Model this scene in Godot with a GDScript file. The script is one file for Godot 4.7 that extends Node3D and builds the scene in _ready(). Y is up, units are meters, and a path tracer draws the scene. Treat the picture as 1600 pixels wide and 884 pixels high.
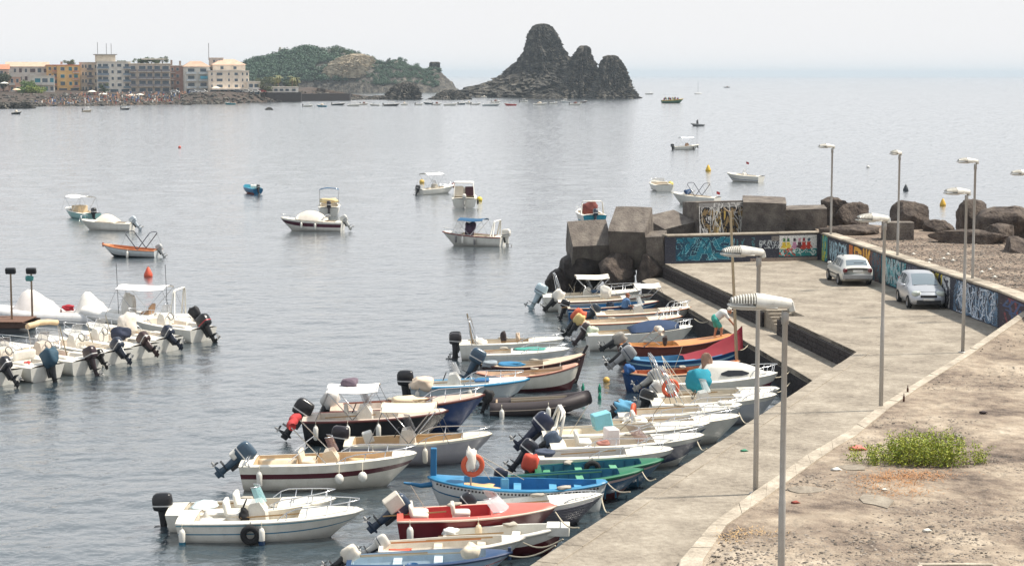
extends Node3D
# A small harbour below a viewpoint: quay with a kerbed road, moored boats, breakwater blocks, sea stacks and a town across the bay.
const EYE := 12.4        # metres of the lens above the water
const LENS := 3000.0     # focal length in photograph pixels (1600 x 884)
const ROAD := 1.8        # level of the quay road above the water
const LAND := 1.0        # level of the lower landing
const DECK := 3.36       # level of the breakwater platform behind the painted wall
var pitch := atan(325.0 / 3000.0)
var mats := {}
var taken := {}
var rng := RandomNumberGenerator.new()
var fnl := FastNoiseLite.new()

# ---------- places: a pixel is a direction, the distance comes from the level it touches
func ray(px, py):
	var up = Vector3(0, cos(pitch), -sin(pitch)); var fw = Vector3(0, -sin(pitch), -cos(pitch))
	return Vector3(px - 800.0, 0, 0) + up * (442.0 - py) + fw * LENS
func P(px, py, h = 0.0):
	var r = ray(px, py)
	return Vector3(0, EYE, 0) + r * ((h - EYE) / r.y)
func Q(px, py, dist):
	var r = ray(px, py)
	return Vector3(0, EYE, 0) + r * (dist / -r.z)

# ---------- nodes
func numbered(parent, called):
	var key = str(parent.get_instance_id()) + called
	var n = taken.get(key, 0); taken[key] = n + 1
	return called if n == 0 else "%s_%03d" % [called, n]
func thing(called, label, category, at = Vector3.ZERO, turn = 0.0, group = ""):
	var o = Node3D.new(); o.name = numbered(self, called); add_child(o)
	o.position = at; o.rotation.y = turn
	tag(o, label, category, group)
	return o
func tag(o, label, category, group = ""):
	o.set_meta("label", label); o.set_meta("category", category)
	if group: o.set_meta("group", group)
	return o
func put(mesh, called, m, parent = self):
	var o = MeshInstance3D.new(); o.mesh = mesh; o.name = numbered(parent, called); o.material_override = m
	parent.add_child(o)
	return o
func part(st, called, m, parent = self):
	st.generate_normals()
	return put(st.commit(), called, m, parent)
func struct_(o, label, category):
	o.set_meta("kind", "structure"); o.set_meta("label", label); o.set_meta("category", category)
	return o

# ---------- shapes
func nb(group = -1):
	var st = SurfaceTool.new(); st.begin(Mesh.PRIMITIVE_TRIANGLES)
	if group < 0: st.set_smooth_group(-1)
	else: st.set_smooth_group(group)
	return st
func t3(st, a, b, c):
	st.add_vertex(a); st.add_vertex(b); st.add_vertex(c)
func q4(st, a, b, c, d):
	t3(st, a, b, c); t3(st, a, c, d)
func out3(st, a, b, c, o):
	if (b - a).cross(c - a).dot((a + b + c) / 3.0 - o) > 0: t3(st, a, c, b)
	else: t3(st, a, b, c)
func out4(st, a, b, c, d, o):
	out3(st, a, b, c, o); out3(st, a, c, d, o)
func box(st, c, s, turn = Basis.IDENTITY, ch = 0.0):
	# a box with chamfered edges
	var h = s * 0.5; var v = {}
	if ch <= 0.0:
		for x in [-1, 1]:
			for y in [-1, 1]:
				for z in [-1, 1]: v[Vector3i(x, y, z)] = c + turn * Vector3(x * h.x, y * h.y, z * h.z)
		for a in 3:
			for sg in [-1, 1]:
				var k = []
				for m in [[-1, -1], [1, -1], [1, 1], [-1, 1]]:
					var i = Vector3i.ZERO; i[a] = sg; i[(a + 1) % 3] = m[0]; i[(a + 2) % 3] = m[1]; k.append(v[i])
				out4(st, k[0], k[1], k[2], k[3], c)
		return
	var f = func(i, a):
		var p = Vector3(i.x * (h.x - ch), i.y * (h.y - ch), i.z * (h.z - ch)); p[a] = i[a] * h[a]
		return c + turn * p
	for a in 3:
		for sg in [-1, 1]:
			var k = []
			for m in [[-1, -1], [1, -1], [1, 1], [-1, 1]]:
				var i = Vector3i.ZERO; i[a] = sg; i[(a + 1) % 3] = m[0]; i[(a + 2) % 3] = m[1]; k.append(f.call(i, a))
			out4(st, k[0], k[1], k[2], k[3], c)
	for a in 3:
		var b = (a + 1) % 3; var d = (a + 2) % 3
		for s1 in [-1, 1]:
			for s2 in [-1, 1]:
				var i = Vector3i.ZERO; i[a] = s1; i[b] = s2; i[d] = -1
				var j = i; j[d] = 1
				out4(st, f.call(i, a), f.call(j, a), f.call(j, b), f.call(i, b), c)
	for x in [-1, 1]:
		for y in [-1, 1]:
			for z in [-1, 1]:
				var i = Vector3i(x, y, z)
				out3(st, f.call(i, 0), f.call(i, 1), f.call(i, 2), c)
func sheet(st, rows, wrap = false, flip = false):
	for i in rows.size() - 1:
		var a = rows[i]; var b = rows[i + 1]; var n = a.size()
		for j in (n if wrap else n - 1):
			var k = (j + 1) % n
			if flip: q4(st, a[j], a[k], b[k], b[j])
			else: q4(st, a[j], b[j], b[k], a[k])
func fan(st, pts):
	var c = Vector3.ZERO
	for p in pts: c += p
	c /= pts.size()
	for i in pts.size(): t3(st, c, pts[i], pts[(i + 1) % pts.size()])
func tube(st, pts, r, sides = 6, r2 = -1.0):
	var rows = []
	for i in pts.size():
		var d = (pts[mini(i + 1, pts.size() - 1)] - pts[maxi(i - 1, 0)]).normalized()
		var u = d.cross(Vector3.UP if absf(d.y) < 0.9 else Vector3.RIGHT).normalized(); var w = u.cross(d)
		var rr = r if r2 < 0 else lerpf(r, r2, float(i) / (pts.size() - 1))
		var row = []
		for k in sides: row.append(pts[i] + (u * cos(TAU * k / sides) + w * sin(TAU * k / sides)) * rr)
		rows.append(row)
	sheet(st, rows, true)
	fan(st, rows[0]); fan(st, rows[-1])
func lathe(st, prof, xf = Transform3D.IDENTITY, seg = 12):
	var rows = []
	for p in prof:
		var row = []
		for k in seg: row.append(xf * Vector3(cos(TAU * k / seg) * p[0], p[1], sin(TAU * k / seg) * p[0]))
		rows.append(row)
	sheet(st, rows, true)
	if prof[0][0] > 0.001: fan(st, rows[0])
	if prof[-1][0] > 0.001: fan(st, rows[-1])
func sp(v, e):
	return signf(v) * pow(absf(v), e)
func blob(st, c, s, e = 0.6, turn = Basis.IDENTITY, lump = 0.0, seg = 12):
	# a rounded box to ball: s are the half sizes, e squares it off, lump dents it
	var rows = []; var nr = seg / 2 + 1
	for i in nr + 1:
		var a = -PI / 2 + PI * i / nr; var row = []
		for k in seg:
			var b = TAU * k / seg
			var v = Vector3(sp(cos(a), e) * sp(cos(b), e), sp(sin(a), e), sp(cos(a), e) * sp(sin(b), e))
			if lump > 0.0: v *= 1.0 + lump * fnl.get_noise_3dv((v * 1.4 + c * 3.0) * 60.0)
			row.append(c + turn * (v * s))
		rows.append(row)
	sheet(st, rows, true)
func ring(st, xf, rr, r, seg = 18, sides = 8):
	var rows = []
	for i in seg + 1:
		var a = TAU * i / seg; var row = []
		for k in sides:
			var b = TAU * k / sides
			row.append(xf * Vector3((rr + r * cos(b)) * cos(a), (rr + r * cos(b)) * sin(a), r * sin(b)))
		rows.append(row)
	sheet(st, rows, true)
func prism(st, poly, depth, xf = Transform3D.IDENTITY):
	# a polygon in x and y, pushed out along z by depth, centred
	var pk = PackedVector2Array(poly); var ids = Geometry2D.triangulate_polygon(pk)
	if Geometry2D.is_polygon_clockwise(pk) == false: pass
	for i in range(0, ids.size(), 3):
		for sg in [-1, 1]:
			var v = []
			for k in 3: v.append(xf * Vector3(pk[ids[i + k]].x, pk[ids[i + k]].y, sg * depth * 0.5))
			var inside = xf * Vector3(pk[ids[i]].x, pk[ids[i]].y, 0)
			out3(st, v[0], v[1], v[2], inside)
	var n = pk.size(); var cw = Geometry2D.is_polygon_clockwise(pk)
	for i in n:
		var a = pk[i]; var b = pk[(i + 1) % n]
		var v = [xf * Vector3(a.x, a.y, -depth * 0.5), xf * Vector3(b.x, b.y, -depth * 0.5), xf * Vector3(b.x, b.y, depth * 0.5), xf * Vector3(a.x, a.y, depth * 0.5)]
		if cw: q4(st, v[0], v[1], v[2], v[3])
		else: q4(st, v[3], v[2], v[1], v[0])
func V(x, y, z = 0.0): return Vector3(x, y, z)

# ---------- textures and materials
func layers(size, specs, ramp, gain = 1.7):
	# specs: [frequency, seed, octaves, weight]; ramp: colours from low to high. Gives an RGB image
	var acc = PackedFloat32Array(); acc.resize(size * size); var total = 0.0
	for s in specs:
		var n = FastNoiseLite.new(); n.noise_type = FastNoiseLite.TYPE_SIMPLEX_SMOOTH; n.frequency = s[0]; n.seed = s[1]; n.fractal_octaves = s[2]
		n.fractal_type = FastNoiseLite.FRACTAL_FBM if s[2] > 1 else FastNoiseLite.FRACTAL_NONE
		var d = n.get_seamless_image(size, size, false, false, 0.1, true).get_data()
		for i in acc.size(): acc[i] += d[i] * s[3]
		total += s[3]
	var lut = PackedByteArray()
	for i in 256:
		var f = i / 255.0 * (ramp.size() - 1); var k = mini(int(f), ramp.size() - 2)
		var c = ramp[k].lerp(ramp[k + 1], f - k); lut.append_array([int(c.r * 255), int(c.g * 255), int(c.b * 255)])
	var out = PackedByteArray(); out.resize(size * size * 3)
	for i in acc.size():
		var k = clampi(int((acc[i] / total - 127.5) * gain + 127.5), 0, 255) * 3
		out[i * 3] = lut[k]; out[i * 3 + 1] = lut[k + 1]; out[i * 3 + 2] = lut[k + 2]
	return Image.create_from_data(size, size, false, Image.FORMAT_RGB8, out)
func itex(img): return ImageTexture.create_from_image(img)
func bump_of(size, freq, sd, oct, strength, kind = FastNoiseLite.TYPE_SIMPLEX_SMOOTH):
	var n = FastNoiseLite.new(); n.noise_type = kind; n.frequency = freq; n.seed = sd; n.fractal_octaves = oct
	n.fractal_type = FastNoiseLite.FRACTAL_FBM if oct > 1 else FastNoiseLite.FRACTAL_NONE
	var im = n.get_seamless_image(size, size, false, false, 0.1, true)
	im.convert(Image.FORMAT_RGBA8); im.bump_map_to_normal_map(strength)
	return itex(im)
func C(r, g, b): return Color(r / 255.0, g / 255.0, b / 255.0)
func mat(called, col, rough = 0.5, metal = 0.0, extra = {}):
	if mats.has(called): return mats[called]
	var m = StandardMaterial3D.new(); m.resource_name = called; m.albedo_color = col; m.roughness = rough; m.metallic = metal; m.cull_mode = BaseMaterial3D.CULL_DISABLED
	for k in extra: m.set(k, extra[k])
	mats[called] = m
	return m
func tri(m, tex, scale, world = true, nrm = null, nscale = 1.0):
	m.albedo_texture = tex; m.uv1_triplanar = true; m.uv1_world_triplanar = world; m.uv1_scale = Vector3.ONE * scale
	if nrm: m.normal_enabled = true; m.normal_texture = nrm; m.normal_scale = nscale
	return m
func pm(col, rough = 0.35):
	# paint, gelcoat or plastic of one colour with a little uneven wear
	var key = "paint_" + col.to_html() + str(rough)
	if mats.has(key): return mats[key]
	var m = mat(key, col, rough)
	tri(m, wear_tex, 0.7, false)
	return m
var wear_tex
# ---------- boats. Own axes: bow towards +x, up y, z to the side that faces the viewer when the bow points right
func half_beam(d, t):
	var b = d.B * 0.5
	match d.form:
		"gozzo": return 0.0 if t <= 0.0 or t >= 1.0 else b * pow(maxf(0.0, sin(PI * (0.015 + 0.97 * t))), 0.62)
		"row":
			var st = d.get("stern", 0.72)
			return b * (lerpf(st, 1.0, sin(minf(t / 0.5, 1.0) * PI / 2)) if t < 0.5 else pow(maxf(0.0, cos((t - 0.5) / 0.5 * PI / 2)), 0.75))
		_:
			var st = d.get("stern", 0.86)
			return b * (lerpf(st, 1.0, sin(minf(t / 0.45, 1.0) * PI / 2)) if t < 0.45 else pow(maxf(0.0, cos((t - 0.45) / 0.55 * PI / 2)), 0.62))
func sheer(d, t):
	t = clampf(t, 0.0, 1.0)
	var s = d.fs + (d.fb - d.fs) * pow(t, 1.9)
	if d.form == "gozzo": s = lerpf(d.fs, d.fb, t) + (d.get("sag", 0.22)) * (pow(absf(2.0 * t - 1.0), 2.2) - 0.6)
	return s
func hull_at(d, t, v):
	var b = half_beam(d, t); var s = sheer(d, t)
	var k = -d.get("draft", 0.28)
	if d.form == "gozzo": k += 0.3 * pow(absf(2.0 * t - 1.0), 6.0)
	elif t > 0.6: k += (0.28 + 0.12) * pow((t - 0.6) / 0.4, 2.5)
	var g = 0.0
	if d.form == "gozzo" or d.form == "row":
		g = pow(sin(v * PI / 2), 0.62 + 0.5 * pow(t, 4.0))
	else:
		var bowish = smoothstep(0.45, 1.0, t)
		var plain = v / 0.34 * 0.84 if v < 0.34 else 0.84 + 0.16 * pow((v - 0.34) / 0.66, 0.9)
		g = lerpf(plain, pow(v, 1.15), bowish)
	var rake = d.get("rake", 0.16) * d.L
	var x = -d.L * 0.5 + d.L * t - rake * pow(1.0 - v, 1.2) * pow(t, 5.0)
	if d.form == "gozzo": x += 0.5 * rake * (1.0 - v) * pow(1.0 - t, 5.0)
	else: x += 0.06 * d.L * (1.0 - v) * pow(1.0 - t, 8.0) * 0.5
	return Vector3(x, lerpf(k, s, v), b * g)
func inner_z(d, t, y):
	# half width of the hull at height y above the spot that lies under sheer station t
	var tt = t; var v = 1.0
	for k in 3:
		var kb = hull_at(d, tt, 0.0).y; v = clampf((y - kb) / maxf(0.05, sheer(d, tt) - kb), 0.0, 1.0)
		tt = clampf(t + (hull_at(d, tt, 1.0).x - hull_at(d, tt, v).x) / d.L, 0.0, 1.0)
	return hull_at(d, tt, v).z
func skin(d, v0, v1, nv, t0 = 0.0, t1 = 1.0, off = 0.0, sides = [-1, 1]):
	var st = nb(0); var n = 22
	for sg in sides:
		var rows = []
		for i in n + 1:
			var t = lerpf(t0, t1, float(i) / n); var row = []
			for j in nv + 1:
				var p = hull_at(d, t, lerpf(v0, v1, float(j) / nv)); p.z = (p.z + off) * sg; row.append(p)
			rows.append(row)
		sheet(st, rows, false, sg < 0)
	return st
func make_boat(d):
	var o = thing(d.n, d.l, d.get("c", "boat"), d.at, deg_to_rad(d.turn), d.get("g", ""))
	o.rotation.z = deg_to_rad(d.get("trim", 0.6)); o.rotation.x = deg_to_rad(d.get("heel", 0.0))
	if d.form == "rib": return rib(o, d)
	var hullm = pm(d.hull, 0.3)
	var bands = d.get("bands", [])          # [v0, v1, colour, name]
	var at = 0.0
	for b in bands:
		if b[0] > at: part(skin(d, at, b[0], 4), "hull", hullm, o)
		part(skin(d, b[0], b[1], 2, 0.0, 1.0, 0.002), b[3] if b.size() > 3 else "stripe", pm(b[2], 0.35), o); at = b[1]
	if at < 1.0: part(skin(d, at, 1.0, 5), "hull", hullm, o)
	if d.form != "gozzo":
		var st = nb(); var ring_ = []
		for j in 9: ring_.append(hull_at(d, 0.0, j / 8.0))
		for j in range(8, -1, -1):
			var p = hull_at(d, 0.0, j / 8.0); p.z = -p.z; ring_.append(p)
		fan(st, ring_); part(st, "transom", hullm, o)
	if d.has("strakes"):
		for k in d.strakes:
			var v = 0.42 + 0.52 * k / d.strakes
			for sg in [-1, 1]:
				var st = nb(0); var pts = []
				for i in 15:
					var p = hull_at(d, i / 14.0, v); p.z = (p.z + 0.004) * sg; pts.append(p)
				tube(st, pts, 0.012, 4); part(st, "strake", hullm, o)
	# deck ring, cockpit
	var a = d.get("open", [0.05, 0.62]); var w = d.get("side", 0.16); var fl = d.get("floor", 0.12); var cam = d.get("camber", 0.06)
	var dm = pm(d.get("deck", d.hull), 0.45); var im = pm(d.get("inside", d.get("deck", d.hull)), 0.55)
	var dk = nb(0); var lin = nb(0); dk.set_smooth_group(1)
	var lip = func(t):
		var p = hull_at(d, t, 1.0); return [p, Vector3(p.x, p.y + 0.03, maxf(p.z - w, p.z * 0.35))]
	for seg in [[0.0, a[0], true], [a[0], a[1], false], [a[1], 1.0, true]]:
		if seg[1] - seg[0] < 0.004: continue
		for sg in [-1, 1]:
			var rows = []; var inner = []
			for i in 11:
				var t = lerpf(seg[0], seg[1], i / 10.0); var e = lip.call(t); var row = []
				var p = e[0]; var c = e[1]
				if seg[2]:
					for j in 5: row.append(Vector3(p.x, p.y + (0.03 + cam * sin(j / 4.0 * PI / 2)) * minf(1.0, j * 2.0) * minf(1.0, p.z * 4.0), p.z * (1 - j / 4.0) * sg))
				else:
					row = [Vector3(p.x, p.y, p.z * sg), Vector3(c.x, c.y, c.z * sg)]
					var lw = []
					for q in 5:
						var y = lerpf(c.y, fl, q / 4.0); var hz = inner_z(d, t, y) - 0.035
						lw.append(Vector3(c.x, y, maxf(0.0, minf(c.z - 0.012 * q, hz)) * sg))
					lw.append(Vector3(c.x, fl, 0.0)); inner.append(lw)
				rows.append(row)
			sheet(dk, rows, false, sg < 0)
			if not seg[2]:
				lin.set_smooth_group(-1); sheet(lin, inner, false, sg < 0)
				for e in [0, 10]:
					var c = inner[e][0]; var top = Vector3(c.x, c.y + cam, 0)
					for q in 4: q4(lin, inner[e][q], Vector3(c.x, lerpf(top.y, fl, q / 4.0), 0), Vector3(c.x, lerpf(top.y, fl, (q + 1) / 4.0), 0), inner[e][q + 1])
	part(dk, "deck", dm, o); part(lin, "cockpit", im, o)
	if d.has("rub"):
		for sg in [-1, 1]:
			var st = nb(0); var pts = []
			for i in 23:
				var p = hull_at(d, i / 22.0, 1.0); p.z = (p.z + 0.012) * sg; p.y -= 0.015; pts.append(p)
			tube(st, pts, d.get("rubr", 0.035), 6); part(st, "rub_rail", pm(d.rub, 0.5), o)
	for acc in d.get("acc", []): fit(o, d, acc)
	if -d.at.z < 125.0: clutter(o, d)
	return o
func clutter(o, d):
	# what lies about in an open boat: fuel can, bucket, coiled rope, folded cloth, oar
	var r = RandomNumberGenerator.new(); r.seed = hash(d.l); var fl = d.get("floor", 0.12); var a = d.get("open", [0.05, 0.62]); var st; var items = [0, 1, 2, 3, 4, 5]
	for k in 4:
		var it = items[r.randi_range(0, items.size() - 1)]; items.erase(it)
		var t = r.randf_range(a[0] + 0.06, a[1] - 0.06); var p = edge(d, t, 1); var z = (p.z - d.get("side", 0.16)) * r.randf_range(-0.65, 0.65); var at = Vector3(p.x, fl, z); var yaw = Basis(Vector3.UP, r.randf() * 6.0)
		match it:
			0: st = nb(); box(st, at + Vector3(0, 0.13, 0), Vector3(0.36, 0.24, 0.24), yaw, 0.03); var f = part(st, "fuel_can", pm(C(160, 40, 36), 0.5), o); st = nb(0); lathe(st, [[0.03, 0.25], [0.03, 0.3]], Transform3D(Basis.IDENTITY, at), 8); part(st, "cap", pm(C(40, 40, 42), 0.5), f)
			1: st = nb(0); lathe(st, [[0.0, 0.0], [0.1, 0.0], [0.14, 0.27], [0.13, 0.27], [0.095, 0.02], [0.0, 0.02]], Transform3D(Basis.IDENTITY, at), 12); part(st, "bucket", pm([C(40, 90, 140), C(200, 196, 190), C(50, 50, 54)][r.randi_range(0, 2)], 0.5), o)
			2:
				for q in 3: st = nb(0); ring(st, Transform3D(Basis(Vector3.RIGHT, PI / 2), at + Vector3(0, 0.02 + 0.025 * q, 0)), 0.16 - 0.02 * q, 0.018, 14, 5); part(st, "rope_coil", pm(C(196, 184, 156), 0.85), o)
			3: st = nb(0); blob(st, at + Vector3(0, 0.08, 0), Vector3(0.28, 0.09, 0.2), 0.8, yaw, 0.7, 14); part(st, "folded_cloth", pm([C(190, 186, 178), C(70, 84, 110), C(150, 116, 84)][r.randi_range(0, 2)], 0.9), o)
			4: st = nb(0); tube(st, [Vector3(p.x - 0.9, p.y + 0.02, z), Vector3(p.x + 0.8, p.y + 0.1, z * 0.7)], 0.02, 5); part(st, "boat_hook", pm(C(186, 150, 104), 0.6), o)
			5: st = nb(0); blob(st, Vector3(p.x, p.y + 0.05, -p.z * 0.9), Vector3(0.2, 0.05, 0.12), 0.8, yaw, 0.6); part(st, "rag", pm(C(176, 170, 160), 0.9), o)
	if d.get("g", "") == "boats moored bow to the quay":
		for k in (r.randi_range(0, 2) if d.form == "motor" else 0): # fishing rods and boat hooks propped up aft
			var p = edge(d, r.randf_range(0.08, 0.4), 1); var z = p.z * r.randf_range(-0.8, 0.8); st = nb(0); tube(st, [Vector3(p.x, p.y - 0.1, z), Vector3(p.x + r.randf_range(-0.7, 0.9), p.y + r.randf_range(0.6, 1.3), z + r.randf_range(-0.2, 0.2))], 0.009, 4); part(st, "rod", pm([C(214, 208, 196), C(120, 104, 84), C(60, 60, 64)][r.randi_range(0, 2)], 0.6), o)
func rib(o, d):
	# inflatable: a tube swept round the sides to a raised bow, a hard floor between
	var r = d.get("tube", 0.24); var tm = pm(d.hull, 0.55)
	for sg in [-1, 1]:
		var st = nb(0); var pts = []
		for i in 17:
			var t = i / 16.0; var p = Vector3(-d.L * 0.5 + (d.L - r) * t, 0.22 + 0.34 * pow(t, 3.0), (d.B * 0.5 - r) * sg)
			if t > 0.6: p.z = (d.B * 0.5 - r) * cos((t - 0.6) / 0.4 * PI / 2) * sg
			pts.append(p)
		tube(st, pts, r, 12); part(st, "tube", tm, o)
		st = nb(0); var lo = []
		for p in pts: lo.append(p + Vector3(0, 0, sg * r * 0.98))
		tube(st, lo, 0.022, 5); part(st, "rub_strake", pm(d.get("rub", d.hull), 0.6), o)
	var f = nb(0); var rows = []
	for i in 9:
		var t = i / 8.0; var z = (d.B * 0.5 - r) * (1.0 if t < 0.6 else cos((t - 0.6) / 0.4 * PI / 2 * 0.95)); var x = -d.L * 0.5 + 0.15 + (d.L - r * 2) * t
		rows.append([Vector3(x, 0.2 + 0.3 * pow(t, 3.0), z), Vector3(x, 0.12 + 0.3 * pow(t, 3.0), 0), Vector3(x, 0.2 + 0.3 * pow(t, 3.0), -z)])
	sheet(f, rows); part(f, "floor", pm(d.get("inside", d.hull), 0.6), o)
	var k = nb(0); rows = []
	for i in 9:
		var t = i / 8.0; var z = (d.B * 0.5 - r * 1.2) * (1.0 if t < 0.5 else cos((t - 0.5) / 0.5 * PI / 2)); var x = -d.L * 0.5 + 0.05 + (d.L - r * 2) * t
		rows.append([Vector3(x, 0.15 + 0.3 * pow(t, 3.0), z), Vector3(x, -0.25 + 0.5 * pow(t, 4.0), 0), Vector3(x, 0.15 + 0.3 * pow(t, 3.0), -z)])
	sheet(k, rows); part(k, "keel", pm(d.get("keel", d.hull), 0.4), o)
	var tr = nb(); box(tr, Vector3(-d.L * 0.5 + 0.25, 0.22, 0), Vector3(0.07, 0.45, d.B - 2 * r), Basis.IDENTITY, 0.01); part(tr, "transom", pm(d.get("inside", d.hull), 0.5), o)
	for acc in d.get("acc", []): fit(o, d, acc)
	return o
func edge(d, t, sg):
	if d.form == "rib":
		var z = (d.B * 0.5) * (1.0 if t < 0.6 else cos((t - 0.6) / 0.4 * PI / 2))
		return Vector3(-d.L * 0.5 + (d.L - 0.2) * t, 0.42 + 0.34 * pow(t, 3.0), z * sg)
	var p = hull_at(d, t, 1.0); p.z *= sg
	return p
func hollow(o, called): # a part that only holds sub-parts
	var n = Node3D.new(); n.name = numbered(o, called); o.add_child(n)
	return n
func outboard(o, d, col, tilt, size, z = 0.0, cover = null):
	var e = hollow(o, "outboard_motor"); var top = sheer(d, 0.0) if d.form != "rib" else 0.45
	e.position = Vector3(-d.L * 0.5 - 0.02, top - 0.06, z); e.rotation.z = deg_to_rad(-tilt); e.scale = Vector3.ONE * size * 0.86
	var m = pm(col, 0.28); var dark = pm(C(34, 36, 40), 0.45); var st = nb(0)
	if cover != null:
		blob(st, Vector3(-0.2, 0.34, 0), Vector3(0.33, 0.36, 0.25), 0.6, Basis(Vector3.BACK, 0.1), 0.35, 16); part(st, "cover", pm(cover, 0.75), e)
	else:
		var rows = []
		for r in [[0.0, 0.02, 0.2, 0.15], [0.03, 0.0, 0.3, 0.19], [0.12, -0.01, 0.33, 0.2], [0.3, -0.02, 0.34, 0.205], [0.44, -0.03, 0.33, 0.2], [0.54, -0.02, 0.3, 0.18], [0.6, 0.0, 0.24, 0.14], [0.62, 0.02, 0.12, 0.07], [0.622, 0.02, 0.0, 0.0]]:
			var row = []
			for k in 16:
				var b = TAU * k / 16; row.append(Vector3(-0.2 + r[1] + sp(cos(b), 0.38) * r[2], r[0] + 0.02, sp(sin(b), 0.38) * r[3]))
			rows.append(row)
		sheet(st, rows, true); part(st, "cowl", m, e)
		st = nb(0); var band = []
		for y in [0.19, 0.235]:
			var row = []
			for k in 16:
				var b = TAU * k / 16; row.append(Vector3(-0.215 + sp(cos(b), 0.38) * 0.336, y, sp(sin(b), 0.38) * 0.207))
			band.append(row)
		sheet(st, band, true); part(st, "trim_band", pm(d.trimcol if d.has("trimcol") else (C(205, 205, 205) if col.get_luminance() < 0.5 else C(60, 70, 85)), 0.4), e)
	st = nb(0)
	var rows2 = []
	for r in [[0.06, 0.2, 0.13], [-0.2, 0.15, 0.1], [-0.55, 0.11, 0.06], [-0.78, 0.13, 0.045], [-0.95, 0.12, 0.02]]:
		var row = []
		for k in 12:
			var b = TAU * k / 12; row.append(Vector3(-0.2 + cos(b) * r[1], r[0], sin(b) * r[2]))
		rows2.append(row)
	sheet(st, rows2, true); part(st, "leg", m if cover == null else dark, e)
	st = nb(0); blob(st, Vector3(-0.24, -0.78, 0), Vector3(0.26, 0.065, 0.065), 1.0); part(st, "gearcase", dark if cover else m, e)
	st = nb(); box(st, Vector3(-0.3, -0.52, 0), Vector3(0.42, 0.02, 0.24), Basis.IDENTITY, 0.006); part(st, "anti_ventilation_plate", dark, e)
	st = nb(); box(st, Vector3(-0.03, -0.16, 0), Vector3(0.12, 0.5, 0.22), Basis.IDENTITY, 0.015); part(st, "bracket", dark, e)
	st = nb(0); lathe(st, [[0.0, -0.14], [0.04, -0.1], [0.05, 0.06]], Transform3D(Basis(Vector3.BACK, -PI / 2), Vector3(-0.54, -0.78, 0)), 8)
	for k in 3:
		var bl = Basis(Vector3.RIGHT, TAU * k / 3); q4(st, Vector3(-0.52, -0.78, 0) + bl * Vector3(0.03, 0.04, -0.03), Vector3(-0.52, -0.78, 0) + bl * Vector3(0.03, 0.16, -0.08), Vector3(-0.52, -0.78, 0) + bl * Vector3(-0.04, 0.17, 0.05), Vector3(-0.52, -0.78, 0) + bl * Vector3(-0.03, 0.04, 0.04))
	part(st, "propeller", pm(C(150, 150, 150), 0.35), e)
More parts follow.
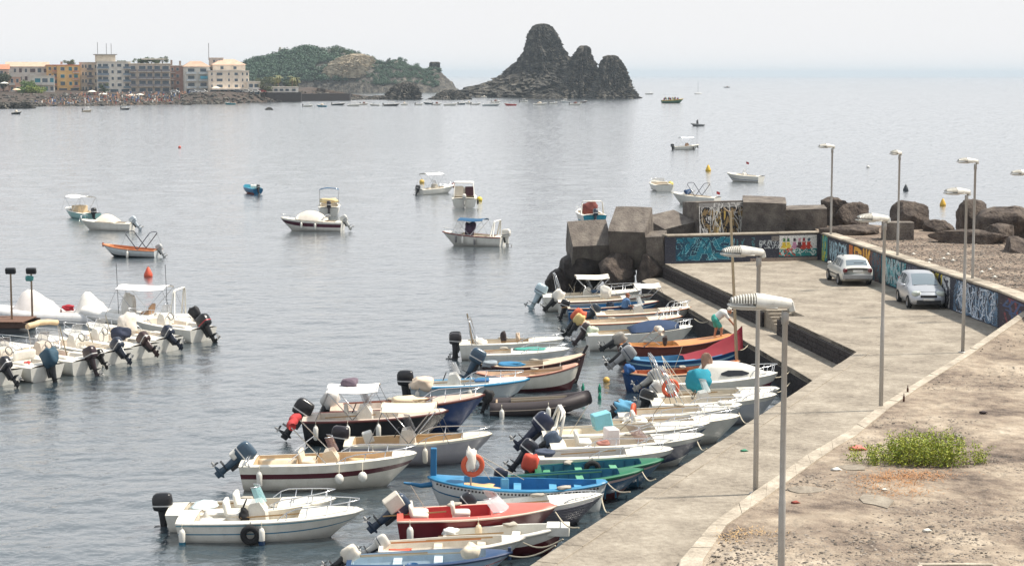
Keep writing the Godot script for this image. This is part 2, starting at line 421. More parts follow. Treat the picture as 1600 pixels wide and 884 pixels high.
func fit(o, d, a):
	var L = d.L; var st; var fl = d.get("floor", 0.12)
	var steel = mat("steel_tube", C(200, 202, 205), 0.22, 0.85); var white = pm(C(228, 226, 220), 0.4)
	match a[0]:
		"engine": outboard(o, d, a[1], a[2], a[3] if a.size() > 3 else 1.0, a[4] if a.size() > 4 else 0.0)
		"bagged": outboard(o, d, C(40, 42, 48), a[2], a[3] if a.size() > 3 else 1.0, a[4] if a.size() > 4 else 0.0, a[1])
		"fender": # t, side, colour, drop
			var p = edge(d, a[1], a[2]); var c = a[3] if a.size() > 3 else C(226, 224, 218)
			st = nb(0); lathe(st, [[0.0, -0.27], [0.05, -0.26], [0.085, -0.2], [0.09, 0.12], [0.06, 0.2], [0.025, 0.22], [0.02, 0.27]], Transform3D(Basis.IDENTITY, p + Vector3(0, -0.34, 0.1 * a[2])), 10)
			var f = part(st, "fender", pm(c, 0.4), o)
			st = nb(0); tube(st, [p + Vector3(0, 0.04, 0), p + Vector3(0, -0.02, 0.07 * a[2]), p + Vector3(0, -0.1, 0.1 * a[2])], 0.01, 4); part(st, "lanyard", pm(C(190, 185, 170), 0.8), f)
			if a.size() > 4: st = nb(0); lathe(st, [[0.0, -0.285], [0.055, -0.275], [0.092, -0.2], [0.094, -0.12]], Transform3D(Basis.IDENTITY, p + Vector3(0, -0.34, 0.1 * a[2])), 10); part(st, "fender_end", pm(a[4], 0.4), f)
		"ball": # t, side
			var p = edge(d, a[1], a[2]); st = nb(0); blob(st, p + Vector3(0, -0.42, 0.12 * a[2]), Vector3(0.14, 0.16, 0.14), 1.0); var f = part(st, "ball_fender", white, o)
			st = nb(0); tube(st, [p, p + Vector3(0, -0.28, 0.12 * a[2])], 0.01, 4); part(st, "lanyard", pm(C(190, 185, 170), 0.8), f)
		"tyre":
			var p = edge(d, a[1], a[2]) + Vector3(0, -0.3, 0.1 * a[2]); st = nb(0); ring(st, Transform3D(Basis.IDENTITY, p), 0.19, 0.085, 20, 8); var f = part(st, "tyre_fender", pm(C(30, 30, 32), 0.85), o)
			st = nb(0); tube(st, [p + Vector3(0, 0.1, 0), p + Vector3(0, 0.34, -0.08 * a[2])], 0.012, 4); part(st, "lanyard", pm(C(190, 185, 170), 0.8), f)
		"console": # x fraction, colour, screen colour
			var x = -L * 0.5 + L * a[1]; var g = hollow(o, "console"); st = nb()
			prism(st, [Vector2(-0.28, fl), Vector2(0.3, fl), Vector2(0.26, fl + 0.6), Vector2(0.1, fl + 0.86), Vector2(-0.16, fl + 0.8), Vector2(-0.22, fl + 0.62)], 0.62, Transform3D(Basis.IDENTITY, Vector3(x, 0, a[4] if a.size() > 4 else 0.0)))
			part(st, "pedestal", pm(a[2], 0.35), g)
			var zc = a[4] if a.size() > 4 else 0.0
			st = nb(); var y0 = fl + 0.82
			for k in 6:
				var b0 = -1.2 + 2.4 * k / 6.0; var b1 = -1.2 + 2.4 * (k + 1) / 6.0
				var lo = [Vector3(x - 0.12 + 0.4 * cos(b0), y0, zc + 0.33 * sin(b0)), Vector3(x - 0.12 + 0.4 * cos(b1), y0, zc + 0.33 * sin(b1))]
				var hi = [Vector3(x - 0.24 + 0.34 * cos(b0), y0 + 0.42, zc + 0.3 * sin(b0)), Vector3(x - 0.24 + 0.34 * cos(b1), y0 + 0.42, zc + 0.3 * sin(b1))]
				q4(st, lo[0], lo[1], hi[1], hi[0])
			part(st, "windscreen", mat("screen_" + a[3].to_html(), Color(a[3], 0.45), 0.05, 0.0, {"transparency": 1}), g)
			st = nb(0); var rim = []
			for k in 7:
				var b0 = -1.2 + 2.4 * k / 6.0; rim.append(Vector3(x - 0.24 + 0.34 * cos(b0), y0 + 0.42, zc + 0.3 * sin(b0)))
			tube(st, rim, 0.014, 5); part(st, "grab_rail", steel, g)
			st = nb(0); ring(st, Transform3D(Basis(Vector3.UP, PI / 2) * Basis(Vector3.RIGHT, 0.4), Vector3(x - 0.34, fl + 0.72, zc)), 0.17, 0.018, 16, 5); part(st, "steering_wheel", pm(C(35, 35, 38), 0.5), g)
		"seat": # x fraction, colour, width, back height
			var x = -L * 0.5 + L * a[1]; var w = a[3] if a.size() > 3 else 0.6; var g = hollow(o, "seat")
			st = nb(0); blob(st, Vector3(x, fl + 0.24, 0), Vector3(0.24, 0.24, w * 0.5), 0.3); part(st, "base", white, g)
			st = nb(0); blob(st, Vector3(x, fl + 0.5, 0), Vector3(0.25, 0.07, w * 0.5), 0.4); part(st, "cushion", pm(a[2], 0.6), g)
			if a.size() > 4: st = nb(0); blob(st, Vector3(x - 0.22, fl + 0.5 + a[4] * 0.5, 0), Vector3(0.06, a[4] * 0.5 + 0.05, w * 0.5), 0.4, Basis(Vector3.BACK, 0.15)); part(st, "backrest", pm(a[2], 0.6), g)
		"bench": # cushions round the stern or the bow: t0, t1, colour
			for sg in [-1, 1]:
				st = nb(0); var rows = []
				for i in 7:
					var t = lerpf(a[1], a[2], i / 6.0); var p = edge(d, t, sg); var y = fl + 0.34; var z = maxf(0.03, minf(absf(p.z) - d.get("side", 0.16), inner_z(d, t, y - 0.1) - 0.05))
					rows.append([Vector3(p.x, y, z * sg), Vector3(p.x, y + 0.1, (z - 0.02) * sg), Vector3(p.x, y + 0.1, maxf(0.0, z - 0.4) * sg), Vector3(p.x, fl, maxf(0.0, z - 0.42) * sg)])
				sheet(st, rows); fan(st, rows[0]); fan(st, rows[-1]); part(st, "cushion", pm(a[3], 0.6), o)
		"thwart": # t, colour
			var p = edge(d, a[1], 1); st = nb(); box(st, Vector3(p.x, p.y - 0.14, 0), Vector3(0.22, 0.035, 2.0 * (p.z - 0.05)), Basis.IDENTITY, 0.008); part(st, "thwart", pm(a[2], 0.55), o)
		"ribs": # inner frames: colour, count
			for k in a[2]:
				var t = lerpf(d.open[0] + 0.03, d.open[1] - 0.03, k / float(a[2] - 1))
				for sg in [-1, 1]:
					var p = edge(d, t, sg); var z = maxf(absf(p.z) - d.side, absf(p.z) * 0.35); st = nb()
					box(st, Vector3(p.x, (p.y + fl) * 0.5, (z - 0.045) * sg), Vector3(0.04, p.y - fl, 0.03)); part(st, "rib", pm(a[1], 0.6), o)
		"floorboards": # colour, count
			var w = d.B * 0.62 / a[2]; var t0 = d.open[0] + 0.08; var t1 = d.open[1] - 0.1
			for k in a[2]:
				st = nb(); box(st, Vector3(-L * 0.5 + L * (t0 + t1) * 0.5, fl + 0.02, (k - (a[2] - 1) * 0.5) * w), Vector3(L * (t1 - t0), 0.025, w - 0.015), Basis.IDENTITY, 0.004); part(st, "floorboard", pm(a[1], 0.65), o)
		"rail": # t0, t1, height: bow rail on both sides joined at the stem
			var g = hollow(o, "bow_rail"); var h = a[3]; var top = []
			var nn = 8
			for k in nn + 1:
				var t = lerpf(a[1], minf(a[2], 0.995), k / float(nn)); var e = edge(d, t, 1); e.z = maxf(0.0, e.z - 0.06); e.y += h * (sin(minf(1.0, k / 2.0) * PI / 2)) + 0.03; top.append(e)
			var all = top.duplicate()
			for k in range(nn, -1, -1): all.append(Vector3(top[k].x, top[k].y, -top[k].z))
			st = nb(0); tube(st, all, 0.016, 5); part(st, "top_rail", steel, g)
			for k in range(1, nn + 1, 2):
				for sg in [-1, 1]:
					var q = Vector3(top[k].x, top[k].y, top[k].z * sg); st = nb(0); tube(st, [q, Vector3(q.x - 0.05, q.y - h - 0.03, q.z)], 0.013, 5); part(st, "stanchion", steel, g)
		"bimini": # x0, x1 fractions, height above deck, colour or null, droop
			var g = hollow(o, "bimini"); var x0 = -L * 0.5 + L * a[1]; var x1 = -L * 0.5 + L * a[2]; var w = d.B * 0.42; var y = sheer(d, 0.4) + a[3] if d.form != "rib" else 0.45 + a[3]
			var foot = (x0 + x1) * 0.5; var yf = (sheer(d, 0.4) if d.form != "rib" else 0.45)
			for x in [x0, x1]:
				st = nb(0); tube(st, [Vector3(foot, yf, w), Vector3(x, y - 0.1, w), Vector3(x, y, w * 0.75), Vector3(x, y + 0.04, 0), Vector3(x, y, -w * 0.75), Vector3(x, y - 0.1, -w), Vector3(foot, yf, -w)], 0.018 if a[4] != null else 0.032, 5); part(st, "bow_frame", steel if a[4] != null else pm(C(52, 58, 72), 0.5), g)
			for sg in [-1, 1]:
				st = nb(0); tube(st, [Vector3(x0 + 0.02, y - 0.12, w * sg), Vector3(foot - (x1 - x0) * 0.75, yf, w * sg)], 0.008, 4); tube(st, [Vector3(x1 - 0.02, y - 0.12, w * sg), Vector3(foot + (x1 - x0) * 0.75, yf, w * sg)], 0.008, 4); part(st, "stay", pm(C(60, 60, 62), 0.7), g)
			if a[4] != null:
				st = nb(0); var rows = []
				for i in 9:
					var u = i / 8.0; var row = []
					for j in 9:
						var b = j / 8.0 * 2.0 - 1.0
						row.append(Vector3(lerpf(x0 - 0.03, x1 + 0.03, u), y + 0.05 - 0.14 * pow(absf(b), 2.6) - 0.05 * sin(u * PI) + 0.012 * sin(u * 9.0 + b * 5.0), b * (w + 0.02)))
					rows.append(row)
				sheet(st, rows)
				var under = []
				for r in rows:
					var q = []
					for p in r: q.append(p + Vector3(0, -0.012, 0))
					under.append(q)
				sheet(st, under, false, true)
				part(st, "canopy", mat("canvas_" + a[4].to_html(), a[4], 0.85, 0.0, {"backlight": Color(0.25, 0.25, 0.25)}), g)
		"folded": # a folded sun roof: a roll on two poles leaning aft: foot x, roll x, height, colour
			var g = hollow(o, "folded_sunroof"); var xf = -L * 0.5 + L * a[1]; var xr = -L * 0.5 + L * a[2]; var w = d.B * 0.42; var yf = sheer(d, 0.4)
			for sg in [-1, 1]:
				st = nb(0); tube(st, [Vector3(xf, yf, w * sg), Vector3(xr, yf + a[3], w * sg)], 0.02, 5); tube(st, [Vector3(lerpf(xf, xr, 0.5), yf + a[3] * 0.5, w * sg), Vector3(xr - 0.1, yf + 0.1, w * sg)], 0.016, 5); part(st, "pole", steel, g)
			st = nb(0); var pts = []
			for i in 11: pts.append(Vector3(xr + 0.05 * sin(i * 2.0), yf + a[3] + 0.1 * sin(PI * i / 10.0), lerpf(-w, w, i / 10.0)))
			tube(st, pts, 0.12, 10); part(st, "canvas_roll", pm(a[4], 0.8), g)
		"arch": # x fraction, height, lean
			var g = hollow(o, "arch"); var x = -L * 0.5 + L * a[1]; var w = d.B * 0.44; var y0 = sheer(d, a[1]) if d.form != "rib" else 0.45
			for dx in [0.0, 0.22]:
				st = nb(0); tube(st, [Vector3(x + dx, y0, w), Vector3(x + dx * 0.3 + a[3], y0 + a[2] - 0.08, w * 0.9), Vector3(x + dx * 0.3 + a[3] * 1.05, y0 + a[2], w * 0.75), Vector3(x + dx * 0.3 + a[3] * 1.05, y0 + a[2], -w * 0.75), Vector3(x + dx * 0.3 + a[3], y0 + a[2] - 0.08, -w * 0.9), Vector3(x + dx, y0, -w)], a[4] if a.size() > 4 else 0.022, 6); part(st, "arch_tube", white if a.size() > 4 else steel, g)
		"cover": # canvas tent over part of the boat: t0, t1, ridge height, colour
			st = nb(0); var rows = []
			for i in 9:
				var u = i / 8.0; var t = lerpf(a[1], a[2], u); var e = edge(d, t, 1); var hh = a[3] * pow(sin(PI * clampf(0.08 + 0.84 * u, 0, 1)), 0.6); var row = []
				for j in 9:
					var b = j / 8.0 * 2.0 - 1.0; row.append(Vector3(e.x, e.y + 0.05 + hh * pow(1.0 - absf(b), 0.55) + 0.015 * fnl.get_noise_2d(e.x * 160.0, b * 90.0), b * e.z * 0.96))
				rows.append(row)
			sheet(st, rows); fan(st, rows[0]); fan(st, rows[-1]); part(st, "canvas_cover", pm(a[4], 0.85), o)
		"bundle": # x fraction, z, half sizes, colour, height above deck
			st = nb(0); blob(st, Vector3(-L * 0.5 + L * a[1], (sheer(d, a[1]) if d.form != "rib" else 0.4) + a[5], a[2]), a[3], 0.75, Basis.IDENTITY, 0.5, 18); part(st, a[6] if a.size() > 6 else "canvas_bundle", pm(a[4], 0.85), o)
		"box":
			st = nb(); box(st, Vector3(-L * 0.5 + L * a[1], (sheer(d, a[1]) if d.form != "rib" else 0.4) + a[5], a[2]), a[3] * 2.0, Basis(Vector3.UP, 0.15) * Basis(Vector3.BACK, a[7] if a.size() > 7 else 0.0), 0.03); part(st, a[6] if a.size() > 6 else "cool_box", pm(a[4], 0.6), o)
		"buoy_ring":
			st = nb(0); ring(st, Transform3D(Basis(Vector3.UP, a[4] if a.size() > 4 else 0.3), Vector3(-L * 0.5 + L * a[1], sheer(d, a[1]) + a[3], a[2])), 0.27, 0.075, 20, 8); part(st, "life_ring", pm(C(205, 92, 60), 0.6), o)
		"mast": # x fraction, z, height, lean, radius
			st = nb(0); var b0 = Vector3(-L * 0.5 + L * a[1], fl, a[2]); tube(st, [b0, b0 + Vector3(a[4], a[3], 0)], a[5] if a.size() > 5 else 0.03, 8, (a[5] if a.size() > 5 else 0.03) * 0.7); part(st, "mast", pm(a[6] if a.size() > 6 else C(196, 184, 160), 0.6), o)
		"antenna":
			st = nb(0); var b0 = Vector3(-L * 0.5 + L * a[1], sheer(d, a[1]), a[2]); tube(st, [b0, b0 + Vector3(-0.15, a[3], 0)], 0.012, 4); part(st, "antenna", pm(C(60, 60, 64), 0.5), o)
		"cabin": # t0, t1, height, colour, window colour
			var g = hollow(o, "cabin"); st = nb(0); var rows = []
			for i in 9:
				var u = i / 8.0; var t = lerpf(a[1], a[2], u); var e = edge(d, t, 1); var z = e.z * 0.8; var hh = a[3] * (1.0 - pow(u, 3.0) * 0.85) * smoothstep(-0.05, 0.14, u + 0.02)
				rows.append([Vector3(e.x, e.y, z), Vector3(e.x - 0.02, e.y + hh * 0.8, z * 0.88), Vector3(e.x - 0.03, e.y + hh, z * 0.7), Vector3(e.x - 0.03, e.y + hh * 1.06, 0), Vector3(e.x - 0.03, e.y + hh, -z * 0.7), Vector3(e.x - 0.02, e.y + hh * 0.8, -z * 0.88), Vector3(e.x, e.y, -z)])
			sheet(st, rows); fan(st, rows[0]); part(st, "roof", pm(a[4], 0.35), g)
			for sg in [-1, 1]:
				st = nb(); var pts = []; var lo = []
				for k in 5:
					var t = lerpf(lerpf(a[1], a[2], 0.3), lerpf(a[1], a[2], 0.72), k / 4.0); var e = edge(d, t, 1); var u = (t - a[1]) / (a[2] - a[1]); var hh = a[3] * (1.0 - pow(u, 3.0) * 0.85); var z = e.z * 0.8
					pts.append(Vector3(e.x, e.y + hh * (0.66 if k % 4 else 0.5), (lerpf(z, z * 0.88, 0.82) + 0.012) * sg)); lo.append(Vector3(e.x, e.y + hh * (0.26 if k % 4 else 0.4), (lerpf(z, z * 0.88, 0.33) + 0.012) * sg))
				sheet(st, [lo, pts]); part(st, "window", mat("dark_glass", C(38, 42, 50), 0.08), g)
		"screen": # wrap-around windscreen at t, height, colour
			var g = hollow(o, "windscreen"); st = nb(); var lo = []; var hi = []; var e = edge(d, a[1], 1)
			for k in 9:
				var b = -1.35 + 2.7 * k / 8.0; lo.append(Vector3(e.x - 0.5 + 0.62 * cos(b), e.y + 0.06, e.z * 0.86 * sin(b))); hi.append(Vector3(e.x - 0.72 + 0.5 * cos(b), e.y + 0.06 + a[2], e.z * 0.78 * sin(b)))
			sheet(st, [lo, hi]); part(st, "pane", mat("screen_" + a[3].to_html(), Color(a[3], 0.5), 0.05, 0.0, {"transparency": 1}), g)
			st = nb(0); tube(st, hi, 0.015, 5); tube(st, lo, 0.015, 5); part(st, "frame", steel, g)
		"hardtop":
			var g = hollow(o, "hardtop"); var x0 = -L * 0.5 + L * a[1]; var x1 = -L * 0.5 + L * a[2]; var w = d.B * 0.4; var y = sheer(d, 0.4) + a[3]
			st = nb(0); blob(st, Vector3((x0 + x1) * 0.5, y, 0), Vector3((x1 - x0) * 0.5, 0.07, w), 0.35, Basis.IDENTITY, 0.0, 16); part(st, "roof", pm(a[4], 0.35), g)
			for sg in [-1, 1]:
				for x in [x0 + 0.15, x1 - 0.1]:
					st = nb(0); tube(st, [Vector3(x, y, w * 0.9 * sg), Vector3(x - 0.1 + (0.3 if x > x0 + 0.2 else 0.0), sheer(d, 0.4), w * sg)], 0.03, 6); part(st, "pillar", white, g)
		"stem": # raised stem post: t, height, radius, colour
			var e = edge(d, a[1], 0); st = nb(); box(st, Vector3(e.x, e.y + a[2] * 0.5 - 0.1, 0), Vector3(a[3] * 2, a[2] + 0.2, a[3] * 2.2), Basis(Vector3.BACK, -a[5] if a.size() > 5 else 0.0), 0.015); part(st, "stem_post", pm(a[4], 0.5), o)
		"poles": # long spars laid along the deck: count, colour
			for k in a[1]:
				st = nb(0); var z = (k - a[1] * 0.5 + 0.5) * 0.16; tube(st, [Vector3(-L * 0.42, sheer(d, 0.3) + 0.08 + 0.03 * k, z), Vector3(L * 0.2, sheer(d, 0.6) + 0.1, z * 0.5)], 0.022, 5); part(st, "spar", pm(a[2], 0.6), o)
		"lines": # rigging from a top point down to the deck: x, height, spread
			var top = Vector3(-L * 0.5 + L * a[1], fl + a[2], 0.0)
			for k in 3:
				st = nb(0); tube(st, [top, Vector3(top.x + a[3] * (0.35 + 0.33 * k), sheer(d, 0.5), d.B * 0.38)], 0.011, 4); part(st, "rope", pm(C(205, 198, 184), 0.8), o)
		"flag":
			st = nb(0); var b0 = Vector3(-L * 0.5 + L * a[1], sheer(d, a[1]), 0); tube(st, [b0, b0 + Vector3(0, a[2], 0)], 0.01, 4); var f = part(st, "flag_staff", steel, o)
			st = nb(0); var rows = []
			for i in 5: rows.append([b0 + Vector3(-0.09 * i, a[2] - 0.02 * i, 0.03 * sin(i * 1.5)), b0 + Vector3(-0.09 * i, a[2] - 0.26 - 0.02 * i, 0.03 * sin(i * 1.5 + 0.5))])
			sheet(st, rows); part(st, "flag", pm(a[3], 0.8), f)
		"poles2", "ram", "prongs", "tarp", "tent", "antenna2", "fbuoy": fit_more(o, d, a)
		"dots": # painted blocks along the sheer strake
			for sg in [-1, 1]:
				for k in 46:
					var t = 0.05 + 0.9 * k / 45.0; var p = hull_at(d, t, 0.9); st = nb(); box(st, Vector3(p.x, p.y, (p.z + 0.012) * sg), Vector3(0.055, 0.05, 0.012)); part(st, "painted_block", pm(C(48, 44, 50), 0.6), o)
# ---------- setting
func slab(st, poly, top, bottom):
	# poly: array of Vector2(x, z); a flat top and vertical sides
	var pk = PackedVector2Array(poly); var ids = Geometry2D.triangulate_polygon(pk)
	for i in range(0, ids.size(), 3):
		var a = pk[ids[i]]; var b = pk[ids[i + 1]]; var c = pk[ids[i + 2]]
		out3(st, Vector3(a.x, top, a.y), Vector3(b.x, top, b.y), Vector3(c.x, top, c.y), Vector3(a.x, top - 10, a.y))
	var cw = Geometry2D.is_polygon_clockwise(pk)
	for i in pk.size():
		var a = pk[i]; var b = pk[(i + 1) % pk.size()]
		var v = [Vector3(a.x, top, a.y), Vector3(b.x, top, b.y), Vector3(b.x, bottom, b.y), Vector3(a.x, bottom, a.y)]
		if cw: q4(st, v[0], v[1], v[2], v[3])
		else: q4(st, v[3], v[2], v[1], v[0])
func xz(v): return Vector2(v.x, v.z)
func make_sea():
	# one fan of water from the quay to the horizon, finely cut near by where single ripples show
	var dist = []; var z = 22.0
	while z < 15000.0:
		dist.append(z)
		z += 0.5 if z < 36 else (0.13 if z < 78 else (0.28 if z < 130 else (0.9 if z < 200 else (1.6 if z < 330 else z * 0.009))))
	dist.append(15000.0)
	var ang = []
	for k in range(-10, 11): ang.append(k / 10.0 * 0.95)
	for k in range(-260, 261): ang.append(k / 260.0 * 0.33)
	ang.sort()
	var cols = []
	for a in ang:
		if cols.is_empty() or a - cols[-1] > 1e-5: cols.append(a)
	var n1 = FastNoiseLite.new(); n1.frequency = 1.0; n1.seed = 4; n1.fractal_type = FastNoiseLite.FRACTAL_NONE; n1.noise_type = FastNoiseLite.TYPE_SIMPLEX_SMOOTH
	var nr = dist.size(); var nc = cols.size()
	var vs = PackedVector3Array(); vs.resize(nr * nc); var uvs = PackedVector2Array(); uvs.resize(nr * nc); var ns = PackedVector3Array(); ns.resize(nr * nc)
	for i in nr:
		var dd = dist[i]; var k1 = 1.0 - smoothstep(180.0, 420.0, dd); var k2 = 1.0 - smoothstep(90.0, 170.0, dd); var k3 = 1.0 - smoothstep(60.0, 95.0, dd)
		for j in nc:
			var x = dd * cols[j]; var y = 0.0
			if k1 > 0.0 and absf(cols[j]) < 0.36:
				y += 0.026 * k1 * n1.get_noise_2d(x * 0.16, dd * 0.3) * 1.4
				if k2 > 0.0: y += 0.022 * k2 * n1.get_noise_2d(x * 0.5 + 40.0, dd * 0.85)
				if k3 > 0.0: y += 0.007 * k3 * n1.get_noise_2d(x * 1.7 + 90.0, dd * 2.1)
			vs[i * nc + j] = Vector3(x, y, -dd); uvs[i * nc + j] = Vector2(x, -dd) / 26.0
	# waves too short for the mesh further out tilt its normals instead
	var chop = []
	for dd in dist: chop.append(0.042 * smoothstep(80.0, 240.0, dd))
	for i in nr:
		for j in nc:
			var a = vs[i * nc + maxi(j - 1, 0)]; var b = vs[i * nc + mini(j + 1, nc - 1)]; var c = vs[maxi(i - 1, 0) * nc + j]; var e = vs[mini(i + 1, nr - 1) * nc + j]
			var nn = (b - a).cross(e - c).normalized()
			if nn.y < 0.0: nn = -nn
			ns[i * nc + j] = (nn + chop[i] * Vector3(rng.randfn(), 0.0, rng.randfn())).normalized()
	var ix = PackedInt32Array(); ix.resize((nr - 1) * (nc - 1) * 6); var k = 0
	for i in nr - 1:
		for j in nc - 1:
			var p = i * nc + j
			ix[k] = p; ix[k + 1] = p + nc; ix[k + 2] = p + nc + 1; ix[k + 3] = p; ix[k + 4] = p + nc + 1; ix[k + 5] = p + 1; k += 6
	var arr = []; arr.resize(Mesh.ARRAY_MAX); arr[Mesh.ARRAY_VERTEX] = vs; arr[Mesh.ARRAY_NORMAL] = ns; arr[Mesh.ARRAY_TEX_UV] = uvs; arr[Mesh.ARRAY_INDEX] = ix
	var me = ArrayMesh.new(); me.add_surface_from_arrays(Mesh.PRIMITIVE_TRIANGLES, arr)
	var m = mat("sea_water", SEA_COL, 0.08); m.normal_enabled = true; m.normal_texture = bump_of(1024, 0.026, 9, 4, 8.0); m.normal_scale = 0.55; m.metallic_specular = 0.5; m.clearcoat_enabled = true; m.clearcoat = 1.0; m.clearcoat_roughness = 0.22
	me.surface_set_material(0, m)
	var o = MeshInstance3D.new(); o.mesh = me; o.name = "sea"; add_child(o); struct_(o, "calm rippled grey blue sea filling the bay", "sea")

var tx = {}
func make_textures():
	wear_tex = itex(layers(256, [[0.012, 3, 4, 1.0], [0.08, 5, 3, 0.7]], [C(205, 202, 196), C(238, 237, 233), C(250, 250, 248), C(255, 255, 255)], 0.9))
	tx.concrete = itex(layers(768, [[0.004, 11, 4, 1.0], [0.03, 12, 4, 0.8], [0.25, 13, 2, 0.9]], [C(120, 112, 102), C(164, 156, 145), C(182, 174, 162), C(200, 193, 181), C(224, 218, 206)]))
	tx.block = itex(layers(512, [[0.006, 21, 4, 1.0], [0.05, 22, 3, 0.6], [0.3, 23, 2, 0.6]], [C(84, 76, 72), C(122, 112, 105), C(146, 135, 125), C(168, 158, 146), C(190, 180, 166)]))
	tx.rock = itex(layers(512, [[0.008, 31, 5, 1.0], [0.07, 32, 3, 0.8]], [C(58, 50, 48), C(98, 86, 80), C(126, 112, 102), C(156, 142, 128), C(178, 164, 148)]))
	tx.basalt = itex(layers(512, [[0.014, 35, 5, 1.0], [0.06, 36, 4, 0.9]], [C(17, 17, 17), C(38, 37, 35), C(64, 62, 58), C(106, 101, 92), C(150, 141, 128)]))
	tx.dirt = itex(layers(1024, [[0.003, 41, 3, 1.6], [0.02, 42, 4, 0.9], [0.22, 43, 3, 1.1]], [C(70, 62, 58), C(118, 106, 97), C(152, 139, 126), C(174, 162, 147), C(196, 185, 169), C(218, 209, 195)]))
	tx.gravel = itex(layers(512, [[0.006, 51, 4, 0.8], [0.12, 52, 3, 1.2]], [C(74, 62, 55), C(118, 103, 92), C(146, 130, 116), C(172, 156, 140), C(200, 186, 168)]))
	tx.pale = itex(layers(512, [[0.012, 33, 5, 1.0], [0.07, 34, 3, 0.8]], [C(110, 100, 90), C(160, 150, 134), C(196, 186, 168), C(220, 211, 194)]))
	tx.plaster = itex(layers(256, [[0.015, 61, 4, 1.0], [0.1, 62, 2, 0.4]], [C(222, 218, 212), C(246, 244, 240), C(255, 255, 254)]))
	tx.n_fine = bump_of(512, 0.09, 71, 4, 3.0)
	tx.n_rough = bump_of(512, 0.03, 72, 5, 9.0)
	mat("quay_concrete", C(200, 196, 190), 0.9); tri(mats.quay_concrete, tx.concrete, 1.0 / 7.0, true, tx.n_fine, 0.5)
	mat("kerb_concrete", C(238, 234, 227), 0.9); tri(mats.kerb_concrete, tx.concrete, 1.0 / 4.0, true, tx.n_fine, 0.5)
	mat("dark_wall", C(74, 70, 78), 0.9); tri(mats.dark_wall, tx.block, 1.0 / 2.6, true, tx.n_rough, 0.5)
	mat("block_concrete", C(186, 186, 186), 0.92); tri(mats.block_concrete, tx.block, 1.0 / 3.0, true, tx.n_rough, 0.7)
	mat("boulder_rock", C(160, 158, 158), 0.95); tri(mats.boulder_rock, tx.rock, 1.0 / 3.0, true, tx.n_rough, 1.0)
	mat("wet_rock", C(92, 86, 86), 0.6); tri(mats.wet_rock, tx.rock, 1.0 / 2.0, true, tx.n_rough, 1.0)
	mat("dirt", C(216, 211, 205), 0.95); tri(mats.dirt, tx.dirt, 1.0 / 13.0, true, tx.n_rough, 0.7)
	mat("platform_gravel", C(206, 203, 200), 0.95); tri(mats.platform_gravel, tx.gravel, 1.0 / 8.0, true, tx.n_rough, 0.6)
	mat("stack_basalt", Color.WHITE, 0.95); tri(mats.stack_basalt, tx.basalt, 1.0 / 26.0, true, tx.n_rough, 1.0)
	mat("steel_grey", C(176, 174, 172), 0.5, 0.3); tri(mats.steel_grey, wear_tex, 1.2, true)
func along(a, b, s): return a + (b - a) * s
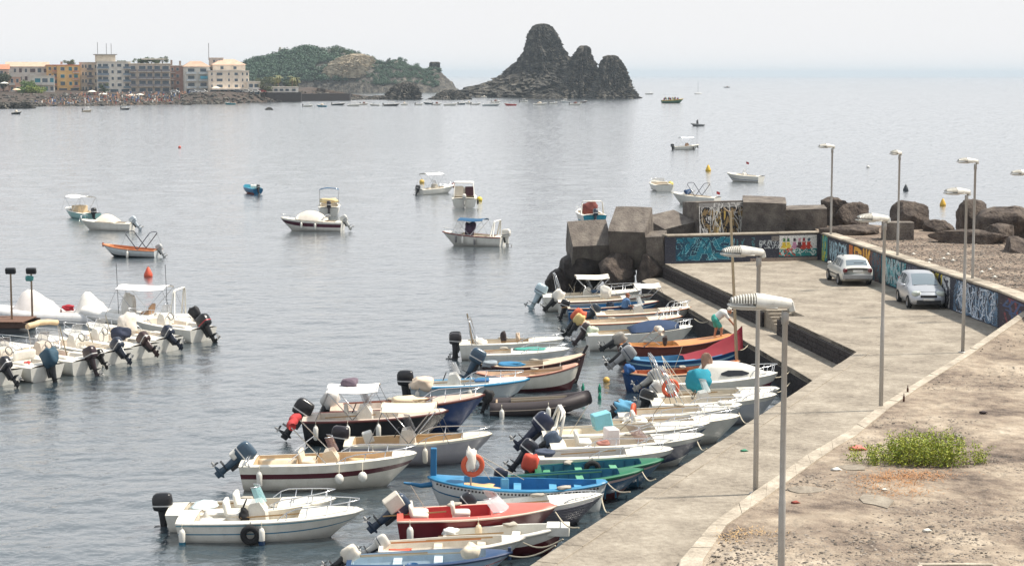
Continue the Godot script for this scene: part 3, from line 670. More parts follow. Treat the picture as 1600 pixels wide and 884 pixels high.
func make_quay():
	var E0 = P(840, 884, ROAD); var E1 = P(1270, 605, ROAD); var T = P(1340, 550, ROAD)
	var FL = P(1039, 412.5, ROAD); var CR = P(1281, 406, ROAD); var WN = P(1562, 513, ROAD)
	var E_ = E0 + (E0 - E1).normalized() * 26.0
	kerb_l = []; kerb_r = []
	for p in [[1062, 884, 0], [1109, 830, 0], [1176, 777.5, 0], [1221, 747, 0], [1262, 717, 0], [1300, 695, 0], [1326, 680, 0], [1375, 640, 0], [1440, 599, 0.06], [1502, 560, 0.25], [1556, 522, 0.65], [1600, 491, 1.05]]: kerb_l.append(P(p[0], p[1], ROAD + p[2]))
	for p in [[1099, 884, 0], [1135, 830, 0], [1172, 803, 0], [1221, 768, 0], [1268, 733, 0], [1302, 709, 0], [1338, 688, 0], [1391, 643, 0], [1453, 601, 0.06], [1514, 562, 0.25], [1568, 524, 0.65], [1612, 493, 1.05]]: kerb_r.append(P(p[0], p[1], ROAD + p[2]))
	kerb_l.push_front(kerb_l[0] + V(-0.9, 0, 7.0)); kerb_r.push_front(kerb_r[0] + V(-0.9, 0, 7.0))
	kerb_l.push_front(kerb_l[0] + V(-0.2, 0, 12.0)); kerb_r.push_front(kerb_r[0] + V(-0.2, 0, 12.0))
	# stairs notch in the retaining wall
	var u = (FL - T).normalized(); var nrm = V(-u.z, 0, u.x); if nrm.x < 0: nrm = -nrm
	var s0 = (P(1196, 523, LAND) - T).dot(u); var run = 2.5; var wid = 1.15
	var N0 = T + u * s0; var N1 = T + u * (s0 + run)
	var road = [xz(E_), xz(E0), xz(E1), xz(T), xz(N0), xz(N0 + nrm * wid), xz(N1 + nrm * wid), xz(N1), xz(FL), xz(FL + V(0, 0, -0.3)), xz(CR + V(0.3, 0, -0.3)), xz(WN + V(0.4, 0, 0)), xz(kerb_r[-1] + V(0.4, 0, -0.2))]
	var kr = kerb_r.duplicate(); kr.reverse()
	for p in kr: road.append(xz(p + V(0.1, 0, 0)))
	var st = nb(); slab(st, road, ROAD, -2.5)
	var quay = part(st, "quay", mats.quay_concrete); struct_(quay, "pale concrete quay with worn road surface beside the boats", "quay")
	# edge stones, a joint between each
	var lay = func(a, b, w, step, called, parent, m, top, hgt, side):
		var d = (b - a); var n = maxi(1, int(d.length() / step)); var dir = d.normalized(); var nn = V(-dir.z, 0, dir.x) * side
		for k in n:
			var c = a + d * ((k + 0.5) / n) + nn * w * 0.5; var s2 = nb()
			box(s2, V(0, 0, 0), V(d.length() / n - 0.018, hgt, w), Basis.IDENTITY, 0.012)
			var o = part(s2, called, m, parent); o.position = V(c.x, top - hgt * 0.5 + 0.004 * ((k * 7) % 5 - 2), c.z); o.rotation.y = atan2(-dir.z, dir.x)
	lay.call(E_ + V(0.0, 0, 0), T, 0.5, 1.6, "edge_stone", quay, mats.quay_concrete, ROAD + 0.025, 0.14, 1)
	lay.call(T + u * 0.3, N0, 0.35, 1.4, "edge_stone", quay, mats.quay_concrete, ROAD + 0.02, 0.14, 1)
	lay.call(N1, FL, 0.35, 1.4, "edge_stone", quay, mats.quay_concrete, ROAD + 0.02, 0.14, 1)
	# kerb
	var kerb = Node3D.new(); kerb.name = "kerb"; add_child(kerb); struct_(kerb, "pale concrete kerb curving between road and dirt ground", "kerb")
	for i in kerb_l.size() - 1:
		var n = maxi(1, int((kerb_l[i + 1] - kerb_l[i]).length() / 1.0))
		for k in n:
			var g = 0.008 / maxf(0.1, (kerb_l[i + 1] - kerb_l[i]).length() / n)
			var a0 = along(kerb_l[i], kerb_l[i + 1], (k + g) / n); var a1 = along(kerb_l[i], kerb_l[i + 1], (k + 1 - g) / n)
			var b0 = along(kerb_r[i], kerb_r[i + 1], (k + g) / n); var b1 = along(kerb_r[i], kerb_r[i + 1], (k + 1 - g) / n)
			var h = 0.15 + 0.008 * rng.randf_range(-1, 1); var c = (a0 + a1 + b0 + b1) * 0.25; var s2 = nb(); var o_ = c
			var up = V(0, h, 0); var dn = V(0, c.y - ROAD + 0.3, 0); var ch = V(0, 0.02, 0); var ia0 = a0.lerp(b0, 0.06) + up; var ia1 = a1.lerp(b1, 0.06) + up
			q4(s2, ia0 - c, b0 + up - c, b1 + up - c, ia1 - c); q4(s2, a0 + up - ch - c, ia0 - c, ia1 - c, a1 + up - ch - c); q4(s2, a0 - dn - c, a0 + up - ch - c, a1 + up - ch - c, a1 - dn - c)
			q4(s2, b0 + up - c, b0 - c, b1 - c, b1 + up - c); q4(s2, a0 - dn - c, b0 - dn - c, b0 + up - c, a0 + up - ch - c); q4(s2, a1 - dn - c, b1 - dn - c, b1 + up - c, a1 + up - ch - c)
			var o = part(s2, "kerb_stone", mats.kerb_concrete, kerb); o.position = c
	# lower landing and its stairs
	var LA = P(1003, 439, LAND); var LB = P(1276, 598, LAND)
	st = nb(); slab(st, [xz(LA), xz(LB), xz(T + V(0.8, 0, 1.5)), xz(T + nrm * 1.0), xz(FL + nrm * 0.9), xz(FL + V(0.6, 0, -1.6)), xz(LA + V(0.4, 0, -1.2))], LAND, -2.5)
	var land = part(st, "landing", mats.quay_concrete); struct_(land, "narrow lower concrete landing below the dark retaining wall", "landing")
	lay.call(LB, LA, 0.3, 1.2, "edge_stone", land, mats.quay_concrete, LAND + 0.015, 0.2, 1)
	st = nb(); var lo_ = (LB - LA).normalized(); var ln = V(lo_.z, 0, -lo_.x)
	if ln.x > 0: ln = -ln
	slab(st, [xz(LA + ln * 0.006), xz(LB + ln * 0.006), xz(LB - ln * 0.2), xz(LA - ln * 0.2)], LAND - 0.2, -2.4); part(st, "sea_face", mats.dark_wall, land)
	var steps = Node3D.new(); steps.name = "stairs"; add_child(steps); tag(steps, "short flight of concrete steps from landing up to car park", "stairs")
	for k in 7:
		var s2 = nb(); var a = s0 + 0.06 + k * run / 7.0; var top = LAND + (ROAD - LAND) * (k + 1) / 7.0 - 0.01
		var c = T + u * (a + run / 14.0) + nrm * wid * 0.52
		box(s2, V(0, 0, 0), V(run / 7.0 + 0.02, top - LAND + 0.3, wid - 0.06)); var o = part(s2, "step", mats.quay_concrete, steps); o.position = V(c.x, (top + LAND - 0.3) * 0.5, c.z); o.rotation.y = atan2(-u.z, u.x)
		s2 = nb(); box(s2, V(-run / 14.0 + 0.06, (top - LAND + 0.3) * 0.5 + 0.012, 0), V(0.12, 0.03, wid - 0.06), Basis.IDENTITY, 0.006); part(s2, "nosing", mats.kerb_concrete, o)
	# retaining wall built of squared blocks
	var wall = Node3D.new(); wall.name = "retaining_wall"; add_child(wall); tag(wall, "dark stained stone block wall between landing and car park", "wall")
	for seg in [[T, N0], [N1, FL]]:
		var d = seg[1] - seg[0]; var len = d.length(); var hh = (ROAD - LAND - 0.12) / 3.0
		for r in 3:
			var x = -0.3 * (r % 2)
			while x < len - 0.05:
				var w = rng.randf_range(0.55, 0.95); var x0 = maxf(x, 0.0); var x1 = minf(x + w, len)
				if x1 - x0 > 0.08:
					var s2 = nb(); box(s2, V(0, 0, 0), V(x1 - x0 - 0.016, hh - 0.016, 0.2), Basis.IDENTITY, 0.01)
					var c = seg[0] + u * (x0 + x1) * 0.5 - nrm * (0.02 + rng.randf() * 0.012); var o = part(s2, "stone_block", mats.dark_wall, wall); o.position = V(c.x, LAND + hh * (r + 0.5), c.z); o.rotation.y = atan2(-u.z, u.x)
				x += w
	# dirt ground beyond the kerb, gently uneven
	var edge_ = kerb_r.duplicate(); var rows = []; st = nb(0)
	for i in range(edge_.size() - 1):
		var n = maxi(1, int((edge_[i + 1] - edge_[i]).length() / 0.35))
		for k in n:
			var a = along(edge_[i], edge_[i + 1], float(k) / n); var row = []
			for j in 72:
				var x = pow(j / 71.0, 1.25) * 38.0
				var p = a + V(x, 0, -x * 0.06)
				p.y = a.y + 0.12 + minf(1.0, x * 1.2) * (0.05 * fnl.get_noise_2d(p.x * 22.0, p.z * 22.0) + 0.09 * fnl.get_noise_2d(p.x * 5.0, p.z * 5.0) + 0.02 * fnl.get_noise_2d(p.x * 90.0, p.z * 90.0))
				row.append(p)
			rows.append(row)
	sheet(st, rows); var dirt = part(st, "ground", mats.dirt); struct_(dirt, "dusty brown dirt ground with gravel patches beside the kerb", "ground")
	# platform behind the painted wall
	st = nb(); slab(st, [xz(CR + V(0.15, 0, -0.2)), xz(WN + V(0.25, 0, 0.3)), Vector2(21.1, -66.0), Vector2(46, -66), Vector2(46, -104), Vector2(30, -108), Vector2(18.2, -121)], DECK - 0.04, -2.5)
	struct_(part(st, "breakwater_platform", mats.platform_gravel), "raised gravel covered breakwater platform behind the painted wall", "platform")
	corner = [FL, CR, WN]
var kerb_l = []
var kerb_r = []
var corner = []

# ---------- painted walls
var glyphs := {
	"Z": [[[0, 0], [1, 0], [0, 1], [1, 1]]], "A": [[[0, 1], [0.45, 0], [0.6, 0], [1, 1]], [[0.2, 0.62], [0.85, 0.62]]], "S": [[[1, 0.08], [0.5, 0], [0, 0.2], [0.2, 0.45], [0.85, 0.55], [1, 0.8], [0.5, 1], [0, 0.9]]],
	"K": [[[0, 0], [0.05, 1]], [[1, 0], [0.1, 0.55], [1, 1]]], "N": [[[0, 1], [0.05, 0], [0.9, 1], [1, 0]]], "O": [[[0.5, 0], [0.05, 0.35], [0.1, 0.8], [0.5, 1], [0.95, 0.75], [0.9, 0.3], [0.5, 0]]],
	"V": [[[0, 0], [0.45, 1], [1, 0]]], "R": [[[0, 1], [0, 0], [0.8, 0.1], [0.8, 0.45], [0.1, 0.5], [1, 1]]], "G": [[[1, 0.1], [0.4, 0], [0, 0.5], [0.3, 1], [0.95, 0.9], [0.95, 0.55], [0.5, 0.55]]],
	"E": [[[1, 0], [0, 0.05], [0.05, 1], [1, 0.95]], [[0, 0.5], [0.8, 0.48]]], "M": [[[0, 1], [0.1, 0], [0.5, 0.7], [0.9, 0], [1, 1]]], "I": [[[0.5, 0], [0.45, 1]]], "T": [[[0, 0.05], [1, 0]], [[0.5, 0], [0.5, 1]]], "U": [[[0, 0], [0.05, 0.8], [0.5, 1], [0.95, 0.8], [1, 0]]]}
func stroke(im, pts, w, col):
	for i in pts.size() - 1:
		var a = pts[i]; var b = pts[i + 1]; var n = int(a.distance_to(b) / maxf(1.0, w * 0.35)) + 1
		for k in n + 1:
			var p = a.lerp(b, float(k) / n); im.fill_rect(Rect2i(int(p.x - w * 0.5), int(p.y - w * 0.5), maxi(1, int(w)), maxi(1, int(w))), col)
func tagging(im, word, x, y, w, h, th, layers_):
	# the word in bold strokes: each layer is [extra width, colour]
	var cw = w / word.length()
	for l in layers_:
		for i in word.length():
			for g in glyphs[word[i]]:
				var pts = []
				for p in g: pts.append(Vector2(x + (i + 0.12 + p[0] * 0.76) * cw + 3.0 * sin(i * 2.1 + p[1] * 3.0), y + p[1] * h + 4.0 * sin(i * 1.7)))
				stroke(im, pts, th + l[0], l[1])
func scribble(im, x, y, w, h, n, th, col, sd):
	var r = RandomNumberGenerator.new(); r.seed = sd
	for k in n:
		var pts = []; var p = Vector2(x + r.randf() * w, y + r.randf() * h)
		for j in 4:
			pts.append(p); p += Vector2(r.randf_range(-0.10, 0.10) * w, r.randf_range(-0.5, 0.5) * h); p.x = clampf(p.x, x, x + w); p.y = clampf(p.y, y, y + h)
		stroke(im, pts, th, col)
func specks(im, amount, sd):
	# weathering: flakes of lost paint and stains, each with its own outline
	var r = RandomNumberGenerator.new(); r.seed = sd
	for k in amount:
		var s = r.randi_range(1, 4); var x = r.randi_range(0, im.get_width() - 6); var y = r.randi_range(0, im.get_height() - 6); var c = im.get_pixel(x, y)
		im.fill_rect(Rect2i(x, y, s + r.randi_range(0, 4), s), c.lerp(C(112, 108, 104) if r.randf() < 0.5 else C(40, 38, 42), r.randf_range(0.15, 0.6)))
func painted(im):
	var m = StandardMaterial3D.new(); m.albedo_texture = itex(im); m.roughness = 0.85; m.cull_mode = BaseMaterial3D.CULL_DISABLED
	return m
func panel_uv(a, b, y0, y1, m, called, parent):
	# a plaster face from a to b with its own uv, u along the wall
	var st = SurfaceTool.new(); st.begin(Mesh.PRIMITIVE_TRIANGLES)
	var v = [V(a.x, y1, a.z), V(b.x, y1, b.z), V(b.x, y0, b.z), V(a.x, y0, a.z)]; var uv = [Vector2(0, 0), Vector2(1, 0), Vector2(1, 1), Vector2(0, 1)]
	for k in [0, 1, 2, 0, 2, 3]:
		st.set_uv(uv[k]); st.add_vertex(v[k])
	st.generate_normals()
	return put(st.commit(), called, m, parent)
func make_painted_walls():
	var FL = corner[0]; var CR = corner[1]; var WN = corner[2]; var top = DECK - 0.02
	var teal = C(22, 92, 112); var cyan = C(120, 190, 205); var night = C(46, 48, 60)
	# far wall
	var im = Image.create(1024, 180, false, Image.FORMAT_RGB8); im.fill(C(52, 54, 66))
	im.fill_rect(Rect2i(70, 6, 380, 160), C(30, 62, 84)); tagging(im, "ZAS", 80, 26, 360, 118, 20.0, [[12, cyan], [8, teal], [0, C(28, 112, 134)]]); scribble(im, 75, 10, 380, 150, 26, 2.5, C(130, 196, 208), 5); scribble(im, 75, 10, 380, 150, 12, 6.0, C(20, 70, 94), 15)
	scribble(im, 470, 20, 120, 60, 8, 4.0, C(70, 120, 130), 6); scribble(im, 620, 40, 130, 55, 26, 3.0, C(196, 204, 206), 7); im.fill_rect(Rect2i(700, 10, 50, 34), C(128, 122, 116))
	im.fill_rect(Rect2i(752, 8, 252, 92), C(226, 224, 220)); im.fill_rect(Rect2i(752, 100, 252, 50), C(40, 130, 128))
	for f in [[772, C(222, 190, 60), C(70, 120, 60)], [800, C(232, 206, 80), C(60, 110, 70)], [842, C(200, 140, 170), C(60, 50, 60)], [876, C(90, 60, 70), C(200, 150, 160)], [905, C(196, 60, 50), C(150, 40, 50)], [938, C(200, 70, 56), C(70, 90, 110)]]:
		im.fill_rect(Rect2i(f[0], 54, 24, 50), f[1]); im.fill_rect(Rect2i(f[0] + 4, 28, 16, 22), f[2]); stroke(im, [Vector2(f[0] - 8, 96), Vector2(f[0] + 12, 60), Vector2(f[0] + 34, 92)], 6, f[1])
	scribble(im, 756, 96, 244, 50, 22, 4.0, C(210, 220, 214), 8); scribble(im, 756, 96, 160, 50, 10, 5.0, C(190, 70, 50), 9); im.fill_rect(Rect2i(560, 158, 450, 22), C(140, 126, 116)); specks(im, 2600, 3)
	var fw = thing("painted_wall", "low harbour wall with teal graffiti letters and cartoon figures facing the car park", "wall")
	var st = nb(); slab(st, [xz(FL + V(0, 0, -0.02)), xz(CR + V(0, 0, -0.02)), xz(CR + V(0.2, 0, -0.7)), xz(FL + V(0, 0, -0.7))], top, ROAD - 0.5); part(st, "wall_core", mats.dark_wall, fw)
	panel_uv(FL, CR, ROAD + 0.01, top - 0.01, painted(im), "graffiti", fw)
	for k in 7:
		st = nb(); box(st, V(0, 0, 0), V((CR - FL).length() / 7.0 - 0.02, 0.09, 0.85), Basis.IDENTITY, 0.015); var o = part(st, "coping_slab", mats.quay_concrete, fw); o.position = along(FL, CR, (k + 0.5) / 7.0) + V(0, top - ROAD + 0.045, -0.36); o.rotation.y = atan2(-(CR - FL).z, (CR - FL).x)
	# long wall towards the viewer
	im = Image.create(2048, 120, false, Image.FORMAT_RGB8); im.fill(night)
	im.fill_rect(Rect2i(30, 6, 90, 110), C(30, 96, 112)); scribble(im, 40, 4, 70, 110, 16, 9.0, C(190, 196, 70), 21); scribble(im, 40, 4, 70, 110, 12, 7.0, C(60, 150, 150), 22)
	tagging(im, "VARGEM", 150, 20, 250, 74, 10.0, [[7, C(30, 34, 44)], [0, C(150, 182, 196)]]); scribble(im, 150, 12, 250, 90, 26, 2.5, C(168, 196, 206), 23)
	im.fill_rect(Rect2i(430, 6, 50, 108), C(196, 110, 50)); im.fill_rect(Rect2i(500, 10, 210, 104), C(150, 92, 50)); tagging(im, "ERIK", 500, 14, 210, 84, 18.0, [[9, C(60, 40, 40)], [0, C(226, 168, 66)]]); scribble(im, 500, 60, 210, 55, 26, 5.0, C(214, 120, 44), 24)
	scribble(im, 720, 8, 120, 108, 40, 6.0, C(104, 70, 66), 25); scribble(im, 720, 8, 120, 108, 24, 4.0, C(60, 96, 110), 26)
	im.fill_rect(Rect2i(850, 8, 290, 108), C(38, 92, 104)); tagging(im, "MONSU", 880, 16, 230, 84, 14.0, [[10, C(40, 46, 56)], [0, C(164, 180, 184)]]); scribble(im, 860, 10, 280, 100, 36, 3.0, C(90, 160, 168), 27)
	scribble(im, 1160, 10, 190, 104, 54, 4.0, C(78, 80, 98), 28); scribble(im, 1160, 20, 190, 84, 20, 2.5, C(150, 156, 170), 29)
	im.fill_rect(Rect2i(1370, 6, 230, 110), C(196, 198, 198)); scribble(im, 1375, 8, 220, 104, 30, 9.0, C(52, 52, 62), 30); scribble(im, 1400, 8, 120, 70, 12, 8.0, C(206, 186, 70), 31); scribble(im, 1400, 50, 180, 60, 14, 5.0, C(220, 222, 222), 32)
	scribble(im, 1640, 8, 390, 108, 90, 4.0, C(84, 112, 138), 33); tagging(im, "UNITU", 1700, 14, 290, 90, 6.0, [[0, C(176, 192, 208)]]); scribble(im, 1660, 8, 350, 108, 40, 3.0, C(190, 200, 214), 34); specks(im, 5200, 4)
	var rw = thing("painted_wall", "long dark graffiti covered wall running past the two parked cars", "wall")
	var side = V(1, 0, 0.1).normalized()
	st = nb(); slab(st, [xz(CR + side * 0.02), xz(WN + side * 0.02), xz(WN + side * 0.55), xz(CR + side * 0.55)], top, ROAD - 0.5); part(st, "wall_core", mats.dark_wall, rw)
	panel_uv(CR, WN, ROAD + 0.01, top - 0.01, painted(im), "graffiti", rw)
	var n = 18
	for k in n:
		st = nb(); box(st, V(0, 0, 0), V((WN - CR).length() / n - 0.03, 0.1, 0.75), Basis.IDENTITY, 0.02); var o = part(st, "coping_slab", mats.kerb_concrete if k % 3 else mats.quay_concrete, rw); o.position = along(CR, WN, (k + 0.5) / n) + V(0.3, top - ROAD + 0.05, 0); o.rotation.y = atan2(-(WN - CR).z, (WN - CR).x)
	# its return at the kerb
	im = Image.create(256, 120, false, Image.FORMAT_RGB8); im.fill(C(56, 46, 58)); scribble(im, 10, 10, 230, 100, 30, 5.0, C(120, 60, 66), 41); scribble(im, 10, 10, 230, 100, 20, 4.0, C(60, 80, 120), 42); specks(im, 500, 6)
	var RT = V(20.75, ROAD, -66.0); var tw = thing("painted_wall", "short end of the graffiti wall meeting the kerb", "wall")
	st = nb(); slab(st, [xz(WN + V(0.03, 0, 0)), xz(RT + V(0.03, 0, 0)), xz(RT + V(0.6, 0, 0)), xz(WN + V(0.6, 0, 0))], top, ROAD - 0.5); part(st, "wall_core", mats.dark_wall, tw)
	panel_uv(WN, RT, ROAD + 0.01, top - 0.01, painted(im), "graffiti", tw)
	st = nb(); box(st, V(0, 0, 0), V((RT - WN).length(), 0.1, 0.8), Basis.IDENTITY, 0.02); var o2 = part(st, "coping_slab", mats.kerb_concrete, tw); o2.position = (WN + RT) * 0.5 + V(0.3, top - ROAD + 0.055, 0); o2.rotation.y = atan2(-(RT - WN).z, (RT - WN).x)

# ---------- breakwater blocks and boulders
func boulder(called, label, c, s, e, turn, sd, m, cat = "boulder", group = ""):
	var o_st = nb(0); var rows = []; var seg = 44; var nr = 26; var r = RandomNumberGenerator.new(); r.seed = sd; var off = V(r.randf(), r.randf(), r.randf()) * 50.0; var cuts = []
	for k in 12: cuts.append([V(r.randfn(), r.randfn() * 0.7, r.randfn()).normalized(), r.randf_range(0.6, 0.9)])
	for i in nr + 1:
		var a = -PI / 2 + PI * i / nr; var row = []
		for k in seg:
			var b = TAU * k / seg; var v = V(sp(cos(a), e) * sp(cos(b), e), sp(sin(a), e), sp(cos(a), e) * sp(sin(b), e))
			for cu in cuts:
				var h = v.dot(cu[0]) - cu[1]
				if h > 0.0: v -= cu[0] * h
			v *= 1.0 + 0.10 * fnl.get_noise_3dv(v * 75.0 + off * 30.0) + 0.07 * fnl.get_noise_3dv(v * 260.0 + off * 30.0) + 0.035 * fnl.get_noise_3dv(v * 700.0 + off * 30.0)
			row.append(v * s)
		rows.append(row)
	sheet(o_st, rows, true); var o = part(o_st, called, m); o.position = c; o.basis = turn
	tag(o, label, cat, group)
	return o
func cube_block(label, c, s, turn, sd, group = ""):
	# a cast block with worn, slightly uneven faces
	var st = nb(); var n = 7; var r = RandomNumberGenerator.new(); r.seed = sd; var off = r.randf() * 900.0
	for a in 3:
		for sg in [-1, 1]:
			var rows = []
			for i in n + 1:
				var row = []
				for j in n + 1:
					var p = Vector3.ZERO; p[a] = sg; p[(a + 1) % 3] = 2.0 * i / n - 1.0; p[(a + 2) % 3] = 2.0 * j / n - 1.0
					var q = p * (1.0 - 0.035 * maxf(0.0, p.length() - 1.45)) ; q *= 1.0 + 0.018 * fnl.get_noise_3dv(p * 60.0 + V(off, 0, 0))
					row.append(q * s * 0.5)
				rows.append(row)
			sheet(st, rows, false, sg > 0)
	var o = part(st, "concrete_block", mats.block_concrete); o.position = c; o.basis = turn
	tag(o, label, "concrete block", group)
	return o
func R(x, y, z): return Basis.from_euler(V(deg_to_rad(x), deg_to_rad(y), deg_to_rad(z)))
func make_breakwater():
	var g = "cast blocks of the breakwater"; var b = "boulders of the breakwater"
	cube_block("tilted concrete cube at the seaward end with a sunlit sloping top", Q(920, 386, 111), V(2.3, 2.1, 2.4), R(33, 8, 3), 1, g)
	cube_block("tall concrete cube with bright top leaning beside the painted wall", Q(987, 372, 110.5), V(2.15, 2.6, 2.7), R(28, -14, -1), 2, g)
	cube_block("rough brown block wedged against the left end of the painted wall", Q(1028, 400, 109.5), V(1.0, 2.6, 2.4), R(4, -10, 4), 3, g)
	cube_block("low block behind the left end of the painted wall", Q(1046, 362, 114), V(2.2, 1.6, 2.4), R(14, 30, 10), 4, g)
	var gb = cube_block("concrete block sprayed with gold and black bubble letters", Q(1118, 352, 114.5), V(3.2, 2.9, 2.6), R(-3, 14, 1), 5, g)
	var im = Image.create(256, 200, false, Image.FORMAT_RGB8); im.fill(C(150, 146, 142)); scribble(im, 4, 4, 248, 190, 30, 5.0, C(214, 210, 204), 51); tagging(im, "SKNO", 8, 34, 240, 130, 17.0, [[16, C(226, 222, 214)], [10, C(34, 30, 32)], [0, C(142, 118, 80)]]); scribble(im, 90, 40, 70, 110, 8, 5.0, C(196, 164, 80), 52); scribble(im, 8, 20, 240, 160, 34, 4.0, C(40, 36, 38), 53); scribble(im, 8, 20, 240, 160, 20, 3.0, C(206, 202, 194), 54); specks(im, 500, 8)
	var ps = SurfaceTool.new(); ps.begin(Mesh.PRIMITIVE_TRIANGLES)
	var vv = [V(-1.48, 1.38, 1.33), V(1.55, 1.38, 1.33), V(1.55, -1.4, 1.33), V(-1.48, -1.4, 1.33)]; var uv = [Vector2(0, 0), Vector2(1, 0), Vector2(1, 1), Vector2(0, 1)]
	for k in [0, 1, 2, 0, 2, 3]:
		ps.set_uv(uv[k]); ps.add_vertex(vv[k])
	ps.generate_normals(); put(ps.commit(), "graffiti", painted(im), gb)
	cube_block("dark block with chipped lower edge beside the gold lettered one", Q(1193, 345, 114), V(2.55, 2.6, 2.4), R(6, -6, -2), 6, g)
	cube_block("long low dark block with a small white scrawl", Q(1258, 352, 115), V(2.5, 2.2, 2.4), R(2, -5, 2), 7, g)
	cube_block("small square block standing alone on the gravel platform", P(1403, 374, DECK - 0.05) + V(0, 0.48, 0), V(1.65, 1.0, 1.2), R(0, -4, 0), 8, g)
	var rk = mats.boulder_rock; var by = func(px, py, dist): return Q(px, py, dist)
	boulder("boulder", "dark wet boulder at the waterline under the tilted cube", by.call(912, 425, 111), V(1.5, 1.3, 1.4), 0.8, R(10, 20, 0), 11, mats.wet_rock, "boulder", b)
	boulder("boulder", "large reddish boulder below the tall bright cube", by.call(966, 433, 109.0), V(1.45, 1.25, 1.3), 0.9, R(0, 50, 10), 12, rk, "boulder", b)
	boulder("boulder", "flat dark rock sloping into the water by the first white boat", by.call(878, 442, 111.5), V(1.0, 0.9, 1.2), 0.8, R(0, 10, 18), 13, mats.wet_rock, "boulder", b)
	boulder("boulder", "brown rock squeezed between landing and tall cube", by.call(1016, 422, 108.5), V(0.75, 1.0, 1.0), 0.8, R(0, 10, -8), 14, rk, "boulder", b)
	boulder("boulder", "dark rock filling the gap behind the two leaning cubes", by.call(955, 415, 113.5), V(1.6, 1.6, 1.4), 0.8, R(0, 70, 0), 24, mats.wet_rock, "boulder", b)
	boulder("boulder", "pointed boulder with a sunlit right flank beside the long block", by.call(1308, 341, 117), V(1.1, 1.35, 1.3), 0.75, R(0, 30, 8), 15, rk, "boulder", b)
	boulder("boulder", "broad brown boulder behind the thin lamp post", by.call(1336, 346, 116), V(1.25, 1.1, 1.2), 0.7, R(0, 10, 0), 16, rk, "boulder", b)
	boulder("boulder", "long flat rock slab lying along the platform edge", P(1330, 365, DECK) + V(0, 0.15, 0), V(1.75, 0.42, 0.8), 0.6, R(0, -6, 0), 17, rk, "boulder", b)
	boulder("boulder", "pale pointed boulder with a long sunlit crease", by.call(1422, 345, 114), V(1.3, 1.15, 1.3), 0.75, R(0, -20, -12), 18, rk, "boulder", b)
	boulder("boulder", "low rounded boulder right of the pale pointed one", by.call(1470, 359, 112), V(0.95, 0.6, 1.0), 0.75, R(0, 40, 0), 19, rk, "boulder", b)
	boulder("boulder", "dark wedge shaped boulder behind two lamp posts", by.call(1520, 342, 110), V(1.3, 1.1, 1.3), 0.7, R(0, 15, -10), 20, rk, "boulder", b)
	boulder("boulder", "long rough rock ridge lying on the gravel", P(1512, 378, DECK) + V(0, 0.18, 0), V(2.3, 0.5, 0.8), 0.65, R(0, -12, 0), 21, rk, "boulder", b)
	boulder("boulder", "huge flat sided boulder at the right edge of the breakwater", by.call(1590, 357, 107), V(2.2, 1.15, 1.6), 0.5, R(0, -12, 4), 22, rk, "boulder", b)
	boulder("boulder", "broken dark rock heap at the near right end", by.call(1598, 394, 99), V(1.3, 0.8, 1.1), 0.7, R(0, 60, 0), 23, rk, "boulder", b)
	boulder("boulder", "small dark rock lying behind the long rough ridge", by.call(1560, 372, 105), V(1.3, 0.8, 1.1), 0.7, R(0, 20, 0), 25, rk, "boulder", b)
# ---------- sea stacks, island and town across the bay
func crag(called, label, prof, dist, depth, sd, jag, m, parent = null):
	# prof: [row, left, right] in photograph pixels from foot to top at the distance of its foot; round in plan, with gullies
	var o_st = nb(); var rows = []; var n = 60; var seg = 110; var c0 = Q((prof[0][1] + prof[0][2]) * 0.5, prof[0][0], dist); c0.y = 0.0
	for i in n + 1:
		var f = i / float(n) * (prof.size() - 1); var k = mini(int(f), prof.size() - 2); var u = f - k
		var py = lerpf(prof[k][0], prof[k + 1][0], u); var l = Q(lerpf(prof[k][1], prof[k + 1][1], u), py, dist); var r = Q(lerpf(prof[k][2], prof[k + 1][2], u), py, dist)
		var cx = (l.x + r.x) * 0.5; var w = (r.x - l.x) * 0.5; var row = []
		for j in seg:
			var b = TAU * j / seg; var hb = l.y; var e = 1.0 + 2.6 * jag * (1.2 * fnl.get_noise_3d(cos(b) * 110.0 + sd * 31.0, hb * 5.0, sin(b) * 110.0) + 0.9 * fnl.get_noise_3d(cos(b) * 420.0 + sd * 31.0, hb * 9.0, sin(b) * 420.0) + 0.8 * fnl.get_noise_3d(cos(b) * 700.0, hb * 60.0, sin(b) * 700.0 + sd) + 0.7 * fnl.get_noise_3d(cos(b) * 1500.0, hb * 130.0, sin(b) * 1500.0 + sd) + 0.7 * fnl.get_noise_3d(cos(b) * 1100.0, hb * 7.0, sin(b) * 1100.0 + sd * 3.0))
			row.append(V(cx + cos(b) * w * e - c0.x, l.y + jag * (9.0 * w / 30.0) * fnl.get_noise_3d(cos(b) * 420.0, l.y * 30.0, sin(b) * 420.0 + sd * 7.0) * minf(1.0, i * 0.5), sin(b) * w * depth * e))
		rows.append(row)
	sheet(o_st, rows, true); fan(o_st, rows[-1])
	var o = part(o_st, called, m)
	o.position = c0; o.set_meta("kind", "structure"); o.set_meta("label", label); o.set_meta("category", "rock")
	return o
func leaf_mesh(n, r, s, sd, flat = 1.0):
	# a clump of many small leaf faces
	var g = RandomNumberGenerator.new(); g.seed = sd; var st = nb()
	for k in n:
		var v = V(g.randfn(), g.randfn(), g.randfn()).normalized() * pow(g.randf(), 0.4); v = V(v.x * r, v.y * r * flat, v.z * r)
		var a = V(g.randfn(), g.randfn(), g.randfn()).normalized() * s * g.randf_range(0.6, 1.3); var b = a.cross(V(g.randfn(), g.randfn(), g.randfn())).normalized() * s * 0.6
		t3(st, v - a, v + b, v + a); t3(st, v - a, v + a, v - b)
	st.generate_normals()
	return st.commit()
func leaf_mat(called, c): return mat(called, c, 0.7, 0.0, {"backlight": Color(0.2, 0.2, 0.08)})
var clump_meshes = []
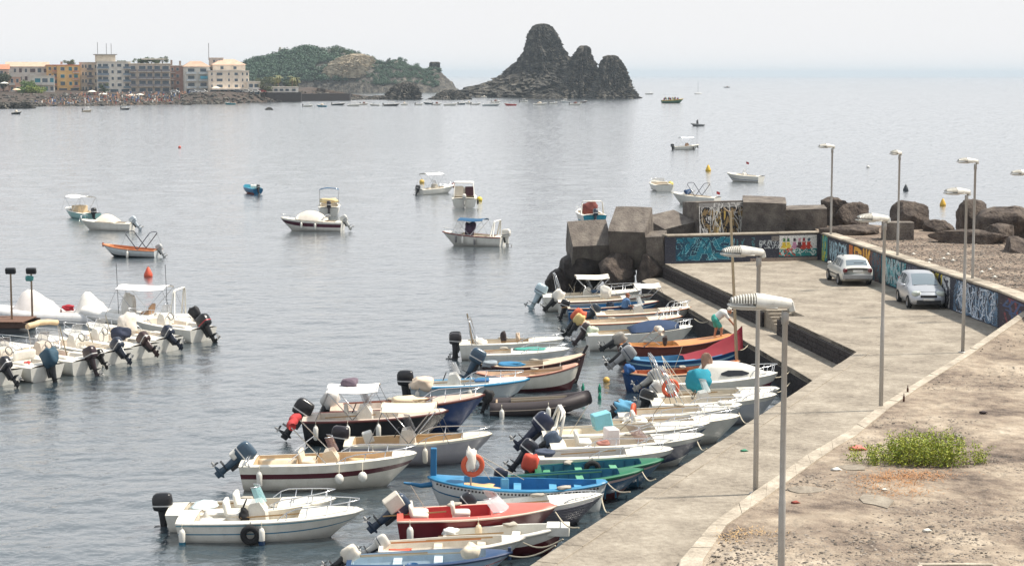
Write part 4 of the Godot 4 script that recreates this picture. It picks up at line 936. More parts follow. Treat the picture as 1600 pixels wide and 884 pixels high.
func tree(label, at, h, w, col, trunk_h, group, sd):
	var t = thing("tree", label, "tree", at, 0.0, group); var g = RandomNumberGenerator.new(); g.seed = sd; var st = nb(0)
	tube(st, [V(0, -0.5, 0), V(0.1, trunk_h * 0.6, 0), V(0, h * 0.7, 0)], w * 0.06, 6, w * 0.02)
	for k in 4: tube(st, [V(0, trunk_h * (0.6 + 0.1 * k), 0), V(cos(k * 1.7) * w * 0.3, trunk_h + (h - trunk_h) * 0.5, sin(k * 1.7) * w * 0.3)], w * 0.025, 4, w * 0.01)
	part(st, "trunk", pm(C(96, 82, 68), 0.9), t)
	st = nb(); 
	for k in 9:
		var c = V(g.randf_range(-0.5, 0.5) * w, trunk_h + (h - trunk_h) * g.randf_range(0.2, 0.8), g.randf_range(-0.5, 0.5) * w); var r = w * g.randf_range(0.2, 0.36)
		st.append_from(clump_meshes[k % clump_meshes.size()], 0, Transform3D(Basis.IDENTITY.scaled(V(r, r * 0.8, r)), c))
	put(st.commit(), "crown", leaf_mat("leaf_" + col.to_html(), col), t)
func palm(label, at, h, group, sd):
	var t = thing("palm_tree", label, "palm tree", at, sd * 1.0, group); var st = nb(0); tube(st, [V(0, -0.5, 0), V(0.2, h * 0.5, 0), V(0.1, h, 0)], 0.3, 6, 0.2); part(st, "trunk", pm(C(120, 100, 80), 0.9), t)
	st = nb()
	for k in 20:
		var a = k * 2.4; var e = 0.9 - (k % 5) * 0.4; var dir = V(cos(a), 0, sin(a)); var p = V(0.1, h, 0); var pts = [p]
		for j in 5:
			p += (dir * cos(e) + V(0, sin(e), 0)) * 0.6; e -= 0.35; pts.append(p)
		var sd2 = dir.cross(Vector3.UP) * 0.32
		for j in 5: q4(st, pts[j] - sd2 + V(0, -0.14, 0), pts[j], pts[j + 1], pts[j + 1] - sd2 + V(0, -0.14, 0)); q4(st, pts[j], pts[j] + sd2 + V(0, -0.14, 0), pts[j + 1] + sd2 + V(0, -0.14, 0), pts[j + 1])
	part(st, "fronds", leaf_mat("palm_green", C(110, 110, 70)), t)
func make_rocks():
	for k in 4: clump_meshes.append(leaf_mesh(150, 1.0, 0.2, 60 + k))
	var fr = mats.stack_basalt
	crag("sea_stack", "tall pointed basalt sea stack with a domed summit and long left shoulder", [[152, 712, 920], [143, 722, 912], [134, 748, 906], [125, 775, 900], [115, 795, 896], [104, 806, 890], [95, 814, 886], [84, 820, 882], [75, 824, 877], [66, 824, 875], [58, 825, 873], [50, 828, 868], [42, 833, 862], [38, 838, 857], [36.5, 845, 851]], 1090.0, 0.55, 1, 0.10, fr)
	crag("sea_stack", "middle sea stack with a jagged blunt top", [[154, 868, 945], [140, 878, 938], [126, 882, 933], [112, 887, 930], [100, 891, 927], [90, 895, 924], [80, 900, 922], [74, 904, 921], [71, 908, 917]], 1050.0, 0.8, 2, 0.11, fr)
	crag("sea_stack", "right hand sea stack shaped like a blunt tooth", [[155, 914, 997], [147, 924, 993], [138, 930, 988], [126, 933, 985], [114, 936, 980], [104, 939, 975], [95, 942, 970], [88, 945, 965], [86, 950, 960]], 1030.0, 0.8, 3, 0.09, fr)
	crag("shore_rock", "low dark rock foot in front of the stacks", [[154.5, 810, 880], [151, 828, 876], [147, 850, 872], [144, 860, 868]], 1020.0, 0.5, 4, 0.12, fr)
	crag("shore_rock", "dark rounded rock behind the line of small boats", [[156.5, 598, 660], [150, 603, 657], [143, 608, 655], [136, 614, 652], [130, 624, 645], [127.5, 632, 640]], 985.0, 0.7, 5, 0.12, fr)
	crag("shore_rock", "low dark rock ledge beside the rounded rock", [[156.8, 570, 612], [152, 578, 608], [149, 586, 600]], 980.0, 0.8, 6, 0.14, fr)
	crag("shore_rock", "small flat topped reef between island and stacks", [[155.5, 676, 731], [150, 684, 722], [144, 690, 714], [140, 696, 706]], 980.0, 0.7, 7, 0.12, fr)
	crag("shore_rock", "tiny black rock alone in the bay off the promenade", [[174, 413, 427], [170, 415, 424], [167.5, 418, 421]], 690.0, 0.8, 8, 0.12, fr)
	crag("shore_rock", "black rock awash off the beach", [[166, 284, 299], [162, 287, 296], [160.5, 290, 293]], 800.0, 0.8, 9, 0.12, fr)
	crag("shore_rock", "dark rocks lying before the parasols on the beach", [[166, 150, 192], [160, 158, 186], [157, 165, 176]], 800.0, 0.6, 10, 0.14, fr)
	crag("shore_rock", "black rock outcrop at the left end of the beach", [[172, -20, 54], [165, -18, 48], [160, -12, 40]], 720.0, 0.6, 11, 0.14, fr)
	# the wooded island as a height field: a ridge line with slopes to both shores
	var ridge = [[364, 142], [376, 112], [386, 106], [398, 101], [416, 96], [438, 89], [455, 86], [478, 80], [500, 81], [522, 79], [548, 84], [562, 86], [576, 88], [590, 96], [602, 102], [612, 99], [625, 94], [632, 101], [642, 107], [652, 104], [664, 111], [671, 112], [686, 113], [695, 121], [706, 128], [714, 136], [724, 144]]
	var D0 = 1430.0; var st = nb(0); var rows = []; var nx = 150; var nz = 36
	for i in nx + 1:
		var px = lerpf(362, 726, i / float(nx)); var k = 0
		while k < ridge.size() - 2 and ridge[k + 1][0] < px: k += 1
		var py = lerpf(ridge[k][1], ridge[k + 1][1], clampf((px - ridge[k][0]) / float(ridge[k + 1][0] - ridge[k][0]), 0, 1)); var top = Q(px, py, D0); var row = []
		for j in nz + 1:
			var v = j / float(nz) * 2.0 - 1.0; var f = pow(maxf(0.0, cos(v * PI / 2)), 0.62); var z = v * (62.0 - 30.0 * smoothstep(590.0, 720.0, px))
			var h = top.y * f + 5.0 * f * (fnl.get_noise_2d(top.x * 5.0, z * 5.0) + 0.6 * fnl.get_noise_2d(top.x * 14.0, z * 14.0)) * sin(PI * minf(1.0, absf(v) * 1.6 + 0.15)) + 1.5 * fnl.get_noise_2d(top.x * 40.0, z * 40.0) * f
			row.append(V(top.x, h - 1.0, -D0 + 10.0 - z))
		rows.append(row)
	sheet(st, rows, false, true); var isl = part(st, "island", mats.stack_basalt); struct_(isl, "wooded rocky island with cliffs behind the promenade", "island")
	isl.material_override = mat("island_rock", Color.WHITE, 0.95); tri(mats.island_rock, tx.basalt, 1.0 / 30.0, true, tx.n_rough, 1.0)
	crag("cliff", "pale weathered cliff face near the top of the island", [[122, 508, 560], [114, 506, 566], [106, 508, 572], [99, 514, 575], [92, 526, 576], [87, 538, 572], [84, 550, 564]], 1370.0, 0.4, 12, 0.12, pale_rock())
	crag("rock_pinnacle", "square rock tower on the right end of the island", [[130, 664, 694], [119, 667, 690], [112, 669, 688], [104, 671, 686], [98, 672, 686], [96.5, 674, 684]], 1425.0, 0.7, 13, 0.09, fr)
	crag("rock_pinnacle", "slim rock tooth beside the square rock tower", [[122, 646, 660], [114, 648, 657], [108, 650, 656]], 1428.0, 0.8, 14, 0.1, fr)
	# scrub on the island, read as one mass, with single trees on the sky line
	var g = RandomNumberGenerator.new(); g.seed = 8; var mm = MultiMesh.new(); mm.transform_format = MultiMesh.TRANSFORM_3D; mm.mesh = clump_meshes[0]; mm.instance_count = 1700; var n = 0
	while n < 1700:
		var i = int(pow(g.randf(), 1.05) * 135.0); var j = g.randi_range(2, 22); var p = rows[i][j]
		if i > 56 and i < 92 and p.y < 33.0 and g.randf() < 0.75: continue
		if p.y < 5.0 and g.randf() < 0.6: continue
		if i > 70 and g.randf() < 0.45: continue
		var r = g.randf_range(1.4, 4.6) * (0.6 if i > 80 else 1.0); mm.set_instance_transform(n, Transform3D(Basis(Vector3.UP, g.randf() * 6.0).scaled(V(r, r * 0.75, r)), p + V(0, r * 0.35, 0))); n += 1
	var sc = MultiMeshInstance3D.new(); sc.multimesh = mm; sc.name = "island_scrub"; sc.material_override = leaf_mat("scrub", C(66, 92, 72)); add_child(sc); sc.set_meta("kind", "stuff"); sc.set_meta("label", "dense dark green scrub covering the island slopes"); sc.set_meta("category", "scrub")
	for a in [[388, 104, 6.5], [404, 100, 5.5], [415, 96, 5.0], [428, 92, 6.0], [462, 82, 6.5], [482, 77, 7.5], [498, 76, 7.0], [528, 76, 7.5], [543, 80, 6.0], [512, 80, 6.0], [470, 90, 7.0], [445, 95, 6.5]]:
		tree("rounded dark tree on the island sky line", Q(a[0], a[1] + 8, 1415.0) + V(0, -2.5, 0), a[2], a[2] * 1.25, C(72, 88, 56), 1.2, "trees on the island ridge", a[0])
	st = nb(); box(st, V(0, 0, 0), V(6.5, 6, 5)); box(st, V(-2.2, 3.6, 0), V(1.2, 1.4, 4)); var ru = part(st, "ruined_tower", pm(C(170, 164, 150), 0.9)); ru.position = Q(442, 83, 1420.0); tag(ru, "square stone ruin among trees on the island", "ruin")
func pale_rock():
	if mats.has("pale_cliff"): return mats.pale_cliff
	var m = mat("pale_cliff", Color(1.0, 0.98, 0.94), 0.95); tri(m, tx.pale, 1.0 / 22.0, true, tx.n_rough, 1.0)
	return m
func wallm(c):
	var key = "plaster_" + c.to_html()
	if mats.has(key): return mats[key]
	var m = mat(key, c, 0.9); tri(m, tx.plaster, 1.0 / 9.0, true); return m
func building(b):
	# b: x0, x1, top, foot in photograph pixels at distance dist; floors, cols and what hangs on them
	var dist = b.get("dist", 900.0); var a = Q(b.x0, b.foot, dist); var c = Q(b.x1, b.foot, dist); var top = Q(b.x0, b.top, dist).y; var base = a.y - 2.0; var w = (c.x - a.x) * 1.03; var h = top - base; var dep = b.get("depth", 12.0)
	var o = thing("building", b.label, "building", V((a.x + c.x) * 0.5, base, -dist), deg_to_rad(b.get("turn", 14.0)))
	var wm = wallm(b.col); var st = nb(); box(st, V(0, h * 0.5, -dep * 0.5), V(w, h, dep)); part(st, "wall", wm, o)
	if b.get("roof", "") == "tile":
		st = nb(); prism(st, [Vector2(0.6, 0), Vector2(-dep * 0.5, 2.2), Vector2(-dep - 0.6, 0)], w + 1.0, Transform3D(Basis(Vector3.UP, -PI / 2), V(0, h + 0.02, 0))); part(st, "roof", wallm(b.get("roofcol", C(188, 130, 104))), o)
	elif b.get("roof", "") == "hip":
		st = nb(); var e = [V(-w * 0.5 - 0.6, h, 0.6), V(w * 0.5 + 0.6, h, 0.6), V(w * 0.5 + 0.6, h, -dep - 0.6), V(-w * 0.5 - 0.6, h, -dep - 0.6)]; var r0 = V(-w * 0.2, h + 2.6, -dep * 0.5); var r1 = V(w * 0.2, h + 2.6, -dep * 0.5)
		q4(st, e[0], e[1], r1, r0); t3(st, e[1], e[2], r1); q4(st, e[2], e[3], r0, r1); t3(st, e[3], e[0], r0); q4(st, e[0], e[3], e[2], e[1]); part(st, "roof", wallm(b.get("roofcol", C(190, 160, 140))), o)
	else:
		st = nb(); box(st, V(0, h + 0.15, -dep * 0.5), V(w + 0.5, 0.34, dep + 0.5)); part(st, "cornice", wallm(b.get("roofcol", C(214, 208, 200))), o)
	var fh = (h - 2.0 - b.get("ground", 0.6)) / b.floors; var cols = b.cols; var gl = mat("far_glass", C(70, 84, 96), 0.2); var shut = b.get("shutter", null)
	for f in b.floors:
		var y = 2.0 + b.get("ground", 0.6) + f * fh
		for k in cols.size():
			# each column: [place 0..1, width m, kind]: w window, b balcony door, l loggia, n nothing
			var q = cols[k]; var x = (q[0] - 0.5) * w; var ww = q[1]; var kind = q[2]
			if kind == "n": continue
			var wh = fh * (0.5 if kind == "w" else 0.74); var yc = y + fh * (0.52 if kind == "w" else 0.4)
			st = nb(); box(st, V(x, yc, 0.06), V(ww, wh, 0.14)); var fr = part(st, "window", wallm(C(226, 222, 214)) if shut == null or (f + k) % 3 else pm(shut, 0.6), o)
			st = nb(); box(st, V(x, yc, 0.14), V(ww - 0.22, wh - 0.2, 0.06)); part(st, "pane", gl if shut == null or (f + k) % 2 == 0 else pm(shut, 0.6), fr)
			if kind != "w":
				var bw = ww + (1.2 if kind == "b" else 0.5)
				st = nb(); box(st, V(x, y - 0.08, 0.75), V(bw, 0.2, 1.5)); var sl = part(st, "balcony", wallm(b.get("balc", C(222, 218, 212))), o)
				st = nb(); box(st, V(x, y + 0.5, 1.44), V(bw, 1.0 if kind == "l" else 0.9, 0.08)); part(st, "parapet", wallm(b.get("railcol", C(206, 204, 202))), sl)
				for sg in [-1, 1]: st = nb(); box(st, V(x + sg * (bw * 0.5 - 0.04), y + 0.5, 0.72), V(0.08, 0.9, 1.4)); part(st, "side_rail", wallm(b.get("railcol", C(206, 204, 202))), sl)
	if b.get("ground", 0.6) > 1.5:
		var n = maxi(2, int(w / 4.0))
		for k in n:
			st = nb(); box(st, V((k + 0.5) / n * w - w * 0.5, 2.0 + b.ground * 0.45, 0.05), V(w / n * 0.7, b.ground * 0.8, 0.12)); part(st, "shop_front", gl, o)
	for e in b.get("extra", []):
		st = nb(); box(st, e[1], e[2]); part(st, e[0], wallm(e[3]), o)
	return o
func make_town():
	# shore: rows of ground from the water up to the street
	var shore = [[-160, 169], [-20, 167.5], [30, 167.5], [55, 166.5], [120, 166], [200, 165], [260, 163], [330, 162.5], [400, 160], [480, 157], [560, 156], [600, 155], [640, 154]]
	var st = nb(0); var rows = []; var n = 130
	for i in n + 1:
		var f = i / float(n) * (shore.size() - 1); var k = mini(int(f), shore.size() - 2); var px = lerpf(shore[k][0], shore[k + 1][0], f - k); var p = P(px, lerpf(shore[k][1], shore[k + 1][1], f - k), 0.0)
		var low = 1.0 - 0.75 * smoothstep(470.0, 580.0, px); var row = []; var far = lerpf(170.0, 26.0, smoothstep(410.0, 500.0, px))
		var wd = lerpf(1.0, 0.32, smoothstep(210.0, 300.0, px))
		for q in [[0, -0.6], [12, 0.6], [28, 1.3], [50, 2.2], [75, 3.3], [94, 4.0], [125, 4.4], [420, 6.0]]:
			row.append(p + V(0, q[1] * low + (0.35 * fnl.get_noise_2d(px * 40.0, q[0] * 40.0) if q[0] < 90 else 0.0), -minf(q[0] * wd, far)))
		row.append(row[-1] + V(0, -8, -3)); rows.append(row)
	sheet(st, rows); var m = mat("beach_stones", C(122, 116, 114), 0.95); tri(m, tx.gravel, 1.0 / 14.0, true, tx.n_rough, 1.0)
	struct_(part(st, "shore", m), "stony grey shore below the town houses", "shore")
	# rocks strewn along the waterline
	var mm = MultiMesh.new(); mm.transform_format = MultiMesh.TRANSFORM_3D; mm.mesh = clump_rock(); var g = RandomNumberGenerator.new(); g.seed = 77; mm.instance_count = 1500
	for k in 1500:
		var row = rows[g.randi_range(0, n)]; var j = mini(4, int(pow(g.randf(), 1.5) * 5.0)); var p = row[j].lerp(row[j + 1], g.randf()); var s = g.randf_range(0.25, 0.9) * (1.4 if g.randf() < 0.15 else 1.0)
		mm.set_instance_transform(k, Transform3D(R(g.randf() * 90, g.randf() * 360, 0).scaled(V(s, s * 0.7, s)), p + V(g.randf_range(-2, 2), 0.1, 0)))
	var ro = MultiMeshInstance3D.new(); ro.multimesh = mm; ro.name = "shore_stones"; ro.material_override = mats.stack_basalt; add_child(ro); ro.set_meta("kind", "stuff"); ro.set_meta("label", "dark lava stones strewn along the waterline"); ro.set_meta("category", "stones")
	# bathers, towels and chairs on the beach, too many and small to count
	var bm = BoxMesh.new(); bm.size = V(0.5, 1.3, 0.4); mm = MultiMesh.new(); mm.transform_format = MultiMesh.TRANSFORM_3D; mm.use_colors = true; mm.mesh = bm; mm.instance_count = 520
	for k in 520:
		var i = g.randi_range(26, 66); var j = g.randi_range(1, 4); var p = rows[i][j].lerp(rows[i][j + 1], g.randf()); var lie = g.randf() < 0.45
		mm.set_instance_transform(k, Transform3D((R(90, g.randf() * 360, 0) if lie else R(0, g.randf() * 360, 0)).scaled(Vector3.ONE * g.randf_range(0.7, 1.1)), p + V(g.randf_range(-3, 3), 0.15 if lie else 0.6, 0)))
		mm.set_instance_color(k, [Color(0.35, 0.2, 0.14), Color(0.42, 0.26, 0.18), Color(0.6, 0.58, 0.55), Color(0.3, 0.07, 0.06), Color(0.08, 0.14, 0.28), Color(0.5, 0.3, 0.2), Color(0.1, 0.1, 0.11)][g.randi_range(0, 6)])
	var cr = MultiMeshInstance3D.new(); cr.multimesh = mm; cr.name = "beach_crowd"; cr.material_override = mat("crowd", Color.WHITE, 0.8, 0.0, {"vertex_color_use_as_albedo": true}); add_child(cr); cr.set_meta("kind", "stuff"); cr.set_meta("label", "distant crowd of bathers and towels on the stony beach"); cr.set_meta("category", "crowd")
	for a in [[78, 155, C(228, 170, 120)], [160, 149, C(230, 224, 214)], [172, 153, C(228, 214, 200)], [192, 151, C(206, 120, 104)], [205, 151, C(226, 200, 180)], [143, 145, C(232, 228, 220)], [25, 142, C(222, 206, 176)], [6, 132, C(226, 224, 218)], [218, 150, C(220, 216, 206)], [337, 139, C(230, 220, 206)]]:
		var t = thing("parasol", {78: "orange parasol standing alone among the bathers", 192: "red parasol on the beach before the white tower block"}.get(a[0], "pale parasol over the beach terrace"), "parasol", Q(a[0], a[1] + 5, 845.0), 0.0, "beach parasols")
		st = nb(0); tube(st, [V(0, -1, 0), V(0, 2.4, 0)], 0.06, 5); part(st, "pole", pm(C(200, 196, 190), 0.6), t); st = nb(); lathe(st, [[2.0, 1.9], [1.1, 2.35], [0.0, 2.6]], Transform3D.IDENTITY, 10); part(st, "canopy", pm(a[2], 0.8), t)
	# promenade wall
	st = nb(); var pw0 = Q(250, 152, 872.0); var pw1 = Q(470, 152, 905.0); slab(st, [xz(pw0), xz(pw1), xz(pw1 + V(0, 0, -3)), xz(pw0 + V(0, 0, -3))], 4.3, 0.0); tag(part(st, "promenade_wall", mats.dark_wall), "dark stone sea wall below the promenade and hotel", "wall")
	st = nb(); pw0 = Q(470, 150, 925.0); pw1 = Q(546, 150, 945.0); slab(st, [xz(pw0), xz(pw1), xz(pw1 + V(0, 0, -8)), xz(pw0 + V(0, 0, -8))], 3.4, -0.5); tag(part(st, "jetty_wall", mats.dark_wall), "dark stone jetty running out from the white pavilion", "wall")
	var W = "w"; var B = "b"; var L_ = "l"
	building({"label": "pink house with red tiled roof at the left end of the town", "x0": -30, "x1": 12, "top": 108, "foot": 143, "col": C(214, 184, 168), "roof": "tile", "floors": 3, "cols": [[0.2, 1.4, W], [0.75, 1.4, W]], "dist": 880.0})
	building({"label": "grey white row house with low tiled roof beside the orange block", "x0": 12, "x1": 74, "top": 104, "foot": 143, "col": C(214, 212, 208), "roof": "tile", "roofcol": C(190, 170, 150), "floors": 3, "cols": [[0.2, 1.2, W], [0.33, 1.2, W], [0.46, 1.2, W], [0.62, 2.6, W], [0.78, 1.6, B], [0.92, 1.6, B]], "depth": 14.0, "shutter": C(90, 74, 80)})
	building({"label": "small coral house with terrace above the beach", "x0": 13, "x1": 31, "top": 120, "foot": 147, "col": C(216, 176, 158), "floors": 2, "cols": [[0.3, 1.3, B], [0.75, 1.3, W]], "dist": 868.0, "depth": 9.0})
	building({"label": "white terrace house with teal awnings and balconies", "x0": 48, "x1": 84, "top": 119, "foot": 147, "col": C(222, 218, 212), "floors": 2, "cols": [[0.3, 2.6, B], [0.6, 2.6, B], [0.88, 1.6, L_]], "dist": 872.0, "depth": 10.0, "shutter": C(24, 120, 140)})
	building({"label": "yellow orange balcony wing of the apartment block", "x0": 73, "x1": 90, "top": 102, "foot": 146, "col": C(226, 188, 134), "floors": 4, "cols": [[0.3, 1.2, W], [0.75, 1.4, B]], "roofcol": C(214, 132, 100), "depth": 14.0, "railcol": C(206, 150, 120), "dist": 897.0})
	building({"label": "bright orange yellow apartment block with teal shutters", "x0": 90, "x1": 124, "top": 102, "foot": 147, "col": C(234, 192, 128), "floors": 3, "ground": 3.2, "cols": [[0.24, 2.0, W], [0.58, 1.4, W], [0.82, 1.7, B]], "roofcol": C(222, 128, 96), "depth": 14.0, "shutter": C(40, 120, 138), "railcol": C(200, 150, 126), "dist": 894.0, "extra": [["chimney", V(-3, 16.4, -6), V(1, 1.2, 1), C(200, 180, 165)]]})
	building({"label": "beige apartment house with narrow windows left of the tall white block", "x0": 126, "x1": 154, "top": 98, "foot": 146, "col": C(218, 206, 192), "floors": 4, "cols": [[0.14, 0.9, W], [0.3, 0.9, W], [0.52, 1.6, B], [0.82, 1.0, W]], "depth": 15.0, "railcol": C(120, 116, 124)})
	building({"label": "tall white tower block with blue shaded loggias and roof terrace", "x0": 153, "x1": 203, "top": 97, "foot": 148, "col": C(230, 226, 218), "floors": 4, "ground": 3.0, "cols": [[0.08, 1.8, L_], [0.25, 2.6, L_], [0.46, 1.2, W], [0.66, 2.0, W], [0.89, 2.2, B]], "depth": 15.0, "railcol": C(120, 136, 152), "dist": 892.0, "extra": [["roof_room", V(-3.6, 18.6, -6), V(9.0, 3.4, 8), C(226, 216, 200)], ["roof_terrace", V(-3.6, 20.5, -6), V(10.6, 0.4, 10), C(176, 174, 172)], ["mast", V(-7, 23.2, -6), V(0.22, 6.0, 0.22), C(120, 116, 118)], ["mast", V(-3, 23.0, -6), V(0.22, 5.4, 0.22), C(120, 116, 118)], ["mast", V(-0.8, 23.0, -6), V(0.22, 5.2, 0.22), C(120, 116, 118)]]})
	building({"label": "wide apartment block with four rows of deep balconies and roof garden", "x0": 203, "x1": 265, "top": 100, "foot": 148, "col": C(196, 184, 172), "floors": 4, "cols": [[0.1, 2.2, L_], [0.32, 3.2, L_], [0.5, 2.4, L_], [0.68, 2.8, L_], [0.88, 3.2, L_]], "depth": 15.0, "balc": C(232, 226, 216), "railcol": C(128, 128, 136), "roofcol": C(226, 212, 190), "dist": 895.0, "extra": [["roof_pergola", V(2.5, 18.5, -4), V(12, 0.5, 5), C(226, 222, 214)]]})
	building({"label": "brown and pink narrow house between two balcony blocks", "x0": 263, "x1": 289, "top": 103, "foot": 147, "col": C(176, 142, 132), "floors": 4, "cols": [[0.25, 1.2, B], [0.55, 1.4, W], [0.8, 0.9, "n"]], "depth": 14.0, "railcol": C(150, 130, 126), "extra": [["chimney", V(-2, 16.6, -5), V(0.9, 2.6, 0.9), C(140, 126, 120)], ["chimney", V(2, 16.4, -5), V(0.9, 2.2, 0.9), C(150, 140, 134)]]})
	building({"label": "white house with pale blue awning and wide balconies", "x0": 289, "x1": 327, "top": 104, "foot": 148, "col": C(216, 214, 208), "floors": 3, "ground": 3.0, "cols": [[0.26, 3.2, B], [0.74, 3.0, B]], "depth": 14.0, "railcol": C(196, 204, 210), "roof": "hip", "dist": 893.0, "extra": [["awning", V(3.6, 10.0, 1.5), V(4.6, 1.3, 1.2), C(96, 176, 204)]]})
	building({"label": "stepped cream hotel with hipped roofs and rows of dark windows", "x0": 327, "x1": 388, "top": 111, "foot": 148, "col": C(232, 220, 206), "floors": 3, "ground": 2.6, "cols": [[0.08, 0.8, W], [0.27, 2.8, W], [0.5, 0.9, W], [0.68, 1.7, W], [0.84, 0.8, W], [0.95, 1.0, W]], "depth": 20.0, "dist": 890.0, "extra": [["terrace_slab", V(2.0, 4.6, 1.6), V(20, 0.5, 4.0), C(234, 226, 216)]]})
	building({"label": "set back top floor of the cream hotel under a tiled roof", "x0": 333, "x1": 382, "top": 101, "foot": 112, "col": C(234, 222, 208), "floors": 1, "ground": 0.2, "cols": [[0.28, 1.6, W], [0.68, 1.6, W]], "depth": 14.0, "roof": "hip", "dist": 896.0, "roofcol": C(206, 176, 156)})
	building({"label": "hotel roof house with water tanks and a tall mast", "x0": 328, "x1": 348, "top": 91, "foot": 101, "col": C(196, 190, 184), "floors": 1, "ground": 0.2, "cols": [[0.3, 1.0, W], [0.7, 1.0, W]], "depth": 6.0, "dist": 900.0, "extra": [["mast", V(-3.6, 8.0, 0), V(0.25, 8.0, 0.25), C(130, 126, 128)]]})
	building({"label": "low stepped hotel annex with open terrace", "x0": 386, "x1": 406, "top": 128, "foot": 148, "col": C(226, 214, 200), "floors": 1, "ground": 2.4, "cols": [[0.3, 2.0, L_], [0.7, 2.0, L_]], "depth": 16.0, "dist": 890.0})
	building({"label": "low white seaside pavilion with a row of openings", "x0": 408, "x1": 465, "top": 136.5, "foot": 146, "col": C(236, 232, 226), "floors": 1, "ground": 0.4, "cols": [[0.1, 1.8, W], [0.25, 1.8, W], [0.4, 1.8, W], [0.55, 1.8, W], [0.7, 1.8, W], [0.88, 1.8, W]], "depth": 12.0, "dist": 905.0})
	# trees of the town
	tree("dense green tree by the coral house", Q(42, 143, 862.0) + V(0, -1.5, 0), 6.5, 7.0, C(86, 110, 52), 1.0, "trees in the town", 3)
	tree("yellow green bush before the teal awnings", Q(56, 146, 860.0) + V(0, -1.0, 0), 4.0, 6.0, C(128, 142, 66), 0.6, "trees in the town", 4)
	tree("dark tree at the left end of the town", Q(4, 138, 865.0) + V(0, -2, 0), 9.5, 8.0, C(62, 72, 50), 2.0, "trees in the town", 5)
	tree("slim dark tree before the tall white block", Q(163, 147, 875.0) + V(0, -1, 0), 6.5, 3.2, C(72, 86, 60), 1.0, "trees in the town", 6)
	for a in [[190, 98, 2.6], [215, 97, 3.2], [222, 96, 4.0], [236, 97, 3.2], [243, 97, 3.0], [253, 96, 3.6], [107, 100, 3.6]]:
		tree("small planted shrub on a flat roof", Q(a[0], a[1] + 3, 900.0) + V(0, -0.5, 0), a[2], a[2] * 1.2, C(84, 98, 68), 0.8, "roof garden plants", a[0])
	tree("olive green tree beside the low white pavilion", Q(412, 147, 893.0) + V(0, -1, 0), 9.0, 7.0, C(84, 90, 62), 2.0, "trees in the town", 9)
	tree("dark tree behind the low white pavilion", Q(446, 146, 925.0) + V(0, -1, 0), 7.5, 8.0, C(70, 84, 58), 2.0, "trees in the town", 10)
	palm("dry tipped palm behind the pavilion", Q(434, 147, 915.0), 8.0, "palms behind the pavilion", 1); palm("dry tipped palm behind the pavilion", Q(428, 147, 917.0), 7.2, "palms behind the pavilion", 2); palm("dry tipped palm behind the pavilion", Q(457, 147, 915.0), 7.6, "palms behind the pavilion", 3); palm("dry tipped palm behind the pavilion", Q(463, 147, 917.0), 6.9, "palms behind the pavilion", 4)
	# cars parked along the promenade, a few pixels each
	var cc = [C(226, 226, 224), C(206, 210, 214), C(232, 230, 226), C(90, 96, 104), C(214, 210, 204), C(228, 226, 222), C(170, 60, 50)]; var xs = [270, 298, 312, 366, 379, 393, 401]
	for k in 7:
		var t = thing("parked_car", ["white car parked at the promenade by the balcony block", "silver car parked below the blue awning", "white car parked next to the silver one below the awning", "dark car parked before the hotel", "pale car parked before the hotel terrace", "white car parked by the hotel annex", "red car parked at the end of the promenade"][k], "car", V(Q(xs[k], 147, 872.0).x, 4.35, -877.0 - k * 2.0), 0.0, "far cars along the promenade")
		st = nb(); prism(st, [Vector2(-2.0, 0.25), Vector2(2.0, 0.25), Vector2(2.05, 0.75), Vector2(1.1, 0.9), Vector2(0.5, 1.4), Vector2(-1.2, 1.45), Vector2(-1.9, 0.95), Vector2(-2.05, 0.7)], 1.6); part(st, "body", pm(cc[k], 0.3), t)
		st = nb(); prism(st, [Vector2(-1.6, 0.95), Vector2(0.9, 0.92), Vector2(0.45, 1.32), Vector2(-1.1, 1.36)], 1.64); part(st, "window", mat("dark_glass", C(38, 42, 50), 0.08), t)
		for x in [-1.25, 1.25]: st = nb(0); lathe(st, [[0.31, -0.86], [0.31, 0.86]], Transform3D(Basis(Vector3.RIGHT, PI / 2), V(x, 0.31, 0)), 10); part(st, "wheel", pm(C(35, 35, 36), 0.8), t)
func clump_rock():
	var st = nb(); blob(st, Vector3.ZERO, V(1.2, 0.9, 1.0), 0.7, Basis.IDENTITY, 0.5, 8); st.generate_normals(); return st.commit()
# ---------- the boats of the photograph, each at the spot where its hull meets the water
func spot(cx, yw, L, B, turn):
	var a = deg_to_rad(turn); var p = P(cx, yw, 0.0); var sh = 0.42 * B * absf(cos(a)) + 0.46 * L * absf(sin(a))
	var q = V(p.x * (-p.z + sh) / -p.z, 0, p.z - sh); return q
func stern_spot(px, py, L, turn):
	var a = deg_to_rad(turn); return P(px, py, 0.0) + V(cos(a), 0, -sin(a)) * L * 0.5
func F(called, label, at, L, B, turn, form, more = {}):
	var d = {"n": called, "l": label, "at": at, "L": L, "B": B, "turn": turn, "form": form}
	match form:
		"motor": d.merge({"fs": 0.52, "fb": 0.78, "side": 0.2, "open": [0.1, 0.66], "floor": 0.16, "hull": C(228, 226, 220), "deck": C(228, 224, 214), "inside": C(222, 212, 196)})
		"row": d.merge({"fs": 0.42, "fb": 0.66, "side": 0.07, "open": [0.03, 0.84], "floor": 0.1, "hull": C(226, 226, 222), "draft": 0.2, "camber": 0.03})
		"gozzo": d.merge({"fs": 0.55, "fb": 0.72, "side": 0.08, "open": [0.12, 0.84], "floor": 0.14, "hull": C(226, 226, 222), "draft": 0.3, "camber": 0.05, "rake": 0.08})
		"rib": d.merge({"hull": C(228, 226, 222)})
	d.merge(more, true)
	if d.get("g", "") == "boats moored bow to the quay": d.fs *= 1.12; d.fb *= 1.1; d.floor *= 1.1
	return make_boat(d)
func S(cx, yw, L, B, turn): return spot(cx, yw, L, B, turn)
